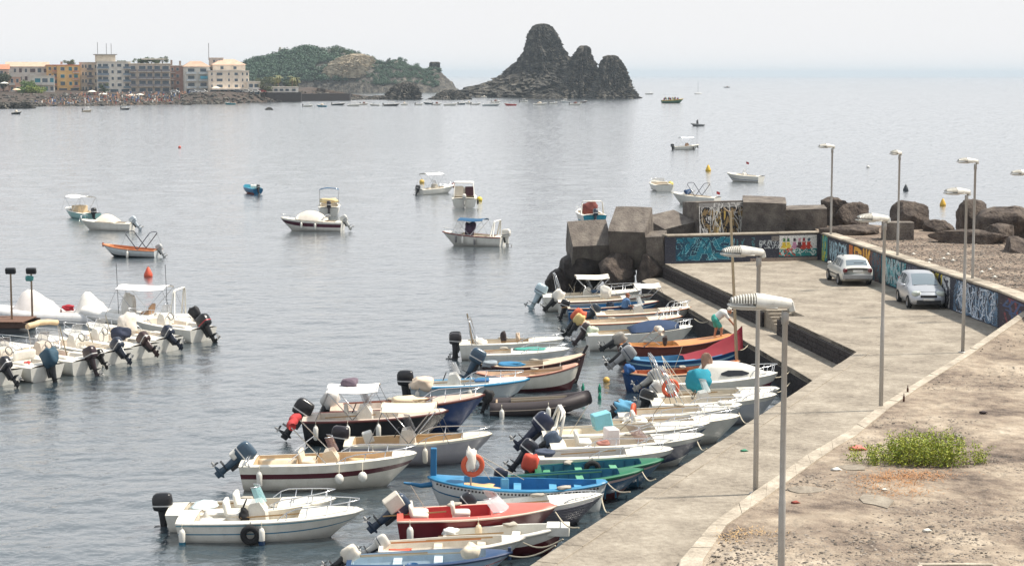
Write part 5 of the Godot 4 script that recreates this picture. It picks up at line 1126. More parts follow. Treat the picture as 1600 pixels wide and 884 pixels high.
func S2(cx, yw, L, B, turn):
	# rows here were read at the deck edge; the hidden waterline lies lower in the picture
	var k = [[470, 4], [500, 6], [535, 14], [550, 18], [575, 22], [950, 22]]; var dy = 4.0
	for i in k.size() - 1:
		if yw >= k[i][0]: dy = lerpf(k[i][1], k[i + 1][1], clampf((yw - k[i][0]) / float(k[i + 1][0] - k[i][0]), 0, 1))
	var p = spot(cx, yw + dy, L, B, turn); var need = row_last[0] + (row_last[1] + B) * 0.49
	if need > -p.z: p = V(p.x * need / -p.z, 0, -need)
	row_last = [-p.z, B]
	return p
var row_last = [0.0, 0.0]
var bend_spot
func make_fleet():
	var white = C(228, 226, 220); var cream = C(226, 212, 188); var black = C(32, 32, 36); var navy = C(38, 50, 76); var grey = C(170, 172, 174); var maroon = C(84, 26, 38); var blue = C(30, 96, 150); var teal = C(36, 110, 130)
	var wood = C(176, 128, 90); var red = C(176, 46, 48); var sky = C(70, 150, 196); var tan = C(206, 186, 158); var slate = C(62, 84, 104)
	var g1 = "boats moored in the outer row"
	# outer row, bows to the right
	F("motorboat", "white motorboat with black outboard moored behind the blue striped one", S(396, 833, 4.6, 1.8, 0), 4.6, 1.8, 0, "motor", {"g": g1, "acc": [["engine", black, 0, 0.95], ["bundle", 0.2, -0.2, V(0.35, 0.1, 0.5), C(200, 214, 220), 0.0], ["seat", 0.45, white, 0.7, 0.3], ["rail", 0.6, 1.0, 0.22]]})
	F("motorboat", "white motorboat with pale blue stripes and a black tyre fender", S(425, 849, 4.95, 1.85, 0), 4.95, 1.85, 0, "motor", {"g": g1, "bands": [[0.62, 0.66, C(70, 130, 160)], [0.9, 0.94, C(110, 170, 190)]], "fs": 0.56, "fb": 0.72, "rub": white, "acc": [["console", 0.42, white, C(150, 200, 205)], ["seat", 0.3, white, 0.7, 0.35], ["bench", 0.12, 0.26, white], ["rail", 0.55, 0.98, 0.26], ["fender", 0.04, 1, white, C(60, 130, 160)], ["fender", 0.47, 1, white, C(40, 70, 110)], ["tyre", 0.41, 1], ["bundle", 0.36, 0.3, V(0.14, 0.2, 0.14), black, 0.05]]})
	F("speedboat", "cream speedboat with a maroon band and folded red sunroof", S(516, 769, 5.3, 2.0, 0), 5.3, 2.0, 0, "motor", {"c": "speedboat", "g": g1, "fs": 0.8, "fb": 1.0, "floor": 0.3, "hull": C(226, 222, 212), "deck": C(232, 228, 218), "inside": C(220, 192, 156), "open": [0.08, 0.86], "bands": [[0.64, 0.78, maroon]], "acc": [["engine", slate, 52, 1.05], ["box", -0.035, 0, V(0.2, 0.12, 0.16), white, 0.26, "engine_cap", 0.7], ["console", 0.5, cream, C(120, 90, 84)], ["seat", 0.38, cream, 0.9, 0.3], ["bench", 0.08, 0.3, cream], ["bench", 0.6, 0.82, C(222, 190, 150)], ["rail", 0.55, 1.0, 0.2], ["folded", 0.5, 0.3, 1.15, red], ["fender", 0.12, 1], ["ball", 0.57, 1], ["ball", 0.7, 1], ["arch", 0.02, 0.2, 0.1]]})
	F("motorboat", "grey hulled motorboat with cream deck and beige sunroof", S(655, 729, 4.75, 1.85, 0), 4.75, 1.85, 0, "motor", {"g": g1, "hull": C(172, 170, 178), "deck": C(228, 218, 200), "inside": C(212, 186, 150), "fs": 0.68, "fb": 0.9, "floor": 0.26, "bands": [[0.93, 1.0, C(226, 222, 212)]], "open": [0.06, 0.8], "acc": [["engine", C(34, 30, 38), 10, 1.0], ["bimini", 0.26, 0.62, 1.15, C(224, 206, 178)], ["console", 0.42, white, C(60, 60, 66)], ["box", 0.16, 0.3, V(0.16, 0.18, 0.18), white, 0.2, "seat_box", 0.3], ["rail", 0.5, 0.98, 0.2], ["fender", 0.2, 1, C(214, 208, 196)], ["fender", 0.55, 1, C(214, 208, 196)]]})
	F("fishing_boat", "black hulled fishing boat with maroon rail and white sunshade", S(588, 697, 4.9, 1.9, 0), 4.9, 1.9, 0, "motor", {"c": "fishing boat", "g": g1, "hull": C(30, 26, 30), "deck": C(206, 192, 180), "inside": C(224, 214, 204), "rub": C(92, 44, 42), "rubr": 0.045, "fs": 0.85, "fb": 1.05, "floor": 0.45, "acc": [["engine", black, 35, 1.15], ["console", 0.42, white, C(80, 60, 56)], ["bimini", 0.18, 0.52, 1.05, C(232, 230, 226)], ["fender", 0.1, 1], ["fender", 0.32, 1], ["fender", 0.53, 1], ["bundle", 0.32, 0.0, V(0.26, 0.16, 0.2), C(110, 96, 110), 1.18, "net_heap"], ["seat", 0.34, white, 0.5, 0.3]]})
	F("fishing_boat", "blue bowed fishing boat with brown rail beside the black hulled one", S(638, 678, 5.4, 1.9, 2), 5.4, 1.9, 2, "motor", {"c": "fishing boat", "g": g1, "hull": C(30, 62, 116), "deck": C(208, 186, 170), "inside": C(226, 216, 208), "rub": C(104, 52, 44), "rubr": 0.045, "fs": 0.82, "fb": 1.2, "floor": 0.4, "acc": [["bagged", C(206, 204, 202), 30, 1.0], ["rail", 0.6, 1.0, 0.25], ["bundle", 0.5, 0.0, V(0.6, 0.14, 0.5), C(226, 208, 180), 0.1], ["poles", 2, C(150, 84, 60)]]})
	F("motorboat", "pale grey boat with bright blue rail and a heap of canvas at the stern", S(735, 634, 4.5, 1.75, 0), 4.5, 1.75, 0, "motor", {"g": g1, "hull": C(184, 196, 204), "deck": C(222, 224, 222), "inside": C(214, 218, 218), "rub": C(50, 140, 186), "rubr": 0.05, "fs": 0.72, "fb": 0.9, "floor": 0.3, "bands": [[0.0, 0.36, C(28, 44, 60), "bottom_paint"]], "acc": [["engine", black, 2, 1.1], ["bundle", 0.1, 0.5, V(0.4, 0.26, 0.42), C(224, 204, 184), 0.1], ["console", 0.36, white, grey], ["rail", 0.45, 0.95, 0.28], ["fender", 0.06, 1, C(210, 206, 196)], ["fender", 0.5, 1, C(210, 206, 196)], ["box", 0.6, 0.1, V(0.3, 0.04, 0.2), blue, 0.08, "hatch_cover"]]})
	F("inflatable_boat", "dark grey inflatable boat with hanging white fenders", S(848, 650, 3.9, 1.7, 0), 3.9, 1.7, 0, "rib", {"c": "inflatable", "hull": C(58, 50, 52), "inside": C(184, 160, 132), "rub": C(120, 112, 104), "tube": 0.27, "acc": [["bagged", C(40, 40, 42), 20, 0.75], ["fender", 0.12, 1], ["fender", 0.58, 1], ["poles2", 0]]})
	F("wooden_boat", "white wooden boat with dark red bottom and salmon deck edge", S(824, 614, 4.1, 1.6, 0), 4.1, 1.6, 0, "gozzo", {"c": "wooden boat", "g": g1, "hull": C(222, 218, 208), "deck": C(204, 156, 134), "inside": C(214, 190, 168), "rub": C(116, 62, 52), "bands": [[0.0, 0.46, C(92, 30, 38), "bottom_paint"]], "fs": 0.65, "fb": 0.95, "acc": [["thwart", 0.3, C(200, 170, 140)], ["thwart", 0.55, C(200, 170, 140)], ["stem", 0.99, 0.2, 0.04, C(60, 36, 34), 0.3]]})
	F("wooden_boat", "dark brown wooden boat with pale deck and raised black stem", S(832, 603, 4.3, 1.6, 0), 4.3, 1.6, 0, "gozzo", {"c": "wooden boat", "g": g1, "hull": C(58, 36, 38), "deck": C(214, 194, 170), "inside": C(220, 204, 184), "rub": C(86, 52, 46), "fs": 0.75, "fb": 1.1, "open": [0.2, 0.6], "acc": [["engine", slate, 30, 1.1], ["stem", 0.99, 0.4, 0.05, C(36, 30, 34), 0.5], ["poles", 3, C(206, 186, 160)], ["bundle", 0.3, 0.3, V(0.5, 0.1, 0.25), C(60, 130, 176), 0.08], ["fender", 0.6, 1], ["fender", 0.76, 1], ["bundle", 0.1, 0.2, V(0.3, 0.14, 0.3), C(150, 160, 170), 0.05]]})
	F("motorboat", "white motorboat with a teal cover strip on its foredeck", S(814, 578, 4.2, 1.7, 0), 4.2, 1.7, 0, "motor", {"g": g1, "hull": C(206, 210, 212), "deck": white, "bands": [[0.9, 1.0, white]], "fs": 0.66, "fb": 0.8, "floor": 0.3, "open": [0.1, 0.4], "acc": [["bundle", 0.62, 0.0, V(0.7, 0.05, 0.4), C(70, 156, 146), 0.08], ["rail", 0.5, 0.98, 0.18]]})
	F("motorboat", "white motorboat with twin black outboards and a leaning spar", S(800, 563, 4.6, 1.8, 0), 4.6, 1.8, 0, "motor", {"g": g1, "fs": 0.7, "fb": 0.85, "floor": 0.3, "acc": [["engine", C(44, 40, 44), 5, 0.95, 0.35], ["engine", black, 0, 0.95, -0.35], ["arch", 0.12, 1.1, -0.15], ["mast", 0.14, 0.1, 1.7, -0.3, 0.05, C(190, 176, 156)], ["poles", 2, C(210, 196, 172)], ["bundle", 0.42, 0.2, V(0.12, 0.25, 0.12), C(60, 50, 52), 0.2], ["bundle", 0.56, 0.0, V(0.1, 0.25, 0.2), C(200, 180, 160), 0.1], ["rail", 0.55, 1.0, 0.2], ["bundle", 0.2, 0.4, V(0.3, 0.2, 0.3), C(214, 208, 200), 0.0]]})
	# inner row along the quay, bows to the quay
	var g2 = "boats moored bow to the quay"
	F("rowing_boat", "small blue and white rowing boat with a thin red line at the quay end", S2(672, 898, 4.05, 1.5, 1), 4.05, 1.5, 1, "row", {"c": "rowing boat", "g": g2, "hull": C(150, 176, 204), "deck": C(40, 70, 110), "inside": C(170, 190, 206), "rub": C(36, 58, 96), "bands": [[0.7, 0.75, C(150, 40, 56)]], "fs": 0.5, "fb": 0.66, "acc": [["bagged", C(220, 212, 200), 55, 0.7], ["thwart", 0.3, C(190, 206, 216)], ["thwart", 0.55, C(190, 206, 216)], ["bundle", 0.75, 0.1, V(0.22, 0.18, 0.22), C(222, 210, 190), 0.1], ["stem", 0.985, 0.12, 0.04, C(36, 58, 96)], ["fender", 0.35, 1], ["poles", 1, C(200, 190, 170)]]})
	F("clinker_boat", "white clinker planked dinghy with an orange oar inside", S2(707, 877, 3.7, 1.5, 1), 3.7, 1.5, 1, "row", {"c": "dinghy", "g": g2, "hull": C(214, 216, 216), "deck": C(226, 222, 214), "inside": C(226, 220, 208), "strakes": 8, "fs": 0.48, "fb": 0.66, "rub": C(216, 212, 204), "acc": [["thwart", 0.4, C(220, 210, 196)], ["thwart", 0.7, C(220, 210, 196)], ["poles", 1, C(214, 140, 84)], ["bundle", 0.14, 0.1, V(0.3, 0.06, 0.1), C(208, 96, 70), -0.1], ["engine", C(210, 208, 204), 60, 0.62]]})
	F("dinghy", "plain white dinghy with squared bow and dark red bottom", S2(787, 862, 3.1, 1.4, -3), 3.1, 1.4, -3, "row", {"c": "dinghy", "g": g2, "hull": C(224, 222, 218), "deck": white, "inside": C(224, 222, 214), "rake": 0.05, "stern": 0.85, "bands": [[0.0, 0.62, C(98, 26, 34), "bottom_paint"]], "rub": white, "rubr": 0.05, "open": [0.03, 0.9], "acc": [["bundle", 0.05, 0.0, V(0.2, 0.12, 0.25), C(222, 222, 220), 0.05], ["thwart", 0.6, white], ["stem", 0.96, 0.05, 0.3, white]]})
	F("speedboat", "red speedboat with pink foredeck and clear windscreen", S2(746, 840, 4.3, 1.75, 3), 4.3, 1.75, 3, "motor", {"c": "speedboat", "g": g2, "hull": C(112, 24, 32), "deck": C(214, 104, 92), "inside": C(196, 50, 54), "rub": C(226, 206, 190), "rubr": 0.03, "fs": 0.62, "fb": 0.78, "floor": 0.2, "open": [0.04, 0.58], "acc": [["engine", C(46, 62, 84), 52, 1.0], ["box", -0.02, 0, V(0.24, 0.2, 0.22), C(222, 214, 202), 0.34, "engine_cap", 0.6], ["screen", 0.68, 0.36, C(214, 220, 224)], ["seat", 0.4, C(222, 214, 204), 0.5, 0.25], ["seat", 0.14, C(222, 214, 204), 0.9, 0.25], ["floorboards", C(216, 204, 188), 5], ["fender", 0.08, 1], ["fender", 0.5, 1, C(226, 206, 176)], ["buoy_rope", 0]]})
	F("clinker_boat", "grey sided clinker dinghy with white gunwale and small black outboard", S2(836, 818, 3.8, 1.5, 4), 3.8, 1.5, 4, "row", {"c": "dinghy", "g": g2, "hull": C(122, 120, 132), "deck": white, "inside": C(224, 224, 222), "strakes": 6, "bands": [[0.86, 1.0, C(228, 226, 222), "sheer_strake"]], "fs": 0.5, "fb": 0.75, "open": [0.06, 0.6], "acc": [["engine", C(44, 46, 54), 50, 0.75], ["rail", 0.7, 0.95, 0.06]]})
	F("gozzo_boat", "blue and white painted gozzo with a dotted sheer and tall blue stem post", S2(808, 789, 5.1, 1.75, 180), 5.1, 1.75, 180, "gozzo", {"c": "wooden boat", "g": g2, "hull": C(206, 210, 214), "deck": C(48, 130, 178), "inside": C(34, 118, 176), "bands": [[0.66, 0.7, C(28, 96, 138)], [0.96, 1.0, C(40, 126, 170)]], "rub": C(52, 134, 180), "fs": 0.75, "fb": 0.85, "sag": 0.16, "open": [0.06, 0.8], "acc": [["dots"], ["stem", 0.97, 0.85, 0.085, C(30, 110, 160)], ["ram", 0], ["thwart", 0.3, C(90, 160, 200)], ["thwart", 0.5, C(90, 160, 200)], ["thwart", 0.16, C(90, 160, 200)], ["bundle", 0.72, 0.0, V(0.55, 0.05, 0.5), C(222, 180, 132), -0.15, "foredeck_board"], ["mast", 0.76, -0.3, 1.6, 0.0, 0.03, C(224, 218, 206)], ["bundle", 0.76, -0.3, V(0.14, 0.3, 0.14), C(228, 224, 216), 0.72, "rope_coil"], ["buoy_ring", 0.75, -0.3, 0.55, 0.2], ["lines", 0.76, 1.6, -1.5], ["box", 0.57, -0.6, V(0.12, 0.2, 0.02), C(110, 180, 216), 0.1, "wash_board"]]})
	F("rowing_boat", "green topped rowing boat with turquoise inside and dark outboard", S2(897, 772, 4.1, 1.55, 3), 4.1, 1.55, 3, "row", {"c": "rowing boat", "g": g2, "hull": C(26, 84, 122), "deck": C(24, 110, 76), "inside": C(30, 108, 140), "rub": C(28, 112, 80), "rubr": 0.04, "bands": [[0.0, 0.42, C(88, 30, 40), "bottom_paint"], [0.8, 0.88, C(190, 166, 162)], [0.9, 1.0, C(22, 100, 70), "sheer_strake"]], "fs": 0.55, "fb": 0.78, "open": [0.05, 0.82], "acc": [["engine", C(40, 46, 66), 15, 0.72], ["thwart", 0.28, C(110, 176, 140)], ["thwart", 0.55, C(110, 176, 140)], ["thwart", 0.1, C(90, 160, 120)], ["ribs", C(24, 96, 128), 10], ["poles", 1, C(90, 150, 120)]]})
	F("rowing_boat", "green topped rowing boat with a red bag over its outboard", S2(936, 752, 3.9, 1.5, 3), 3.9, 1.5, 3, "row", {"c": "rowing boat", "g": g2, "hull": C(24, 82, 116), "deck": C(24, 108, 76), "inside": C(28, 106, 130), "rub": C(30, 116, 84), "rubr": 0.04, "bands": [[0.8, 0.87, C(186, 164, 160)], [0.9, 1.0, C(22, 98, 70), "sheer_strake"]], "fs": 0.55, "fb": 0.78, "open": [0.05, 0.82], "acc": [["bagged", C(206, 80, 62), 12, 0.85], ["thwart", 0.35, C(110, 176, 140)], ["thwart", 0.62, C(110, 176, 140)], ["ribs", C(24, 90, 118), 10], ["thwart", 0.1, C(90, 160, 120)]]})
	F("motorboat", "white motorboat with a navy lower hull and low steel rail", S2(940, 732, 4.5, 1.75, 2), 4.5, 1.75, 2, "motor", {"g": g2, "bands": [[0.0, 0.8, C(26, 36, 56), "bottom_paint"]], "fs": 0.66, "fb": 0.78, "floor": 0.28, "inside": C(196, 196, 194), "acc": [["engine", C(36, 40, 52), 40, 0.9], ["rail", 0.4, 1.0, 0.24], ["bundle", 0.1, 0.1, V(0.35, 0.12, 0.35), C(70, 80, 100), 0.08], ["poles", 2, C(216, 212, 206)], ["tyre", 0.42, 1]]})
	F("motorboat", "white motorboat with brown tinted windscreen and navy stripe", S2(980, 722, 5.0, 1.85, 4), 5.0, 1.85, 4, "motor", {"g": g2, "bands": [[0.35, 0.84, C(36, 54, 88)]], "fs": 0.66, "fb": 0.86, "floor": 0.28, "acc": [["screen", 0.62, 0.34, C(110, 74, 62)], ["rail", 0.55, 1.0, 0.24], ["box", 0.4, 0.0, V(0.2, 0.26, 0.3), C(222, 214, 216), 0.2, "console_box"], ["bundle", 0.34, 0.3, V(0.2, 0.1, 0.16), C(186, 130, 120), 0.05], ["seat", 0.22, white, 0.8, 0.3], ["bagged", C(70, 84, 104), 60, 0.8]]})
	F("motorboat", "white motorboat with navy outboard and a white tube arch at the stern", S2(978, 704, 5.6, 1.9, 4), 5.6, 1.9, 4, "motor", {"g": g2, "bands": [[0.4, 0.8, C(40, 70, 104)]], "fs": 0.72, "fb": 0.9, "floor": 0.3, "deck": C(230, 224, 212), "acc": [["engine", C(36, 44, 70), 48, 1.15], ["arch", 0.06, 0.75, 0.3, 0.05], ["mast2", 0], ["box", 0.36, -0.1, V(0.3, 0.26, 0.25), C(130, 196, 214), 0.3, "plastic_crate", 0.2], ["rail", 0.5, 1.0, 0.26], ["bench", 0.1, 0.25, cream], ["poles", 1, C(226, 224, 218)]]})
	F("motorboat", "plain white motorboat with long foredeck beside the pale blue crate", S2(1045, 684, 4.9, 1.8, 3), 4.9, 1.8, 3, "motor", {"g": g2, "fs": 0.66, "fb": 0.84, "floor": 0.28, "deck": C(230, 222, 208), "acc": [["rail", 0.4, 1.0, 0.24], ["seat", 0.3, white, 0.8, 0.3], ["bundle", 0.24, 0.1, V(0.3, 0.12, 0.3), C(220, 214, 206), 0.1], ["poles", 1, C(224, 220, 212)]]})
	F("motorboat", "white boat with a blue plastic bag and orange ring at the stern", S2(1062, 670, 4.4, 1.75, 3), 4.4, 1.75, 3, "motor", {"g": g2, "hull": C(200, 206, 212), "fs": 0.7, "fb": 0.92, "floor": 0.3, "bands": [[0.9, 1.0, white]], "acc": [["bundle", 0.06, 0.0, V(0.34, 0.24, 0.3), C(96, 160, 196), 0.2, "plastic_bag"], ["buoy_ring", 0.12, 0.55, 0.1, 1.3], ["rail", 0.6, 1.0, 0.22], ["box", 0.86, 0, V(0.2, 0.05, 0.25), white, 0.12, "anchor_locker"], ["engine", C(50, 52, 58), 50, 0.8]]})
	F("motorboat", "white grey boat with two tyre fenders and leaning steel rods", S2(1115, 646, 4.6, 1.8, 3), 4.6, 1.8, 3, "motor", {"g": g2, "hull": C(186, 190, 200), "fs": 0.72, "fb": 0.92, "floor": 0.3, "bands": [[0.86, 1.0, white]], "acc": [["tyre", 0.17, 1], ["tyre", 0.43, 1], ["engine", C(34, 36, 40), 20, 0.9], ["arch", 0.2, 1.2, -0.5], ["lines", 0.1, 1.8, 1.2], ["console", 0.42, white, C(196, 210, 214)], ["rail", 0.7, 1.0, 0.16], ["ball2", 0]]})
	F("motorboat", "white boat with one tyre fender, orange life ring and teal covered console", S2(1122, 633, 4.6, 1.75, 3), 4.6, 1.75, 3, "motor", {"g": g2, "fs": 0.7, "fb": 0.85, "floor": 0.3, "acc": [["tyre", 0.56, 1], ["buoy_ring", 0.1, 0.7, 0.35, 0.2], ["bundle", 0.33, 0.2, V(0.42, 0.38, 0.42), C(30, 140, 164), 0.5, "console_cover"], ["engine", C(190, 190, 188), 50, 0.9], ["arch", 0.06, 1.3, -0.4], ["poles", 2, C(226, 220, 210)], ["lines", 0.05, 1.9, 1.0]]})
	F("cabin_boat", "white cabin boat with dark window and purple red bow", S2(1118, 615, 4.8, 1.85, 3), 4.8, 1.85, 3, "motor", {"c": "cabin boat", "g": g2, "hull": C(98, 22, 52), "deck": white, "bands": [[0.7, 1.0, white, "sheer_strake"]], "fs": 0.8, "fb": 1.05, "floor": 0.35, "open": [0.08, 0.38], "acc": [["cabin", 0.36, 0.9, 0.62, white, black], ["engine", C(180, 178, 174), 58, 0.9], ["bundle", 0.42, 0.3, V(0.2, 0.32, 0.06), C(150, 120, 104), 0.7, "radar_board"], ["rail", 0.75, 1.0, 0.3], ["arch", 0.05, 1.0, -0.3]]})
	F("wooden_boat", "blue wooden boat with an orange brown inside and tall slim mast", S2(1064, 593, 4.7, 1.6, 4), 4.7, 1.6, 4, "gozzo", {"c": "wooden boat", "g": g2, "hull": C(24, 66, 120), "deck": C(180, 108, 66), "inside": C(176, 96, 60), "rub": C(206, 176, 150), "fs": 0.65, "fb": 0.95, "acc": [["thwart", 0.35, C(190, 120, 76)], ["thwart", 0.6, C(190, 120, 76)], ["mast", 0.985, 0.0, 6.9, -0.3, 0.07, C(206, 190, 162)], ["prongs", 0.985, 6.9, -0.3], ["bundle", 0.06, 0.1, V(0.2, 0.2, 0.3), C(40, 90, 150), 0.1], ["ribs", C(150, 84, 54), 9]]})
	F("wooden_boat", "blue boat with a dark red canvas raised over its bow", S2(1066, 573, 4.7, 1.65, 4), 4.7, 1.65, 4, "gozzo", {"c": "wooden boat", "g": g2, "hull": C(32, 78, 130), "deck": C(100, 156, 190), "inside": C(86, 146, 186), "rub": C(46, 104, 156), "bands": [[0.8, 0.86, C(150, 190, 210)]], "fs": 0.7, "fb": 1.0, "acc": [["tarp", 0.5, 1.0, 0.8, C(138, 30, 46)], ["engine", C(150, 152, 156), 55, 1.0, 0.3], ["engine", black, 55, 1.0, -0.4], ["fbuoy", 0]]})
	bend_spot = S2(1056, 553, 5.2, 1.7, 6)
	F("fishing_boat", "orange decked fishing boat with white awning below the bending man", bend_spot, 5.2, 1.7, 6, "gozzo", {"c": "fishing boat", "g": g2, "hull": C(110, 54, 40), "deck": C(214, 142, 84), "inside": C(216, 168, 112), "rub": C(92, 40, 34), "fs": 0.72, "fb": 1.0, "open": [0.12, 0.5], "acc": [["bagged", C(150, 146, 140), 62, 0.9], ["bundle", 0.4, 0.3, V(0.1, 0.2, 0.1), C(70, 60, 60), 0.2], ["folded", 0.2, 0.36, 0.6, C(214, 204, 190)]]})
	F("motorboat", "white motorboat under a navy blue tarpaulin", S2(1000, 535, 4.9, 1.75, 4), 4.9, 1.75, 4, "motor", {"g": g2, "fs": 0.66, "fb": 0.9, "floor": 0.28, "acc": [["cover", 0.4, 0.86, 0.42, C(42, 64, 98)], ["engine", C(70, 58, 60), 40, 0.9], ["rail", 0.8, 1.0, 0.3], ["bundle", 0.05, 0.0, V(0.3, 0.22, 0.3), C(190, 200, 180), 0.1]]})
	F("motorboat", "white wooden decked boat with an orange red bagged outboard", S2(985, 520, 5.0, 1.75, 4), 5.0, 1.75, 4, "motor", {"g": g2, "deck": C(222, 206, 188), "inside": C(226, 212, 194), "fs": 0.66, "fb": 0.88, "floor": 0.28, "rub": C(170, 110, 80), "acc": [["bagged", C(204, 96, 66), 40, 1.1], ["bagged", C(214, 190, 130), 35, 0.85, 0.6], ["poles", 2, C(206, 190, 170)], ["rail", 0.75, 1.0, 0.34]]})
	F("motorboat", "white motorboat with low console behind the orange bagged one", S2(1005, 508, 4.8, 1.7, 4), 4.8, 1.7, 4, "motor", {"g": g2, "deck": C(226, 214, 200), "rub": C(176, 120, 90), "fs": 0.66, "fb": 0.9, "floor": 0.28, "acc": [["console", 0.45, white, C(200, 206, 208)], ["engine", C(50, 60, 72), 45, 0.9], ["poles", 2, C(216, 204, 184)], ["rail", 0.75, 1.0, 0.3]]})
	F("wooden_boat", "bright blue wooden boat with a man sitting at its side", S2(958, 497, 4.7, 1.6, 3), 4.7, 1.6, 3, "row", {"c": "wooden boat", "g": g2, "hull": C(24, 96, 150), "deck": C(206, 196, 180), "inside": C(40, 110, 156), "bands": [[0.8, 0.86, C(190, 206, 214)]], "rub": C(120, 60, 50), "fs": 0.6, "fb": 0.85, "acc": [["engine", black, 20, 0.8], ["bundle", 0.46, 0.4, V(0.2, 0.2, 0.2), C(44, 52, 70), 0.05], ["thwart", 0.62, C(200, 190, 176)]]})
	F("motorboat", "white motorboat with brown rail and slanting white awning pole", S2(946, 490, 5.0, 1.75, 3), 5.0, 1.75, 3, "motor", {"g": g2, "rub": C(120, 74, 60), "fs": 0.7, "fb": 0.92, "floor": 0.3, "acc": [["bagged", C(226, 222, 214), 45, 1.0], ["bundle", 0.5, 0.1, V(0.28, 0.34, 0.28), C(226, 222, 214), 0.3, "covered_seat"], ["bimini", 0.8, 1.06, 0.75, C(230, 222, 208)], ["poles", 1, C(214, 200, 176)]]})
	F("motorboat", "white fishing motorboat with steel arch and cream sunshade by the boulders", S2(925, 482, 5.3, 1.85, 3), 5.3, 1.85, 3, "motor", {"g": g2, "fs": 0.7, "fb": 0.92, "floor": 0.3, "acc": [["engine", C(176, 196, 208), 30, 1.15], ["arch", 0.16, 1.15, -0.2], ["bimini", 0.34, 0.66, 1.0, C(230, 222, 206)], ["console", 0.46, white, C(60, 70, 80)], ["rail", 0.55, 1.0, 0.34], ["box", 0.55, 0.4, V(0.34, 0.08, 0.2), C(40, 76, 110), 0.16, "cushion"]]})
	# boats round the floating pier on the left, sterns towards the viewer
	var g3 = "motorboats stern out at the wooden pier"
	var pier = [[318, 533, 5.0, C(30, 30, 34), 40, "white motorboat with large black and red striped outboard", C(150, 34, 44)], [264, 549, 5.4, C(38, 46, 64), 55, "white motorboat with tilted navy outboard next to the red striped one", null], [226, 560, 5.2, C(66, 46, 46), 55, "white motorboat with a dull brown tilted outboard", null], [184, 570, 5.2, C(44, 52, 68), 50, "white motorboat with a grey banded navy outboard and lying spars", null], [138, 584, 5.6, C(50, 34, 40), 25, "square sterned white boat with one large and one small dark outboard", null], [74, 594, 5.4, C(46, 78, 98), 18, "white motorboat with a big teal covered outboard", C(44, 84, 106)], [8, 603, 5.2, C(34, 34, 40), 45, "white motorboat with black outboard and covered seat at the pier's near end", null]]
	for i in pier.size():
		var q = pier[i]; var acc = [["rail", 0.5, 1.0, 0.3], ["bench", 0.1, 0.3, C(226, 220, 210)]]
		if i == 5: acc.append(["bagged", q[3], q[4], 1.25])
		else: acc.append(["engine", q[3], q[4], 1.2 if i == 0 else 1.05])
		if i == 0: acc.append_array([["console", 0.5, white, C(200, 200, 200)], ["box", -0.02, 0, V(0.02, 0.02, 0.02), C(150, 34, 44), 0.1, "tie_plate"]])
		if i == 1: acc.append_array([["bundle", 0.5, 0, V(0.4, 0.5, 0.4), C(228, 220, 212), 0.3, "covered_console"], ["poles", 2, C(214, 206, 190)]])
		if i == 2: acc.append_array([["bundle", 0.3, 0.0, V(0.5, 0.3, 0.3), C(42, 50, 72), 0.35, "covered_motor"], ["mast", 0.4, 0.2, 1.4, 0.6, 0.025, C(180, 176, 160)], ["console", 0.55, white, C(200, 200, 200)]])
		if i == 3: acc.append_array([["console", 0.5, white, C(200, 200, 200)], ["poles", 3, C(222, 212, 196)], ["mast", 0.35, 0.4, 1.3, 0.5, 0.025, C(180, 176, 160)]])
		if i == 4: acc.append_array([["engine", C(36, 34, 36), 40, 0.7, 0.6], ["folded", 0.45, 0.5, 1.2, C(224, 198, 162)], ["mast", 0.3, 0.4, 1.5, 0.5, 0.03, C(170, 160, 140)], ["console", 0.5, C(206, 196, 186), C(90, 80, 76)]])
		if i == 5: acc.append_array([["seat", 0.3, white, 1.2, 0.3], ["console", 0.5, C(214, 206, 196), C(90, 76, 72)], ["bundle", 0.12, -0.5, V(0.12, 0.08, 0.12), C(190, 60, 60), 0.1, "red_cloth"]])
		if i == 6: acc.append_array([["bundle", 0.35, 0.0, V(0.35, 0.5, 0.35), C(230, 226, 220), 0.35, "covered_seat"]])
		F("motorboat", q[5], stern_spot(q[0], q[1], q[2], 145), q[2], 1.95, 145, "motor", {"g": g3, "fs": 0.62, "fb": 0.86, "floor": 0.3, "stern": 0.92, "trimcol": C(176, 40, 52) if i == 0 else C(190, 190, 190), "deck": C(232, 228, 220), "inside": C(228, 218, 206), "acc": acc})
	F("inflatable_boat", "white inflatable with white sunshade and tan seats behind the pier boats", S(212, 512, 6.0, 2.1, 172), 6.0, 2.1, 172, "rib", {"c": "inflatable", "tube": 0.3, "hull": C(232, 230, 228), "inside": C(230, 226, 220), "acc": [["bimini", 0.22, 0.62, 1.5, C(234, 232, 230)], ["bagged", C(36, 36, 40), 30, 0.9], ["bundle", 0.56, 0, V(0.35, 0.6, 0.4), C(232, 228, 222), 0.5, "covered_console"], ["seat", 0.4, C(190, 150, 116), 0.9, 0.4], ["antenna2", 0.2], ["antenna2", 0.62], ["arch", 0.12, 1.4, 0.0, 0.04]]})
	F("inflatable_boat", "long white inflatable with two canvas covered humps beyond the pier", S(62, 507, 7.2, 2.2, 176), 7.2, 2.2, 176, "rib", {"c": "inflatable", "tube": 0.34, "hull": C(214, 214, 216), "inside": C(226, 222, 216), "acc": [["tent", 0.36, 0.72, 1.25, C(228, 222, 220)], ["tent", 0.02, 0.26, 1.2, C(230, 226, 222)], ["bundle", 0.31, 0.3, V(0.3, 0.14, 0.2), C(170, 40, 54), 0.3, "red_cushion"]]})
	# boats lying at their buoys in the bay
	var g4 = "boats at anchor in the bay"
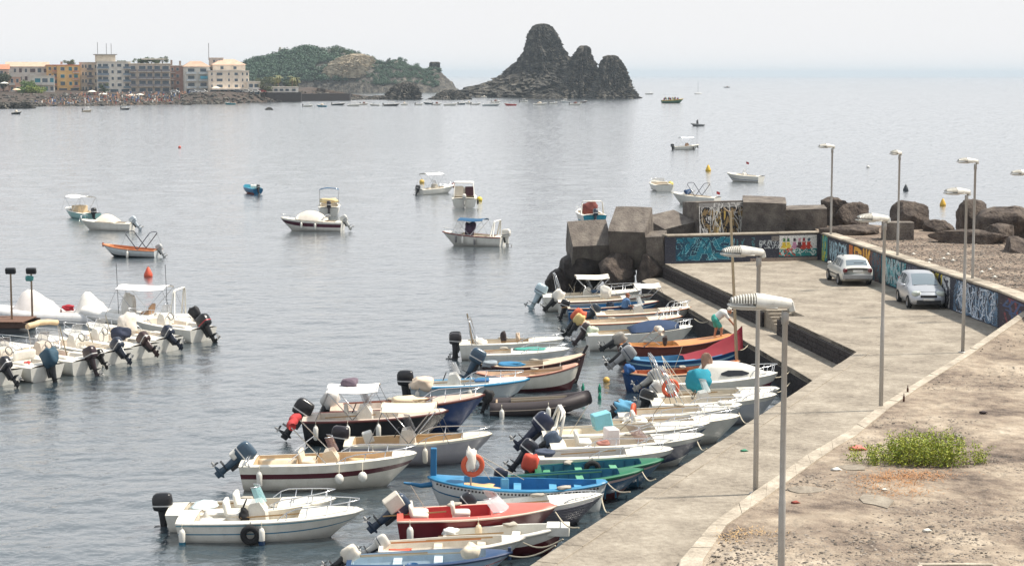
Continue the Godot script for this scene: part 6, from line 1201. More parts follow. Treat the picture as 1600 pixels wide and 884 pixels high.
	F("motorboat", "white open boat with teal hull and white sunshade, anchored behind the tan covered one", S(124, 343, 4.8, 1.9, 130), 4.8, 1.9, 130, "motor", {"g": g4, "hull": C(150, 196, 196), "deck": white, "acc": [["bimini", 0.2, 0.75, 1.35, C(232, 232, 230)], ["box", 0.5, 0, V(0.5, 0.4, 0.5), C(226, 204, 170), 0.1, "covered_seat"], ["engine", black, 10, 1.0]]})
	F("motorboat", "white anchored motorboat with cream canvas hump and white tilted outboard", S(166, 361, 4.4, 1.8, 172), 4.4, 1.8, 172, "motor", {"g": g4, "fs": 0.6, "fb": 0.8, "acc": [["cover", 0.3, 0.66, 0.6, C(230, 218, 204)], ["engine", C(190, 200, 210), 40, 1.0], ["arch", 0.9, 0.4, 0.1]]})
	F("wooden_boat", "varnished white wooden boat with bare sunroof frame near the orange buoy", S(203, 403, 4.2, 1.7, 166), 4.2, 1.7, 166, "row", {"c": "wooden boat", "g": g4, "hull": C(216, 222, 226), "inside": C(196, 130, 88), "deck": C(206, 140, 96), "rub": C(190, 110, 66), "stern": 0.85, "fs": 0.5, "fb": 0.8, "bands": [[0.0, 0.38, C(46, 62, 72), "bottom_paint"]], "acc": [["bimini", 0.1, 0.5, 1.15, null], ["engine", C(180, 182, 184), 30, 0.8], ["thwart", 0.3, C(190, 124, 80)], ["fender", 0.45, -1], ["stem", 0.985, 0.12, 0.04, C(170, 90, 56)]]})
	F("small_boat", "small bright blue boat anchored alone in open water", S(393, 304, 4.2, 1.6, 115), 4.2, 1.6, 115, "row", {"g": g4, "hull": C(34, 110, 156), "inside": C(90, 180, 200), "deck": C(36, 120, 160), "bands": [[0.0, 0.5, C(150, 50, 46), "bottom_paint"]], "fs": 0.6, "fb": 0.85, "acc": [["engine", black, 20, 0.9], ["bundle", 0.4, 0.1, V(0.3, 0.2, 0.3), C(220, 220, 216), 0.1], ["thwart", 0.6, C(120, 190, 210)]]})
	F("cabin_boat", "white cabin cruiser with wine red band and grey canvas hood", S(487, 362, 5.2, 1.95, 172), 5.2, 1.95, 172, "motor", {"c": "cabin boat", "g": g4, "fs": 0.75, "fb": 1.0, "bands": [[0.6, 0.86, C(80, 26, 48)]], "acc": [["cover", 0.28, 0.72, 0.75, C(222, 214, 204)], ["engine", C(200, 200, 198), 35, 1.0], ["rail", 0.7, 1.0, 0.25], ["fender", 0.62, -1], ["fender", 0.4, -1], ["arch", 0.3, 0.5, -0.2]]})
	F("motorboat", "white motorboat seen from astern with blue sunroof and yellow hood", S(514, 338, 4.8, 2.0, 95), 4.8, 2.0, 95, "motor", {"g": g4, "fs": 0.8, "fb": 1.0, "acc": [["bimini", 0.35, 0.6, 1.5, C(28, 78, 112)], ["bundle", 0.3, 0, V(0.3, 0.2, 0.8), C(226, 206, 160), 0.5], ["engine", C(44, 34, 40), 20, 1.1], ["screen", 0.7, 0.4, C(210, 216, 220)]]})
	F("motorboat", "white open boat with flat white sunshade beside a yellow buoy", S(682, 304, 4.6, 1.8, 38), 4.6, 1.8, 38, "motor", {"g": g4, "acc": [["bimini", 0.14, 0.6, 1.6, C(234, 234, 232)], ["console", 0.45, C(222, 214, 200), C(190, 190, 190)], ["engine", C(60, 60, 64), 20, 0.9], ["bundle", 0.98, 0, V(0.1, 0.25, 0.2), C(150, 40, 50), 0.0, "red_bag"], ["rail", 0.55, 1.0, 0.3]]})
	F("cabin_boat", "white hardtop boat seen from astern with a maroon door cover", S(725, 325, 5.4, 2.4, 92), 5.4, 2.4, 92, "motor", {"c": "cabin boat", "g": g4, "fs": 0.9, "fb": 1.2, "stern": 0.95, "acc": [["hardtop", 0.25, 0.62, 1.35, C(232, 230, 228)], ["cabin", 0.5, 0.95, 0.7, white, black], ["box", 0.42, 0.5, V(0.04, 0.45, 0.4), C(74, 36, 48), 0.5, "door_cover"], ["box", 0.42, -0.5, V(0.04, 0.5, 0.45), C(228, 222, 212), 0.5, "bulkhead"], ["engine", C(220, 216, 210), 0, 1.0, 0.0], ["fender", 0.2, 1, C(40, 40, 44)]]})
	F("motorboat", "white motorboat with red brown rail, blue sunroof and purple console cover", S(739, 386, 4.7, 1.95, 163), 4.7, 1.95, 163, "motor", {"g": g4, "rub": C(130, 52, 44), "rubr": 0.045, "fs": 0.72, "fb": 0.95, "acc": [["bimini", 0.3, 0.7, 1.2, C(36, 84, 120)], ["bundle", 0.55, 0, V(0.35, 0.5, 0.4), C(66, 50, 72), 0.4, "console_cover"], ["engine", C(224, 220, 212), 8, 1.1], ["fender", 0.72, -1, C(120, 118, 120)], ["fender", 0.6, -1], ["fender", 0.4, -1, C(120, 118, 120)], ["arch", 0.12, 1.15, -0.1, 0.05], ["rail", 0.7, 1.0, 0.25]]})
	F("motorboat", "white and turquoise motorboat seen from astern with a rust red cover", S(920, 350, 4.9, 2.2, 100), 4.9, 2.2, 100, "motor", {"g": g4, "hull": C(40, 150, 176), "deck": white, "bands": [[0.55, 1.0, white, "sheer_strake"]], "fs": 0.75, "fb": 1.0, "stern": 0.92, "acc": [["bundle", 0.45, 0, V(0.35, 0.55, 0.6), C(124, 66, 60), 0.35, "console_cover"], ["engine", C(50, 60, 76), 15, 1.1], ["arch", 0.2, 1.1, 0.1, 0.05], ["rail", 0.6, 1.0, 0.3]]})
	F("motorboat", "small white motorboat seen from astern anchored between two others", S(1030, 299, 4.6, 2.1, 100), 4.6, 2.1, 100, "motor", {"g": g4, "fs": 0.7, "fb": 0.9, "stern": 0.94, "acc": [["screen", 0.7, 0.4, C(200, 206, 210)], ["seat", 0.3, C(224, 210, 190), 1.4, 0.3], ["rail", 0.55, 1.0, 0.3]]})
	F("motorboat", "white sport boat with bare navy sunroof hoop and folded blue hood", S(1086, 321, 4.8, 1.9, 150), 4.8, 1.9, 150, "motor", {"g": g4, "fs": 0.75, "fb": 1.05, "acc": [["bimini", 0.25, 0.6, 1.25, null], ["bundle", 0.66, 0, V(0.25, 0.22, 0.6), C(40, 70, 110), 0.3], ["flag", 0.03, 0.6, C(190, 50, 50)], ["screen", 0.68, 0.35, C(180, 190, 200)]]})
	F("motorboat", "white motorboat with small windscreen flying a red flag", S(1163, 285, 4.6, 1.9, 145), 4.6, 1.9, 145, "motor", {"g": g4, "fs": 0.7, "fb": 0.95, "bands": [[0.5, 0.56, C(60, 90, 130)]], "acc": [["console", 0.5, white, C(210, 214, 216)], ["flag", 0.45, 1.6, C(170, 40, 48)], ["bench", 0.1, 0.3, white]]})
	F("motorboat", "small white motorboat under way with a pale sunshade and dark outboard", S(1073, 234, 4.6, 1.8, 15), 4.6, 1.8, 15, "motor", {"g": g4, "acc": [["bimini", 0.25, 0.75, 1.5, C(226, 232, 238)], ["engine", black, 0, 1.0], ["bundle", 0.5, 0.2, V(0.3, 0.3, 0.3), C(190, 150, 120), 0.2], ["fender", 0.7, 1, C(60, 50, 50)], ["fender", 0.9, 1, C(60, 50, 50)]]})
	# distant boats: hull, deck and one or two things that show
	F("small_boat", "tiny grey boat with a standing figure far out in open water", S(1090, 197, 3.6, 1.5, 160), 3.6, 1.5, 160, "row", {"hull": C(150, 152, 154), "acc": [["bundle", 0.5, 0, V(0.25, 0.5, 0.25), C(96, 96, 100), 0.5, "seated_figure"]]})
	var tour = F("tour_boat", "excursion boat with green hull, flat roof and colourful passengers", S(1051, 161, 10.0, 3.2, 5), 10.0, 3.2, 5, "motor", {"c": "tour boat", "hull": C(60, 110, 84), "deck": C(214, 186, 90), "bands": [[0.8, 1.0, C(206, 176, 84), "sheer_strake"]], "fs": 1.3, "fb": 1.9, "floor": 0.6, "open": [0.08, 0.8], "acc": [["hardtop", 0.08, 0.86, 2.4, C(206, 216, 222)]]})
	for k in 14:
		var st = nb(0); blob(st, V(-4.0 + k * 0.5, 1.75 + 0.2 * (k % 3), 0.9 - 0.6 * (k % 4)), V(0.24, 0.55, 0.24), 0.7); part(st, "passenger", pm([C(190, 60, 50), C(40, 80, 140), C(214, 190, 70), C(220, 216, 210), C(50, 130, 130), C(206, 120, 80)][k % 6], 0.8), tour)
	var far = [[481, 167, 16, white, "white far boat with two people left of the blue one"], [502, 167, 17, C(60, 130, 156), "blue far boat moored off the jetty"], [529, 164.5, 21, C(60, 72, 76), "dark far boat moored off the jetty"], [553, 166, 22, white, "white far boat nearest the dark one off the jetty"], [569, 164, 9, C(214, 206, 196), ""], [585, 165.5, 17, white, ""], [612, 165.5, 26, C(84, 84, 88), "dark far fishing boat with a tan cabin before the rounded rock"], [632, 164.5, 12, white, ""], [655, 164.5, 12, white, "white far cabin boat before the reef"], [669, 163, 16, C(90, 106, 116), ""], [683, 164.5, 14, white, ""], [704, 165, 22, white, ""], [722, 163.5, 12, C(80, 100, 110), ""], [732, 162.5, 8, white, ""], [744, 164, 15, white, ""], [768, 165.5, 30, C(206, 214, 218), "long pale blue and white far boat below the sea stacks"], [775, 160.5, 14, white, ""], [797, 165, 20, C(196, 70, 66), "red far boat below the sea stacks"], [819, 160, 13, white, ""], [844, 164.5, 22, white, ""], [865, 162.5, 13, white, ""], [883, 160.5, 14, C(200, 206, 210), ""], [900, 164.5, 19, white, ""], [912, 160.5, 12, C(120, 110, 112), "dark far boat at the right end of the moored line"], [741, 152, 9, white, ""], [756, 153, 7, white, ""], [796, 147.5, 11, C(90, 110, 120), "dark small boat close under the tallest stack"], [1015, 147.5, 14, white, "pale motor yacht right of the sea stacks"], [1137, 137, 10, C(130, 140, 148), "grey boat on the horizon"], [359, 163.5, 18, C(60, 140, 150), "teal boat lying off the promenade"], [136, 175, 9, C(222, 206, 186), "cream pedal boat with two bathers off the beach"], [25, 178.5, 9, C(60, 66, 70), "dark float lying off the left end of the beach"], [196, 171.5, 8, C(90, 90, 92), "dark low boat off the beach"], [158, 164, 24, white, "white boat drawn up before the parasols"], [200, 164, 18, white, "white boat drawn up below the red parasol"]]
	var nth = ["first", "second", "third", "fourth", "fifth", "sixth", "seventh", "eighth", "ninth", "tenth", "eleventh", "twelfth", "thirteenth", "fourteenth", "fifteenth", "sixteenth", "seventeenth", "eighteenth", "nineteenth", "twentieth", "twenty first", "twenty second", "twenty third", "twenty fourth", "twenty fifth", "twenty sixth"]
	for i in far.size():
		var q = far[i]; var mpp = EYE / (q[1] - 117.0); var L = clampf(q[2] * mpp, 3.2, 12.0)
		var acc = []
		if i % 3 == 0: acc.append(["hardtop", 0.3, 0.65, 1.0, C(226, 224, 222)])
		elif i % 3 == 1: acc.append(["bundle", 0.45, 0, V(L * 0.14, 0.45, 0.4), C(214, 204, 190) if i % 2 else C(120, 80, 70), 0.2])
		else: acc.append(["screen", 0.66, 0.5, C(170, 180, 190)])
		if i % 2 == 0: acc.append(["engine", black, 15, 1.0])
		F("far_boat", q[4] if q[4] else "%s small boat from the jetty in the line moored before the rocks" % nth[i], S(q[0], q[1], L, L * 0.36, 5 + (i * 37) % 30 - 15), L, L * 0.36, 5 + (i * 37) % 30 - 15 + (180 if i % 4 == 1 else 0), "motor", {"g": "far boats moored in line before the rocks", "hull": q[3], "deck": C(224, 222, 218), "fs": 0.5 + L * 0.03, "fb": 0.7 + L * 0.05, "acc": acc})
	var sl = thing("sailing_boat", "bare mast of a sailing boat on the horizon", "sailing boat", S(1091, 147, 5.0, 1.8, 0)); var st2 = nb(0); tube(st2, [V(0, 0.5, 0), V(0, 8.5, 0)], 0.09, 6); part(st2, "mast", pm(C(206, 206, 206), 0.5), sl); st2 = nb(0); blob(st2, V(0, 0.25, 0), V(2.6, 0.55, 0.8), 0.8); part(st2, "hull", pm(C(220, 220, 218), 0.4), sl)
# ---------- extra fittings used by single boats
func fit_more(o, d, a):
	var L = d.L; var st
	match a[0]:
		"poles2":
			for z in [-0.35, 0.1]: st = nb(0); tube(st, [V(-L * 0.3, 0.46, z), V(L * 0.26, 0.56, z + 0.1)], 0.05, 6); part(st, "spar", pm(C(176, 164, 146), 0.7), o)
		"ram": # long beak at the bow
			var e = edge(d, 0.99, 0); st = nb(0); tube(st, [V(e.x - 0.5, e.y - 0.16, 0), V(e.x + 0.25, e.y - 0.26, 0), V(e.x + 0.75, e.y - 0.18, 0)], 0.11, 6, 0.03); part(st, "beak", pm(C(30, 110, 160), 0.5), o)
		"prongs":
			var b0 = V(-L * 0.5 + L * a[1] + a[3], 0.14 + a[2], 0); st = nb(0); tube(st, [b0 + V(-0.28, 0.16, 0), b0 + V(-0.12, 0.03, 0), b0 + V(0, 0, 0), b0 + V(0.12, 0.03, 0), b0 + V(0.2, 0.12, 0)], 0.03, 5); part(st, "mast_crutch", pm(C(150, 130, 104), 0.7), o)
		"tarp": # canvas raised to a peak at the bow
			st = nb(0); var rows = []
			for i in 9:
				var u = i / 8.0; var e = edge(d, minf(0.98, lerpf(a[1], a[2], u)), 1); var hh = 0.1 + a[3] * pow(u, 1.5); var row = []
				for j in 9:
					var b = j / 8.0 * 2.0 - 1.0; row.append(V(e.x + 0.25 * u, e.y + 0.02 + hh * (1.0 - pow(absf(b), 1.3)) + 0.03 * sin(u * 14.0 + b * 4.0), b * maxf(e.z, 0.12)))
				rows.append(row)
			sheet(st, rows); fan(st, rows[-1]); part(st, "red_canvas", pm(a[4], 0.8), o)
		"tent": # canvas hump on an inflatable
			st = nb(0); var rows = []; var w = d.B * 0.42
			for i in 9:
				var u = i / 8.0; var x = -L * 0.5 + L * lerpf(a[1], a[2], u); var hh = a[3] * (smoothstep(-0.1, 0.1, u) * 0.45 + 0.55 * smoothstep(0.0, 0.62, u)) * (1.0 - 0.95 * smoothstep(0.66, 1.0, u)); var row = []
				for j in 9:
					var b = j / 8.0 * 2.0 - 1.0; row.append(V(x, 0.4 + hh * (1.0 - pow(absf(b), 1.5)) + 0.02 * sin(u * 17.0 + b * 6.0), b * w * (0.8 + 0.2 * sin(PI * u))))
				rows.append(row)
			sheet(st, rows); fan(st, rows[0]); fan(st, rows[-1]); part(st, "canvas_cover", pm(a[4], 0.85), o)
		"antenna2": st = nb(0); var b1 = V(-L * 0.5 + L * a[1], 0.5, -0.5); tube(st, [b1, b1 + V(0.1, 2.6, 0)], 0.014, 4); part(st, "antenna", pm(C(70, 70, 74), 0.5), o)
		"fbuoy": st = nb(0); blob(st, V(-L * 0.5 - 0.9, 0.1, 0.9), V(0.14, 0.14, 0.14), 1.0); part(st, "float", pm(C(222, 178, 90), 0.5), o)
# ---------- lamps
func lamp(label, base, h, aim, head, group):
	var t = thing("street_lamp", label, "street lamp", base, aim, group); var steel = mats.steel_grey; var w = pm(C(222, 220, 214), 0.35)
	var st = nb(0); lathe(st, [[0.16, 0.0], [0.16, 0.04], [0.09, 0.05]], Transform3D.IDENTITY, 14); part(st, "base_plate", steel, t)
	st = nb(0); lathe(st, [[0.068, 0.04], [0.065, h * 0.45], [0.056, h * 0.46], [0.05, h]], Transform3D.IDENTITY, 14); part(st, "pole", steel, t)
	st = nb(0); lathe(st, [[0.068, h - 0.24], [0.068, h - 0.04], [0.06, h]], Transform3D.IDENTITY, 14); part(st, "clamp", steel, t)
	# head along -x: end cap over the pole, smooth housing, finned optic cover, clear bowl below
	var hd = hollow(t, "lamp_head"); hd.position = V(0, h + 0.08, 0); hd.rotation.z = -0.05; hd.scale = Vector3.ONE * head
	st = nb(0); var rows = []
	for r in [[0.14, 0.05, 0.06], [0.1, 0.1, 0.1], [-0.1, 0.13, 0.12], [-0.4, 0.17, 0.16], [-0.56, 0.18, 0.17]]:
		var row = []
		for k in 14:
			var b = TAU * k / 14; row.append(V(r[0], maxf(-0.08, sin(b) * r[1]) + 0.04, cos(b) * r[2]))
		rows.append(row)
	st.set_smooth_group(1); sheet(st, rows, true); fan(st, rows[0]); part(st, "housing", w, hd)
	st = nb(); box(st, V(0.1, 0.0, 0), V(0.12, 0.2, 0.18), Basis(Vector3.BACK, 0.3), 0.02); part(st, "end_cap", pm(C(206, 204, 198), 0.4), hd)
	for k in 9:
		var x = -0.585 - k * 0.05; var f = 1.0 - pow(k / 10.0, 2.0) * 0.75; st = nb(); var poly = []
		for j in 9: var b = PI * j / 8.0; poly.append(Vector2(cos(b) * 0.17 * sqrt(f), sin(b) * 0.17 * f + 0.0))
		prism(st, poly, 0.018, Transform3D(Basis(Vector3.UP, PI / 2), V(x, 0.035, 0))); part(st, "fin", w, hd)
	st = nb(0); rows = []
	for k in 7:
		var x = -0.57 - k * 0.077; var f = 1.0 - pow(k / 6.3, 2.0) * 0.7; rows.append([V(x, 0.02, 0.12 * sqrt(f)), V(x, 0.02 + 0.11 * f, 0.07), V(x, 0.02 + 0.12 * f, 0), V(x, 0.02 + 0.11 * f, -0.07), V(x, 0.02, -0.12 * sqrt(f))])
	sheet(st, rows); part(st, "optic_cover", pm(C(150, 146, 138), 0.5), hd)
	st = nb(0); box(st, V(-0.6, -0.03, 0), V(0.9, 0.05, 0.28), Basis.IDENTITY, 0.02); part(st, "lens_frame", pm(C(196, 194, 188), 0.4), hd)
	st = nb(0); blob(st, V(-0.68, -0.05, 0), V(0.34, 0.05, 0.12), 0.7); part(st, "lens", mat("lamp_glass", Color(0.8, 0.8, 0.78, 0.6), 0.1, 0.0, {"transparency": 1}), hd)
func make_lamps():
	var g = "street lamps of the quay"
	lamp("street lamp standing on the dirt ground before the kerb, head cut large against the boats", V(4.88, ROAD + 0.1, -34.0), 6.32, 0.05, 0.98, g)
	var a = [["lamp beside the kerb with a stained lower post, opposite the white tyre fendered boats", 1181, 772, 390, 0.95, 0.25], ["lamp by the kerb near two brown bottles", 1377, 641, 338, 0.95, 0.35], ["lamp by the kerb in line with the silver hatchback's bonnet", 1505, 551, 297, 0.95, 0.4]]
	for q in a:
		var b = P(q[1], q[2], ROAD); var h = Q(q[1], q[3], -b.z).y - ROAD - 0.19; lamp(q[0], b, h, q[5], q[4], g)
	var w = [["lamp at the foot of the graffiti wall beyond the silver hatchback", 1519, 492, 251, 0.3], ["lamp at the foot of the graffiti wall between the two cars", 1402, 450, 238, 0.9], ["lamp at the far corner of the graffiti wall behind the white car", 1298, 411, 228, 0.4], ["lamp whose head alone reaches in at the platform edge", 1604, 500, 270, 0.2]]
	for q in w:
		var b = P(q[1], q[2], ROAD); var h = Q(q[1], q[3], -b.z).y - ROAD - 0.14; lamp(q[0], b, h, q[4], 0.85, g)
# ---------- cars
func car(label, at, turn, sec, col, sky_tint, feat):
	# sec: [x, low, belt, top, half width, half width of the top]
	var o = thing("parked_car", label, "car", at, deg_to_rad(turn), "cars in the harbour car park"); var pnt = mat("car_" + col.to_html(), col, 0.28, 0.35, {"clearcoat_enabled": true, "clearcoat": 0.6}); var dark = pm(C(36, 37, 40), 0.6); var gl = mat("car_glass", sky_tint, 0.04, 0.0, {"metallic_specular": 0.8})  # glass colour is lightened to stand for sky reflected in it
	var rows = []; var st = nb(0)
	var at_ = func(x):
		var k = 0
		while k < sec.size() - 2 and sec[k + 1][0] < x: k += 1
		var u = clampf((x - sec[k][0]) / (sec[k + 1][0] - sec[k][0]), 0, 1); var r = []
		for j in 6: r.append(lerpf(sec[k][j], sec[k + 1][j], u))
		return r
	var n = 44
	for i in n + 1:
		var x = lerpf(sec[0][0], sec[-1][0], i / float(n)); var s = at_.call(x); var w = s[4]; var row = []
		for p in [[0, s[1]], [0.86 * w, s[1]], [0.97 * w, s[1] + 0.1], [w, lerpf(s[1], s[2], 0.5)], [w * 0.985, s[2] - 0.05], [w * 0.95, s[2]], [lerpf(w * 0.95, s[5], 0.9), lerpf(s[2], s[3], 0.9)], [s[5] * 0.9, s[3] + 0.0], [s[5] * 0.5, s[3] + 0.025], [0, s[3] + 0.03]]: row.append(V(x, p[1], p[0]))
		for k in range(8, 0, -1): row.append(V(row[k].x, row[k].y, -row[k].z))
		rows.append(row)
	sheet(st, rows, true, true); fan(st, rows[0]); fan(st, rows[-1]); part(st, "body", pnt, o)
	# side windows, split by pillars
	for sg in [-1, 1]:
		for wd in feat.windows:
			st = nb(); var lo = []; var hi = []
			for k in 5:
				var x = lerpf(wd[0], wd[1], k / 4.0); var s = at_.call(x); var a = V(x, s[2], s[4] * 0.95); var b = V(x, lerpf(s[2], s[3], 0.9), lerpf(s[4] * 0.95, s[5], 0.9)); var p = a.lerp(b, 0.1); var q = a.lerp(b, 0.9); p.z += 0.006; q.z += 0.006; p.z *= sg; q.z *= sg; lo.append(p); hi.append(q)
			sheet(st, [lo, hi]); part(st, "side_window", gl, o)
	for wd in feat.screens: # windscreen and rear window: x range on the sloping top
		st = nb(0); var rr = []
		for k in 6:
			var s = at_.call(lerpf(wd[0], wd[1], k / 5.0)); var row = []
			for j in 7:
				var b = j / 6.0 * 2.0 - 1.0; row.append(V(lerpf(wd[0], wd[1], k / 5.0) + 0.006 * signf(wd[1]), s[3] + 0.036 - 0.028 * pow(absf(b), 2.0), b * s[5] * 0.88))
			rr.append(row)
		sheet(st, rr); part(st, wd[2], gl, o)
	for x in feat.wheels:
		for sg in [-1, 1]:
			var wl = hollow(o, "wheel"); wl.position = V(x, 0.3, sg * (feat.half - 0.07)); st = nb(0); lathe(st, [[0.19, -0.09], [0.28, -0.1], [0.3, -0.07], [0.3, 0.07], [0.28, 0.1], [0.19, 0.09]], Transform3D(Basis(Vector3.RIGHT, PI / 2), Vector3.ZERO), 20); part(st, "tyre", pm(C(32, 32, 34), 0.85), wl)
			st = nb(0); lathe(st, [[0.0, 0.06], [0.06, 0.07], [0.19, 0.05], [0.195, 0.095]], Transform3D(Basis(Vector3.RIGHT, PI / 2 * sg), Vector3.ZERO), 20); part(st, "rim", mat("rim_alloy", C(120, 122, 126), 0.35, 0.7), wl)
	for l in feat.lights: # name, centre, half size, colour
		for sg in [-1, 1]: st = nb(0); blob(st, V(l[1].x, l[1].y, l[1].z * sg), l[2], 0.6, Basis(Vector3.UP, 0.25 * sg * signf(l[1].x))); part(st, l[0], mat("light_" + l[3].to_html(), l[3], 0.1, 0.0, {"metallic_specular": 0.7}), o)
	for b in feat.boxes: st = nb(); box(st, b[1], b[2], Basis.IDENTITY, 0.008); part(st, b[0], b[3] if b[3] != null else dark, o)
	for sg in [-1, 1]: st = nb(0); blob(st, V(feat.mirror, 0.98, sg * (feat.half + 0.09)), V(0.07, 0.075, 0.11), 0.7); part(st, "mirror", pnt, o)
	return o
func make_cars():
	var white = pm(C(220, 220, 218), 0.4); var dark = pm(C(36, 37, 40), 0.6)
	var j = P(1439, 476, ROAD)
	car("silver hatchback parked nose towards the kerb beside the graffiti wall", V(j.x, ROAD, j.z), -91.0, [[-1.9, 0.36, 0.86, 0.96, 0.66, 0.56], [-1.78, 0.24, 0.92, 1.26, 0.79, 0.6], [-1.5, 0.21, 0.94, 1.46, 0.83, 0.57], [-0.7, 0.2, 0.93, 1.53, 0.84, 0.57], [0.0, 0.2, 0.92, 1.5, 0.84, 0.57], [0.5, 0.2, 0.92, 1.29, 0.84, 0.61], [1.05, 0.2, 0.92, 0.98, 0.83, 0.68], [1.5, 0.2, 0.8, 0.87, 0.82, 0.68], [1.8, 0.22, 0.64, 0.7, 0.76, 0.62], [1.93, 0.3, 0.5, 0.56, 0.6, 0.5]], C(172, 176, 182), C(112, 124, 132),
		{"windows": [[-1.45, -0.95], [-0.86, -0.12], [-0.04, 0.62]], "screens": [[0.12, 0.98, "windscreen"], [-1.84, -1.58, "rear_window"]], "wheels": [-1.2, 1.25], "half": 0.84, "mirror": 0.62, "lights": [["headlight", V(1.74, 0.72, 0.55), V(0.17, 0.12, 0.2), C(180, 188, 180)], ["tail_light", V(-1.82, 0.95, 0.62), V(0.06, 0.2, 0.1), C(150, 30, 34)]],
		"boxes": [["grille", V(1.885, 0.6, 0), V(0.12, 0.11, 0.74), null], ["lower_grille", V(1.92, 0.34, 0), V(0.1, 0.17, 1.1), null], ["number_plate", V(1.955, 0.46, 0), V(0.02, 0.11, 0.5), white], ["wiper", V(0.98, 1.03, 0.25), V(0.06, 0.02, 0.55), null], ["wiper", V(0.98, 1.03, -0.3), V(0.06, 0.02, 0.45), null], ["bonnet_gap", V(1.7, 0.79, 0), V(0.012, 0.012, 0.9), null]]})
	var p = P(1327, 441, ROAD)
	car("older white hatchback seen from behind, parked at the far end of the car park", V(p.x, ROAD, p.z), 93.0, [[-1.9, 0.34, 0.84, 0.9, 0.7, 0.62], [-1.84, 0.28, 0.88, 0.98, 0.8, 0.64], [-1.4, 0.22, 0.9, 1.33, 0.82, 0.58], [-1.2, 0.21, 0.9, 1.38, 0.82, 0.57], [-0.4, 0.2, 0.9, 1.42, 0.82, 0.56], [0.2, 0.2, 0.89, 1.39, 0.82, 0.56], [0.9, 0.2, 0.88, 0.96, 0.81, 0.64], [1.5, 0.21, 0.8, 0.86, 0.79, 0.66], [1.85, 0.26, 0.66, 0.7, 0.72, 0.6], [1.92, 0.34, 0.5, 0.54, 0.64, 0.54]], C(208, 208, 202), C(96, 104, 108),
		{"windows": [[-1.42, -1.0], [-0.9, -0.2], [-0.12, 0.5]], "screens": [[0.28, 0.86, "windscreen"], [-1.78, -1.46, "rear_window"]], "wheels": [-1.15, 1.25], "half": 0.82, "mirror": 0.5, "lights": [["headlight", V(1.84, 0.66, 0.55), V(0.08, 0.08, 0.17), C(200, 206, 208)], ["tail_light", V(-1.86, 0.8, 0.62), V(0.07, 0.11, 0.13), C(96, 22, 30)]],
		"boxes": [["bumper", V(-1.9, 0.48, 0), V(0.16, 0.2, 1.5), pm(C(150, 152, 156), 0.5)], ["number_plate", V(-1.93, 0.76, 0), V(0.03, 0.11, 0.5), white], ["trim_strip", V(-1.9, 0.84, 0), V(0.06, 0.05, 1.0), null], ["wiper", V(-1.66, 1.16, 0.1), V(0.03, 0.03, 0.5), null], ["side_moulding", V(0.0, 0.5, 0.83), V(2.2, 0.06, 0.02), null], ["side_moulding", V(0.0, 0.5, -0.83), V(2.2, 0.06, 0.02), null], ["roof_rail", V(-0.3, 1.46, -0.45), V(0.8, 0.03, 0.03), null], ["roof_rail", V(-0.3, 1.46, 0.45), V(0.8, 0.03, 0.03), null]]})
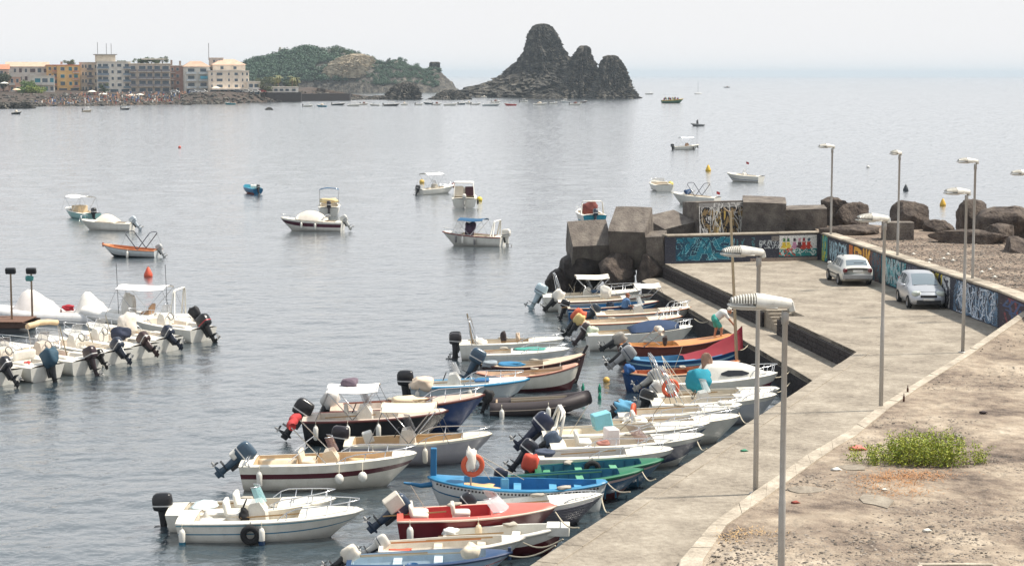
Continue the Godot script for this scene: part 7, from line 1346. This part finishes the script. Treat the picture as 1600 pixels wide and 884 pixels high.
# ---------- people: one skin from tapered bones joined smoothly (surface nets)
func skin_of(bones, cell, k):
	var lo = V(1e9, 1e9, 1e9); var hi = -lo
	for b in bones:
		for i in 2:
			var r = V(1, 1, 1) * (b[2 + i] + k + cell * 2); lo = lo.min(b[i] - r); hi = hi.max(b[i] + r)
	var nx = int((hi.x - lo.x) / cell) + 2; var ny = int((hi.y - lo.y) / cell) + 2; var nz = int((hi.z - lo.z) / cell) + 2
	var f = PackedFloat32Array(); f.resize(nx * ny * nz); f.fill(1.0)
	for b in bones:
		var a = b[0]; var d = b[1] - a; var dd = maxf(1e-6, d.dot(d)); var pad = maxf(b[2], b[3]) + k + cell * 2; var l = (a.min(b[1]) - V(pad, pad, pad) - lo) / cell; var h = (a.max(b[1]) + V(pad, pad, pad) - lo) / cell
		for x in range(maxi(0, int(l.x)), mini(nx, int(h.x) + 1)):
			for y in range(maxi(0, int(l.y)), mini(ny, int(h.y) + 1)):
				for z in range(maxi(0, int(l.z)), mini(nz, int(h.z) + 1)):
					var p = lo + V(x, y, z) * cell; var t = clampf((p - a).dot(d) / dd, 0, 1); var s = (p - a - d * t).length() - lerpf(b[2], b[3], t); var i = (x * ny + y) * nz + z; var e = f[i]; var m = maxf(k - absf(e - s), 0.0) / k
					f[i] = minf(e, s) - m * m * k * 0.25
	var vert = {}; var st = nb(0)
	for x in nx - 1:
		for y in ny - 1:
			for z in nz - 1:
				var s = Vector3.ZERO; var c = 0; var i0 = (x * ny + y) * nz + z; var v = [f[i0], f[i0 + 1], f[i0 + nz], f[i0 + nz + 1], f[i0 + ny * nz], f[i0 + ny * nz + 1], f[i0 + ny * nz + nz], f[i0 + ny * nz + nz + 1]]
				if v.min() > 0.0 or v.max() < 0.0: continue
				for e in [[0, 1], [2, 3], [4, 5], [6, 7], [0, 2], [1, 3], [4, 6], [5, 7], [0, 4], [1, 5], [2, 6], [3, 7]]:
					var p = v[e[0]]; var q = v[e[1]]
					if (p < 0.0) != (q < 0.0):
						var t = p / (p - q); var A = V(e[0] >> 2, (e[0] >> 1) & 1, e[0] & 1); var B = V(e[1] >> 2, (e[1] >> 1) & 1, e[1] & 1); s += A.lerp(B, t); c += 1
				vert[i0] = lo + (V(x, y, z) + s / c) * cell
	for i0 in vert:
		var z = i0 % nz; var y = (i0 / nz) % ny; var x = i0 / (ny * nz)
		for ax in [[ny * nz, nz, 1], [nz, 1, ny * nz], [1, ny * nz, nz]]:
			var i1 = i0 + ax[0]
			if i1 >= f.size() or (f[i0] < 0.0) == (f[i1] < 0.0): continue
			var k0 = i0 - ax[1]; var k1 = i0 - ax[2]; var k2 = i0 - ax[1] - ax[2]
			if vert.has(k0) and vert.has(k1) and vert.has(k2):
				if f[i0] < 0.0: q4(st, vert[i0], vert[k1], vert[k2], vert[k0])
				else: q4(st, vert[i0], vert[k0], vert[k2], vert[k1])
	return st
func hand_bones(w, dir, side):
	# palm, four fingers of different length and a thumb, half closed
	var o = [[w, w + dir * 0.08, 0.03, 0.032]]; var across = side
	for k in 4:
		var r = w + dir * 0.085 + across * (k - 1.5) * 0.021; var n = [0.065, 0.078, 0.074, 0.058][k]; var mid = r + dir * n * 0.6; o.append([r, mid, 0.0105, 0.0095]); o.append([mid, mid + (dir + V(0.2, -0.5, 0)).normalized() * n * 0.6, 0.0095, 0.008])
	var th = w + dir * 0.03 - across * 0.03; o.append([th, th + (dir - across).normalized() * 0.05, 0.013, 0.011]); o.append([th + (dir - across).normalized() * 0.05, th + (dir - across).normalized() * 0.05 + dir * 0.03, 0.011, 0.009])
	return o
func person(label, at, turn, j, shirt, shorts, hat, barefoot = true):
	# j: joints: hip, chest, neck, head, then for s in [0, 1]: shoulder, elbow, wrist, thigh, knee, ankle, toe
	var o = thing("person", label, "person", at, turn); var skin_c = mat("skin", C(178, 124, 96), 0.6)
	var b = [[j.neck, j.head - V(0, 0.02, 0), 0.055, 0.06], [j.head, j.head + j.face * 0.02 + V(0, 0.05, 0), 0.088, 0.09], [j.head + j.face * 0.03 + V(0, -0.06, 0), j.head + j.face * 0.05 + V(0, -0.09, 0), 0.055, 0.04], [j.head + j.face * 0.1 + V(0, -0.005, 0), j.head + j.face * 0.115 + V(0, -0.02, 0), 0.014, 0.016], [j.hip, j.chest, 0.15, 0.16], [j.chest, j.neck, 0.14, 0.07]]
	for s in 2:
		var a = j.arms[s]; var l = j.legs[s]
		b.append_array([[j.chest.lerp(j.neck, 0.6), a[0], 0.09, 0.07], [a[0], a[1], 0.056, 0.043], [a[1], a[2], 0.043, 0.03], [j.hip, l[0], 0.13, 0.11], [l[0], l[1], 0.092, 0.062], [l[1], l[2], 0.06, 0.04], [l[2], l[3], 0.042, 0.03]])
		b.append([j.head + V(0, 0, 0.085 * (s * 2 - 1)), j.head + V(0, -0.03, 0.095 * (s * 2 - 1)), 0.02, 0.016])
		b.append_array(hand_bones(a[2], (a[2] - a[1]).normalized(), V(0.5, 0, 0.86)))
	part(skin_of(b, 0.022, 0.03), "body", skin_c, o)
	var t = [[j.hip + (j.chest - j.hip) * 0.1, j.chest, 0.172, 0.182], [j.chest, j.neck - (j.neck - j.chest) * 0.35, 0.165, 0.1]]
	for s in 2: t.append_array([[j.chest.lerp(j.neck, 0.6), j.arms[s][0], 0.11, 0.088], [j.arms[s][0], j.arms[s][0].lerp(j.arms[s][1], 0.6), 0.078, 0.072]])
	part(skin_of(t, 0.026, 0.04), "shirt", pm(shirt, 0.85), o)
	t = [[j.hip + V(0, 0.04, 0), j.hip - V(0, 0.03, 0), 0.172, 0.165]]
	for s in 2: t.append_array([[j.hip, j.legs[s][0], 0.15, 0.135], [j.legs[s][0], j.legs[s][0].lerp(j.legs[s][1], 0.7), 0.122, 0.105]])
	part(skin_of(t, 0.026, 0.04), "shorts", pm(shorts, 0.85), o)
	var st = nb(0); lathe(st, [[0.104, -0.02], [0.106, 0.04], [0.085, 0.085], [0.0, 0.11]], Transform3D(Basis.IDENTITY, j.head + V(0, 0.05, 0)), 14); blob(st, j.head + j.face * 0.13 + V(0, 0.035, 0), V(0.07, 0.012, 0.075), 0.7); part(st, "cap", pm(hat, 0.8), o)
	for s in 2:
		st = nb(0); blob(st, j.head + j.face * 0.083 + V(0, 0.008, 0.034 * (s * 2 - 1)), V(0.011, 0.009, 0.013), 1.0, Basis.IDENTITY, 0.0, 8); part(st, "eye", pm(C(40, 34, 32), 0.3), o)
	st = nb(0); blob(st, j.head + j.face * 0.088 + V(0, -0.07, 0), V(0.01, 0.006, 0.024), 1.0, Basis.IDENTITY, 0.0, 8); part(st, "mouth", pm(C(130, 74, 66), 0.6), o)
	return o
func make_people():
	var at = bend_spot + V(1.72, 1.0, -0.25)
	person("person in white shirt, turquoise shorts and pale cap bending over an orange decked boat", at, 0.0, {"hip": V(0, 0.88, 0), "chest": V(0.3, 1.13, 0), "neck": V(0.5, 1.2, 0), "head": V(0.62, 1.24, 0), "face": V(0.88, -0.47, 0),
		"arms": [[V(0.42, 1.12, -0.19), V(0.6, 0.86, -0.2), V(0.8, 0.62, -0.12)], [V(0.42, 1.12, 0.19), V(0.62, 0.84, 0.2), V(0.84, 0.6, 0.1)]], "legs": [[V(0.0, 0.84, -0.1), V(0.06, 0.45, -0.12), V(-0.02, 0.07, -0.12), V(0.16, 0.03, -0.14)], [V(0.0, 0.84, 0.1), V(0.28, 0.46, 0.12), V(0.24, 0.07, 0.12), V(0.42, 0.03, 0.14)]]}, C(222, 222, 218), C(70, 170, 156), C(226, 222, 212))
	at = P(975, 487, 0.52)
	person("person in blue shirt and brown cap sitting in the bright blue boat", at, 0.4, {"hip": V(0, 0.12, 0), "chest": V(0.1, 0.5, 0), "neck": V(0.16, 0.66, 0), "head": V(0.2, 0.79, 0), "face": V(0.97, -0.24, 0),
		"arms": [[V(0.14, 0.58, -0.2), V(0.26, 0.3, -0.22), V(0.46, 0.2, -0.12)], [V(0.14, 0.58, 0.2), V(0.26, 0.3, 0.22), V(0.48, 0.2, 0.12)]], "legs": [[V(0.05, 0.1, -0.11), V(0.45, 0.16, -0.13), V(0.5, -0.24, -0.12), V(0.66, -0.27, -0.12)], [V(0.05, 0.1, 0.11), V(0.45, 0.16, 0.13), V(0.5, -0.24, 0.12), V(0.66, -0.27, 0.12)]]}, C(96, 132, 176), C(44, 50, 70), C(150, 92, 66))
# ---------- small things
func make_small():
	var st; var rope = pm(C(196, 186, 166), 0.85)
	# wild shrub on the dirt ground
	var c = P(1436, 722, ROAD + 0.12); var sh = thing("wild_shrub", "bright yellow green wild shrub growing through the dirt by the kerb", "shrub", c); var g = RandomNumberGenerator.new(); g.seed = 5
	var stems = nb(0); var lv = [nb(), nb(), nb()]; var dry = nb(0)
	for k in 300:
		var x = clampf(g.randfn() * 0.78, -1.75, 1.75); var z = g.randf_range(-0.75, 0.75) * sqrt(maxf(0.05, 1.0 - pow(x / 1.75, 2.0))); var hmax = 0.84 - 0.36 * smoothstep(0.2, 1.6, -x) - 0.3 * smoothstep(1.0, 1.65, x) ; var h = hmax * g.randf_range(0.3, 1.0) * (1.25 if g.randf() < 0.08 else 1.0); var lean = V(g.randf_range(-0.22, 0.22), 0, g.randf_range(-0.2, 0.2)); var pts = []
		for i in 4: pts.append(V(x, -0.1, z) + lean * pow(i / 3.0, 1.6) + V(0, (h + 0.1) * i / 3.0, 0))
		tube(stems, pts, 0.006, 3, 0.002)
		for i in 36:
			var u = pow(g.randf(), 0.62); var p = pts[0].lerp(pts[3], clampf(u, 0.22, 1.0)) + V(g.randf_range(-0.1, 0.1), g.randf_range(-0.03, 0.04), g.randf_range(-0.1, 0.1)); var a = V(g.randfn(), absf(g.randfn()) * 0.6, g.randfn()).normalized() * g.randf_range(0.018, 0.042); var b = a.cross(V(g.randfn(), g.randfn(), g.randfn())).normalized() * a.length() * 0.55
			var s = lv[g.randi_range(0, 2)]; t3(s, p - a, p + b, p + a); t3(s, p - a, p + a, p - b)
	part(stems, "stems", pm(C(128, 120, 70), 0.8), sh); var lc = [C(146, 156, 46), C(160, 166, 58), C(112, 132, 42)]
	for k in 3: part(lv[k], "leaves", mat("shrub_leaf_%s" % ["mid", "pale", "deep"][k], lc[k], 0.6, 0.0, {"backlight": Color(0.35, 0.38, 0.1)}), sh)
	# dead stalks and orange dry grass
	for a in [[1392, 757, 1.1, 0.45, 1300, C(188, 138, 92), "orange dried grass lying in front of the shrub"], [1430, 742, 1.3, 0.25, 800, C(180, 132, 92), "thin rust brown dead stalks along the foot of the shrub"], [1172, 838, 0.9, 0.3, 500, C(210, 176, 128), "straw coloured dry grass patch at the bend of the kerb"]]:
		st = nb(); var p0 = P(a[0], a[1], ROAD + 0.14)
		for k in a[4]:
			var p = p0 + V(g.randfn() * a[2] * 0.42, 0.0, g.randfn() * a[3] * 1.4); var d = V(g.randfn(), 0.25, g.randfn()).normalized() * g.randf_range(0.05, 0.16); var s = d.cross(Vector3.UP).normalized() * 0.011
			t3(st, p - s, p + s, p + d)
		var o = part(st, "dry_grass", pm(a[5], 0.9)); o.set_meta("kind", "stuff"); o.set_meta("label", a[6]); o.set_meta("category", "dry grass")
	# gravel on the dirt and on the platform
	var pm_ = clump_rock()
	for a in [["gravel", 5500, "loose dark gravel strewn over the dirt ground", 0], ["platform_stones", 3500, "loose stones strewn over the breakwater platform", 1]]:
		var mm = MultiMesh.new(); mm.transform_format = MultiMesh.TRANSFORM_3D; mm.use_colors = true; mm.mesh = pm_; mm.instance_count = a[1]; var n = 0
		while n < a[1]:
			var p; var s = pow(g.randf(), 3.0) * 0.03 + 0.009
			if a[3] == 0:
				var px = g.randf_range(1100, 1620); var py = g.randf_range(500, 900); p = P(px, py, ROAD + 0.12)
				var k = 0
				while k < kerb_r.size() - 2 and kerb_r[k + 1].z > p.z: k += 1
				var e = along(kerb_r[k], kerb_r[k + 1], clampf((p.z - kerb_r[k].z) / (kerb_r[k + 1].z - kerb_r[k].z), 0, 1))
				if p.x < e.x + 0.1: continue
				if fnl.get_noise_2d(p.x * 7.0, p.z * 14.0) < -0.05 + 0.25 * g.randf(): continue
				p.y = e.y + 0.12 + 0.05 * fnl.get_noise_2d(p.x * 22.0, p.z * 22.0) + 0.09 * fnl.get_noise_2d(p.x * 5.0, p.z * 5.0)
			else:
				p = P(g.randf_range(1290, 1620), g.randf_range(372, 450), DECK - 0.03); s *= 1.6
				var w = along(corner[1], corner[2], clampf((p.z - corner[1].z) / (corner[2].z - corner[1].z), 0, 1))
				if p.x < w.x + 0.9: continue
			mm.set_instance_transform(n, Transform3D(R(g.randf() * 60, g.randf() * 360, 0).scaled(V(s, s * 0.6, s)), p)); var t = g.randf_range(0.06, 0.32); mm.set_instance_color(n, Color(t * 1.05, t * 0.9, t * 0.76)); n += 1
		var o = MultiMeshInstance3D.new(); o.multimesh = mm; o.name = a[0]; o.material_override = mat("loose_stone", Color.WHITE, 0.95, 0.0, {"vertex_color_use_as_albedo": true}); add_child(o); o.set_meta("kind", "stuff"); o.set_meta("label", a[2]); o.set_meta("category", "gravel")
	# pale broken slabs let into the dirt and the sunk frame of a shaft
	for a in [[1372, 782, 0.95, 0.5, "pale broken concrete slab in the dirt below the shrub"], [1258, 765, 1.2, 0.35, "worn pale concrete patch by the kerb"], [1330, 730, 0.9, 0.3, "cracked concrete patch left of the shrub"], [1500, 680, 0.3, 0.2, "small flat pale stone on the bare ground"]]:
		st = nb(); var poly = []
		for k in 9: poly.append(Vector2(cos(TAU * k / 9.0) * a[2] * 0.42, sin(TAU * k / 9.0) * a[3] * 1.5) * g.randf_range(0.7, 1.15))
		slab(st, poly, 0.008, -0.2); var o = part(st, "concrete_patch", mats.quay_concrete); o.position = P(a[0], a[1], ROAD + 0.15); tag(o, a[4], "slab")
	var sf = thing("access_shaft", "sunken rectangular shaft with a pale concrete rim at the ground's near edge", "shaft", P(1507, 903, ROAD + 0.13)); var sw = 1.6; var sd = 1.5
	for q in [[V(0, 0, -sd * 0.5), V(sw, 0.2, 0.14)], [V(0, 0, sd * 0.5), V(sw, 0.2, 0.14)], [V(-sw * 0.5, 0, 0), V(0.12, 0.196, sd - 0.15)], [V(sw * 0.5, 0, 0), V(0.12, 0.196, sd - 0.15)]]: st = nb(); box(st, q[0] + V(0, 0.02, 0), q[1], Basis.IDENTITY, 0.015); part(st, "rim", mats.kerb_concrete, sf)
	st = nb(); box(st, V(0.25, 0.035, 0.05), V(sw - 0.75, 0.05, sd - 0.3), Basis.IDENTITY, 0.01); part(st, "shade_inset", pm(C(70, 48, 52), 0.8), sf)  # flat dark sheet painted in for the shade inside the shaft
	# bottles, litter
	for q in [[1413, 627, "brown glass bottle standing on the kerb"], [1419, 614, "brown glass bottle standing just behind the kerb"]]:
		st = nb(0); lathe(st, [[0.034, 0.0], [0.036, 0.14], [0.014, 0.2], [0.014, 0.26]], Transform3D.IDENTITY, 10); var o = part(st, "bottle", mat("brown_glass", C(74, 42, 24), 0.1)); o.position = P(q[0], q[1], ROAD + 0.15); tag(o, q[2], "bottle")
	var lit = [[1163, 705, 0.1, C(60, 140, 110), "small green plastic scrap lying on the quay road"], [1340, 702, 0.22, C(216, 120, 110), "torn pink plastic bag at the edge of the shrub"], [1307, 735, 0.14, C(226, 224, 220), "crumpled white paper on the dirt near the kerb"], [1243, 786, 0.1, C(150, 70, 56), "rusty red scrap on the dirt near the kerb"], [1449, 830, 0.1, C(230, 228, 222), "white paper scrap on the bare dirt"], [1537, 645, 0.12, C(60, 46, 50), "dark rag on the dirt ground"], [1382, 766, 0.08, C(220, 214, 204), "white scrap beside the dry grass"]]
	for q in lit: st = nb(0); blob(st, Vector3.ZERO, V(q[2], q[2] * 0.35, q[2] * 0.7), 0.8, Basis.IDENTITY, 0.8, 12); var o = part(st, "litter", pm(q[3], 0.7)); o.position = P(q[0], q[1], ROAD + (0.0 if q[0] < 1200 else 0.14)) + V(0, 0.02, 0); tag(o, q[4], "litter")
	for q in [[1428, 398], [1454, 407], [1482, 398], [1490, 408], [1475, 405], [1548, 422], [1555, 434], [1490, 362], [1535, 426], [1452, 412]]:
		st = nb(0); blob(st, Vector3.ZERO, V(0.1, 0.05, 0.08), 0.8, Basis.IDENTITY, 0.8, 10); var o = part(st, "litter", pm(C(226, 222, 214), 0.7)); o.position = P(q[0], q[1], DECK) + V(0, 0.03, 0); tag(o, "white scrap of plastic on the breakwater platform", "litter", "white scraps on the platform")
	# buoys
	for q in [[231, 432, 0.27, C(214, 92, 66), "orange cone buoy near the wooden boat", true], [659, 286, 0.3, C(222, 188, 96), "yellow ball buoy beside the flat white sunshade", false], [749, 314, 0.3, C(226, 200, 70), "yellow ball buoy beside the hardtop boat", false], [931, 353, 0.3, C(226, 180, 60), "yellow buoy behind the tilted concrete cube", false], [1107, 267, 0.36, C(226, 186, 60), "yellow cone buoy beyond the sport boat", true], [1048, 290, 0.34, C(226, 206, 110), "pale yellow ball buoy beside a white motorboat", false], [1474, 321, 0.3, C(222, 176, 60), "yellow cone buoy off the right boulders", true], [1416, 298, 0.3, C(50, 56, 62), "black marker buoy off the breakwater", true], [280, 231, 0.25, C(206, 96, 80), "small red float far out in the bay", false], [1357, 262, 0.22, C(226, 224, 220), "small white float off the breakwater", false]]:
		var o = thing("buoy", q[4], "buoy", P(q[0], q[1], 0.0)); st = nb(0); var r = q[2]
		if q[5]: lathe(st, [[r * 0.5, -0.2], [r, 0.0], [r, 0.15], [r * 0.35, r * 2.0], [0.0, r * 2.3]], Transform3D.IDENTITY, 14)
		else: blob(st, V(0, r * 0.5, 0), V(r, r, r), 1.0)
		part(st, "float", pm(q[3], 0.5), o); st = nb(0); ring(st, Transform3D(Basis.IDENTITY, V(0, r * (2.35 if q[5] else 1.55), 0)), 0.06, 0.015, 10, 5); part(st, "eye_ring", mats.steel_grey, o)
	for q in [[911, 605], [937, 620], [912, 622], [937, 606]]:
		st = nb(0); lathe(st, [[0.0, -0.06], [0.06, -0.04], [0.07, 0.1], [0.03, 0.2], [0.03, 0.26], [0.0, 0.27]], Transform3D(Basis.IDENTITY, Vector3.ZERO), 8); var o = part(st, "bottle_float", pm(C(40, 150, 120), 0.3)); o.position = P(q[0], q[1] + 4, 0.02); tag(o, "green plastic bottle used as a mooring float", "float", "green bottle floats")
	# mooring lines from bows to the quay
	var lines = [[[788, 866, 0.6], [868, 852, ROAD], "rope from the small blue and white rowing boat to the quay"], [[818, 848, 0.5], [880, 842, ROAD], "rope from the white clinker dinghy to the quay"], [[868, 800, 0.6], [905, 824, ROAD], "rope from the red speedboat to the quay"], [[940, 778, 0.7], [952, 800, ROAD], "rope from the grey clinker dinghy to the quay"], [[944, 748, 0.7], [985, 768, ROAD], "rope from the blue gozzo to the quay"], [[1003, 736, 0.7], [1025, 748, ROAD], "rope from the green rowing boat to the quay"], [[1090, 690, 0.8], [1105, 700, ROAD], "rope from the navy striped motorboat to the quay"], [[1155, 645, 0.8], [1172, 660, ROAD], "rope from the blue bagged boat to the quay"], [[1205, 612, 0.8], [1235, 598, LAND], "rope from the tyre fendered boat to the landing"], [[1208, 590, 0.9], [1245, 570, LAND], "rope from the cabin boat to the landing"], [[1085, 498, 0.9], [1110, 500, LAND], "rope from the white boats to the landing"], [[1150, 545, 0.9], [1172, 536, LAND], "rope from the red canvas boat to the landing"]]
	for q in lines:
		var a = P(q[0][0], q[0][1], q[0][2]); var b = P(q[1][0], q[1][1], q[1][2]); var pts = []
		for k in 9: var u = k / 8.0; pts.append(a.lerp(b, u) + V(0, -0.16 * sin(PI * u), 0))
		st = nb(0); tube(st, pts, 0.019, 5); tag(part(st, "mooring_rope", rope), q[2], "rope")
	# floating wooden pier with its two floodlights
	var pr = thing("wooden_pier", "brown planked floating pier at the left edge", "pier", P(-20, 516, 0.0)); pr.rotation.y = deg_to_rad(-3)
	for k in 26: st = nb(); box(st, V(-3.0 + k * 0.2, 0.55, 0), V(0.185, 0.05, 2.3), Basis.IDENTITY, 0.008); part(st, "plank", pm(C(110, 82, 68), 0.85), pr)
	for z in [-1.0, 1.0]: st = nb(); box(st, V(-0.4, 0.38, z), V(5.4, 0.26, 0.14), Basis.IDENTITY, 0.01); part(st, "beam", pm(C(84, 64, 56), 0.9), pr)
	for z in [-0.6, 0.6]: st = nb(0); blob(st, V(-0.4, 0.08, z), V(2.6, 0.26, 0.35), 0.4); part(st, "pontoon", pm(C(70, 72, 76), 0.7), pr)
	for q in [[18, 505, 422, "floodlight post nearer the wooden pier's edge"], [50, 500, 422, "floodlight post with a teal rag beside the covered inflatable"]]:
		var b = P(q[0], q[1] + 12, 0.0); var top = Q(q[0], q[2] + 6, -b.z).y; var o = thing("floodlight_post", q[3], "floodlight", V(b.x, 0.2, b.z), 0.0, "twin floodlights on the pier"); st = nb(0); lathe(st, [[0.055, 0.0], [0.045, top - 0.2]], Transform3D.IDENTITY, 8); part(st, "post", pm(C(176, 160, 140), 0.6), o)
		st = nb(); box(st, V(0, top - 0.05, 0), V(0.5, 0.3, 0.2), Basis(Vector3.RIGHT, 0.3), 0.04); part(st, "floodlight", pm(C(34, 36, 40), 0.5), o)
		if q[0] == 50: st = nb(0); blob(st, V(-0.1, top - 0.42, 0), V(0.2, 0.14, 0.08), 0.7, Basis.IDENTITY, 0.5); part(st, "rag", pm(C(80, 150, 150), 0.8), o)
const SEA_COL := Color(0.20, 0.255, 0.285)
func _ready():
	rng.seed = 11; fnl.seed = 7; fnl.noise_type = FastNoiseLite.TYPE_SIMPLEX_SMOOTH; fnl.frequency = 0.01; fnl.fractal_type = FastNoiseLite.FRACTAL_FBM; fnl.fractal_octaves = 2
	# camera, sky, sun, exposure
	var cam = Camera3D.new(); cam.name = "camera"; add_child(cam); cam.position = V(0, EYE, 0); cam.rotation.x = -pitch; cam.fov = rad_to_deg(2.0 * atan(442.0 / LENS)); cam.near = 0.5; cam.far = 60000.0; cam.current = true
	var we = WorldEnvironment.new(); we.name = "world"; add_child(we); var env = Environment.new(); we.environment = env
	env.background_mode = Environment.BG_SKY; var sky = Sky.new(); var sm = ProceduralSkyMaterial.new()
	sm.sky_top_color = Color(0.69, 0.75, 0.815); sm.sky_horizon_color = Color(0.868, 0.866, 0.868); sm.sky_curve = 1.0; sm.ground_horizon_color = Color(0.87, 0.89, 0.90); sm.ground_bottom_color = Color(0.45, 0.48, 0.5)
	sky.sky_material = sm; env.sky = sky; env.tonemap_mode = Environment.TONE_MAPPER_LINEAR; env.tonemap_exposure = 1.28
	env.sdfgi_enabled = true; env.ssao_enabled = true; env.ssil_enabled = true
	env.fog_enabled = true; env.fog_density = 0.0001; env.fog_light_color = Color(0.82, 0.88, 0.93)
	var sun = DirectionalLight3D.new(); sun.name = "sun"; add_child(sun); sun.light_energy = 1.6; sun.light_angular_distance = 3.5; sun.light_color = Color(1.0, 0.965, 0.91); sun.shadow_enabled = true
	sun.look_at_from_position(V(0.75, 1.15, -0.14) * 100.0, Vector3.ZERO)
	# structure
	for f in [make_textures, make_sea, make_quay, make_painted_walls, make_breakwater, make_rocks, make_town, make_fleet, make_lamps, make_cars, make_people, make_small]:
		f.call()
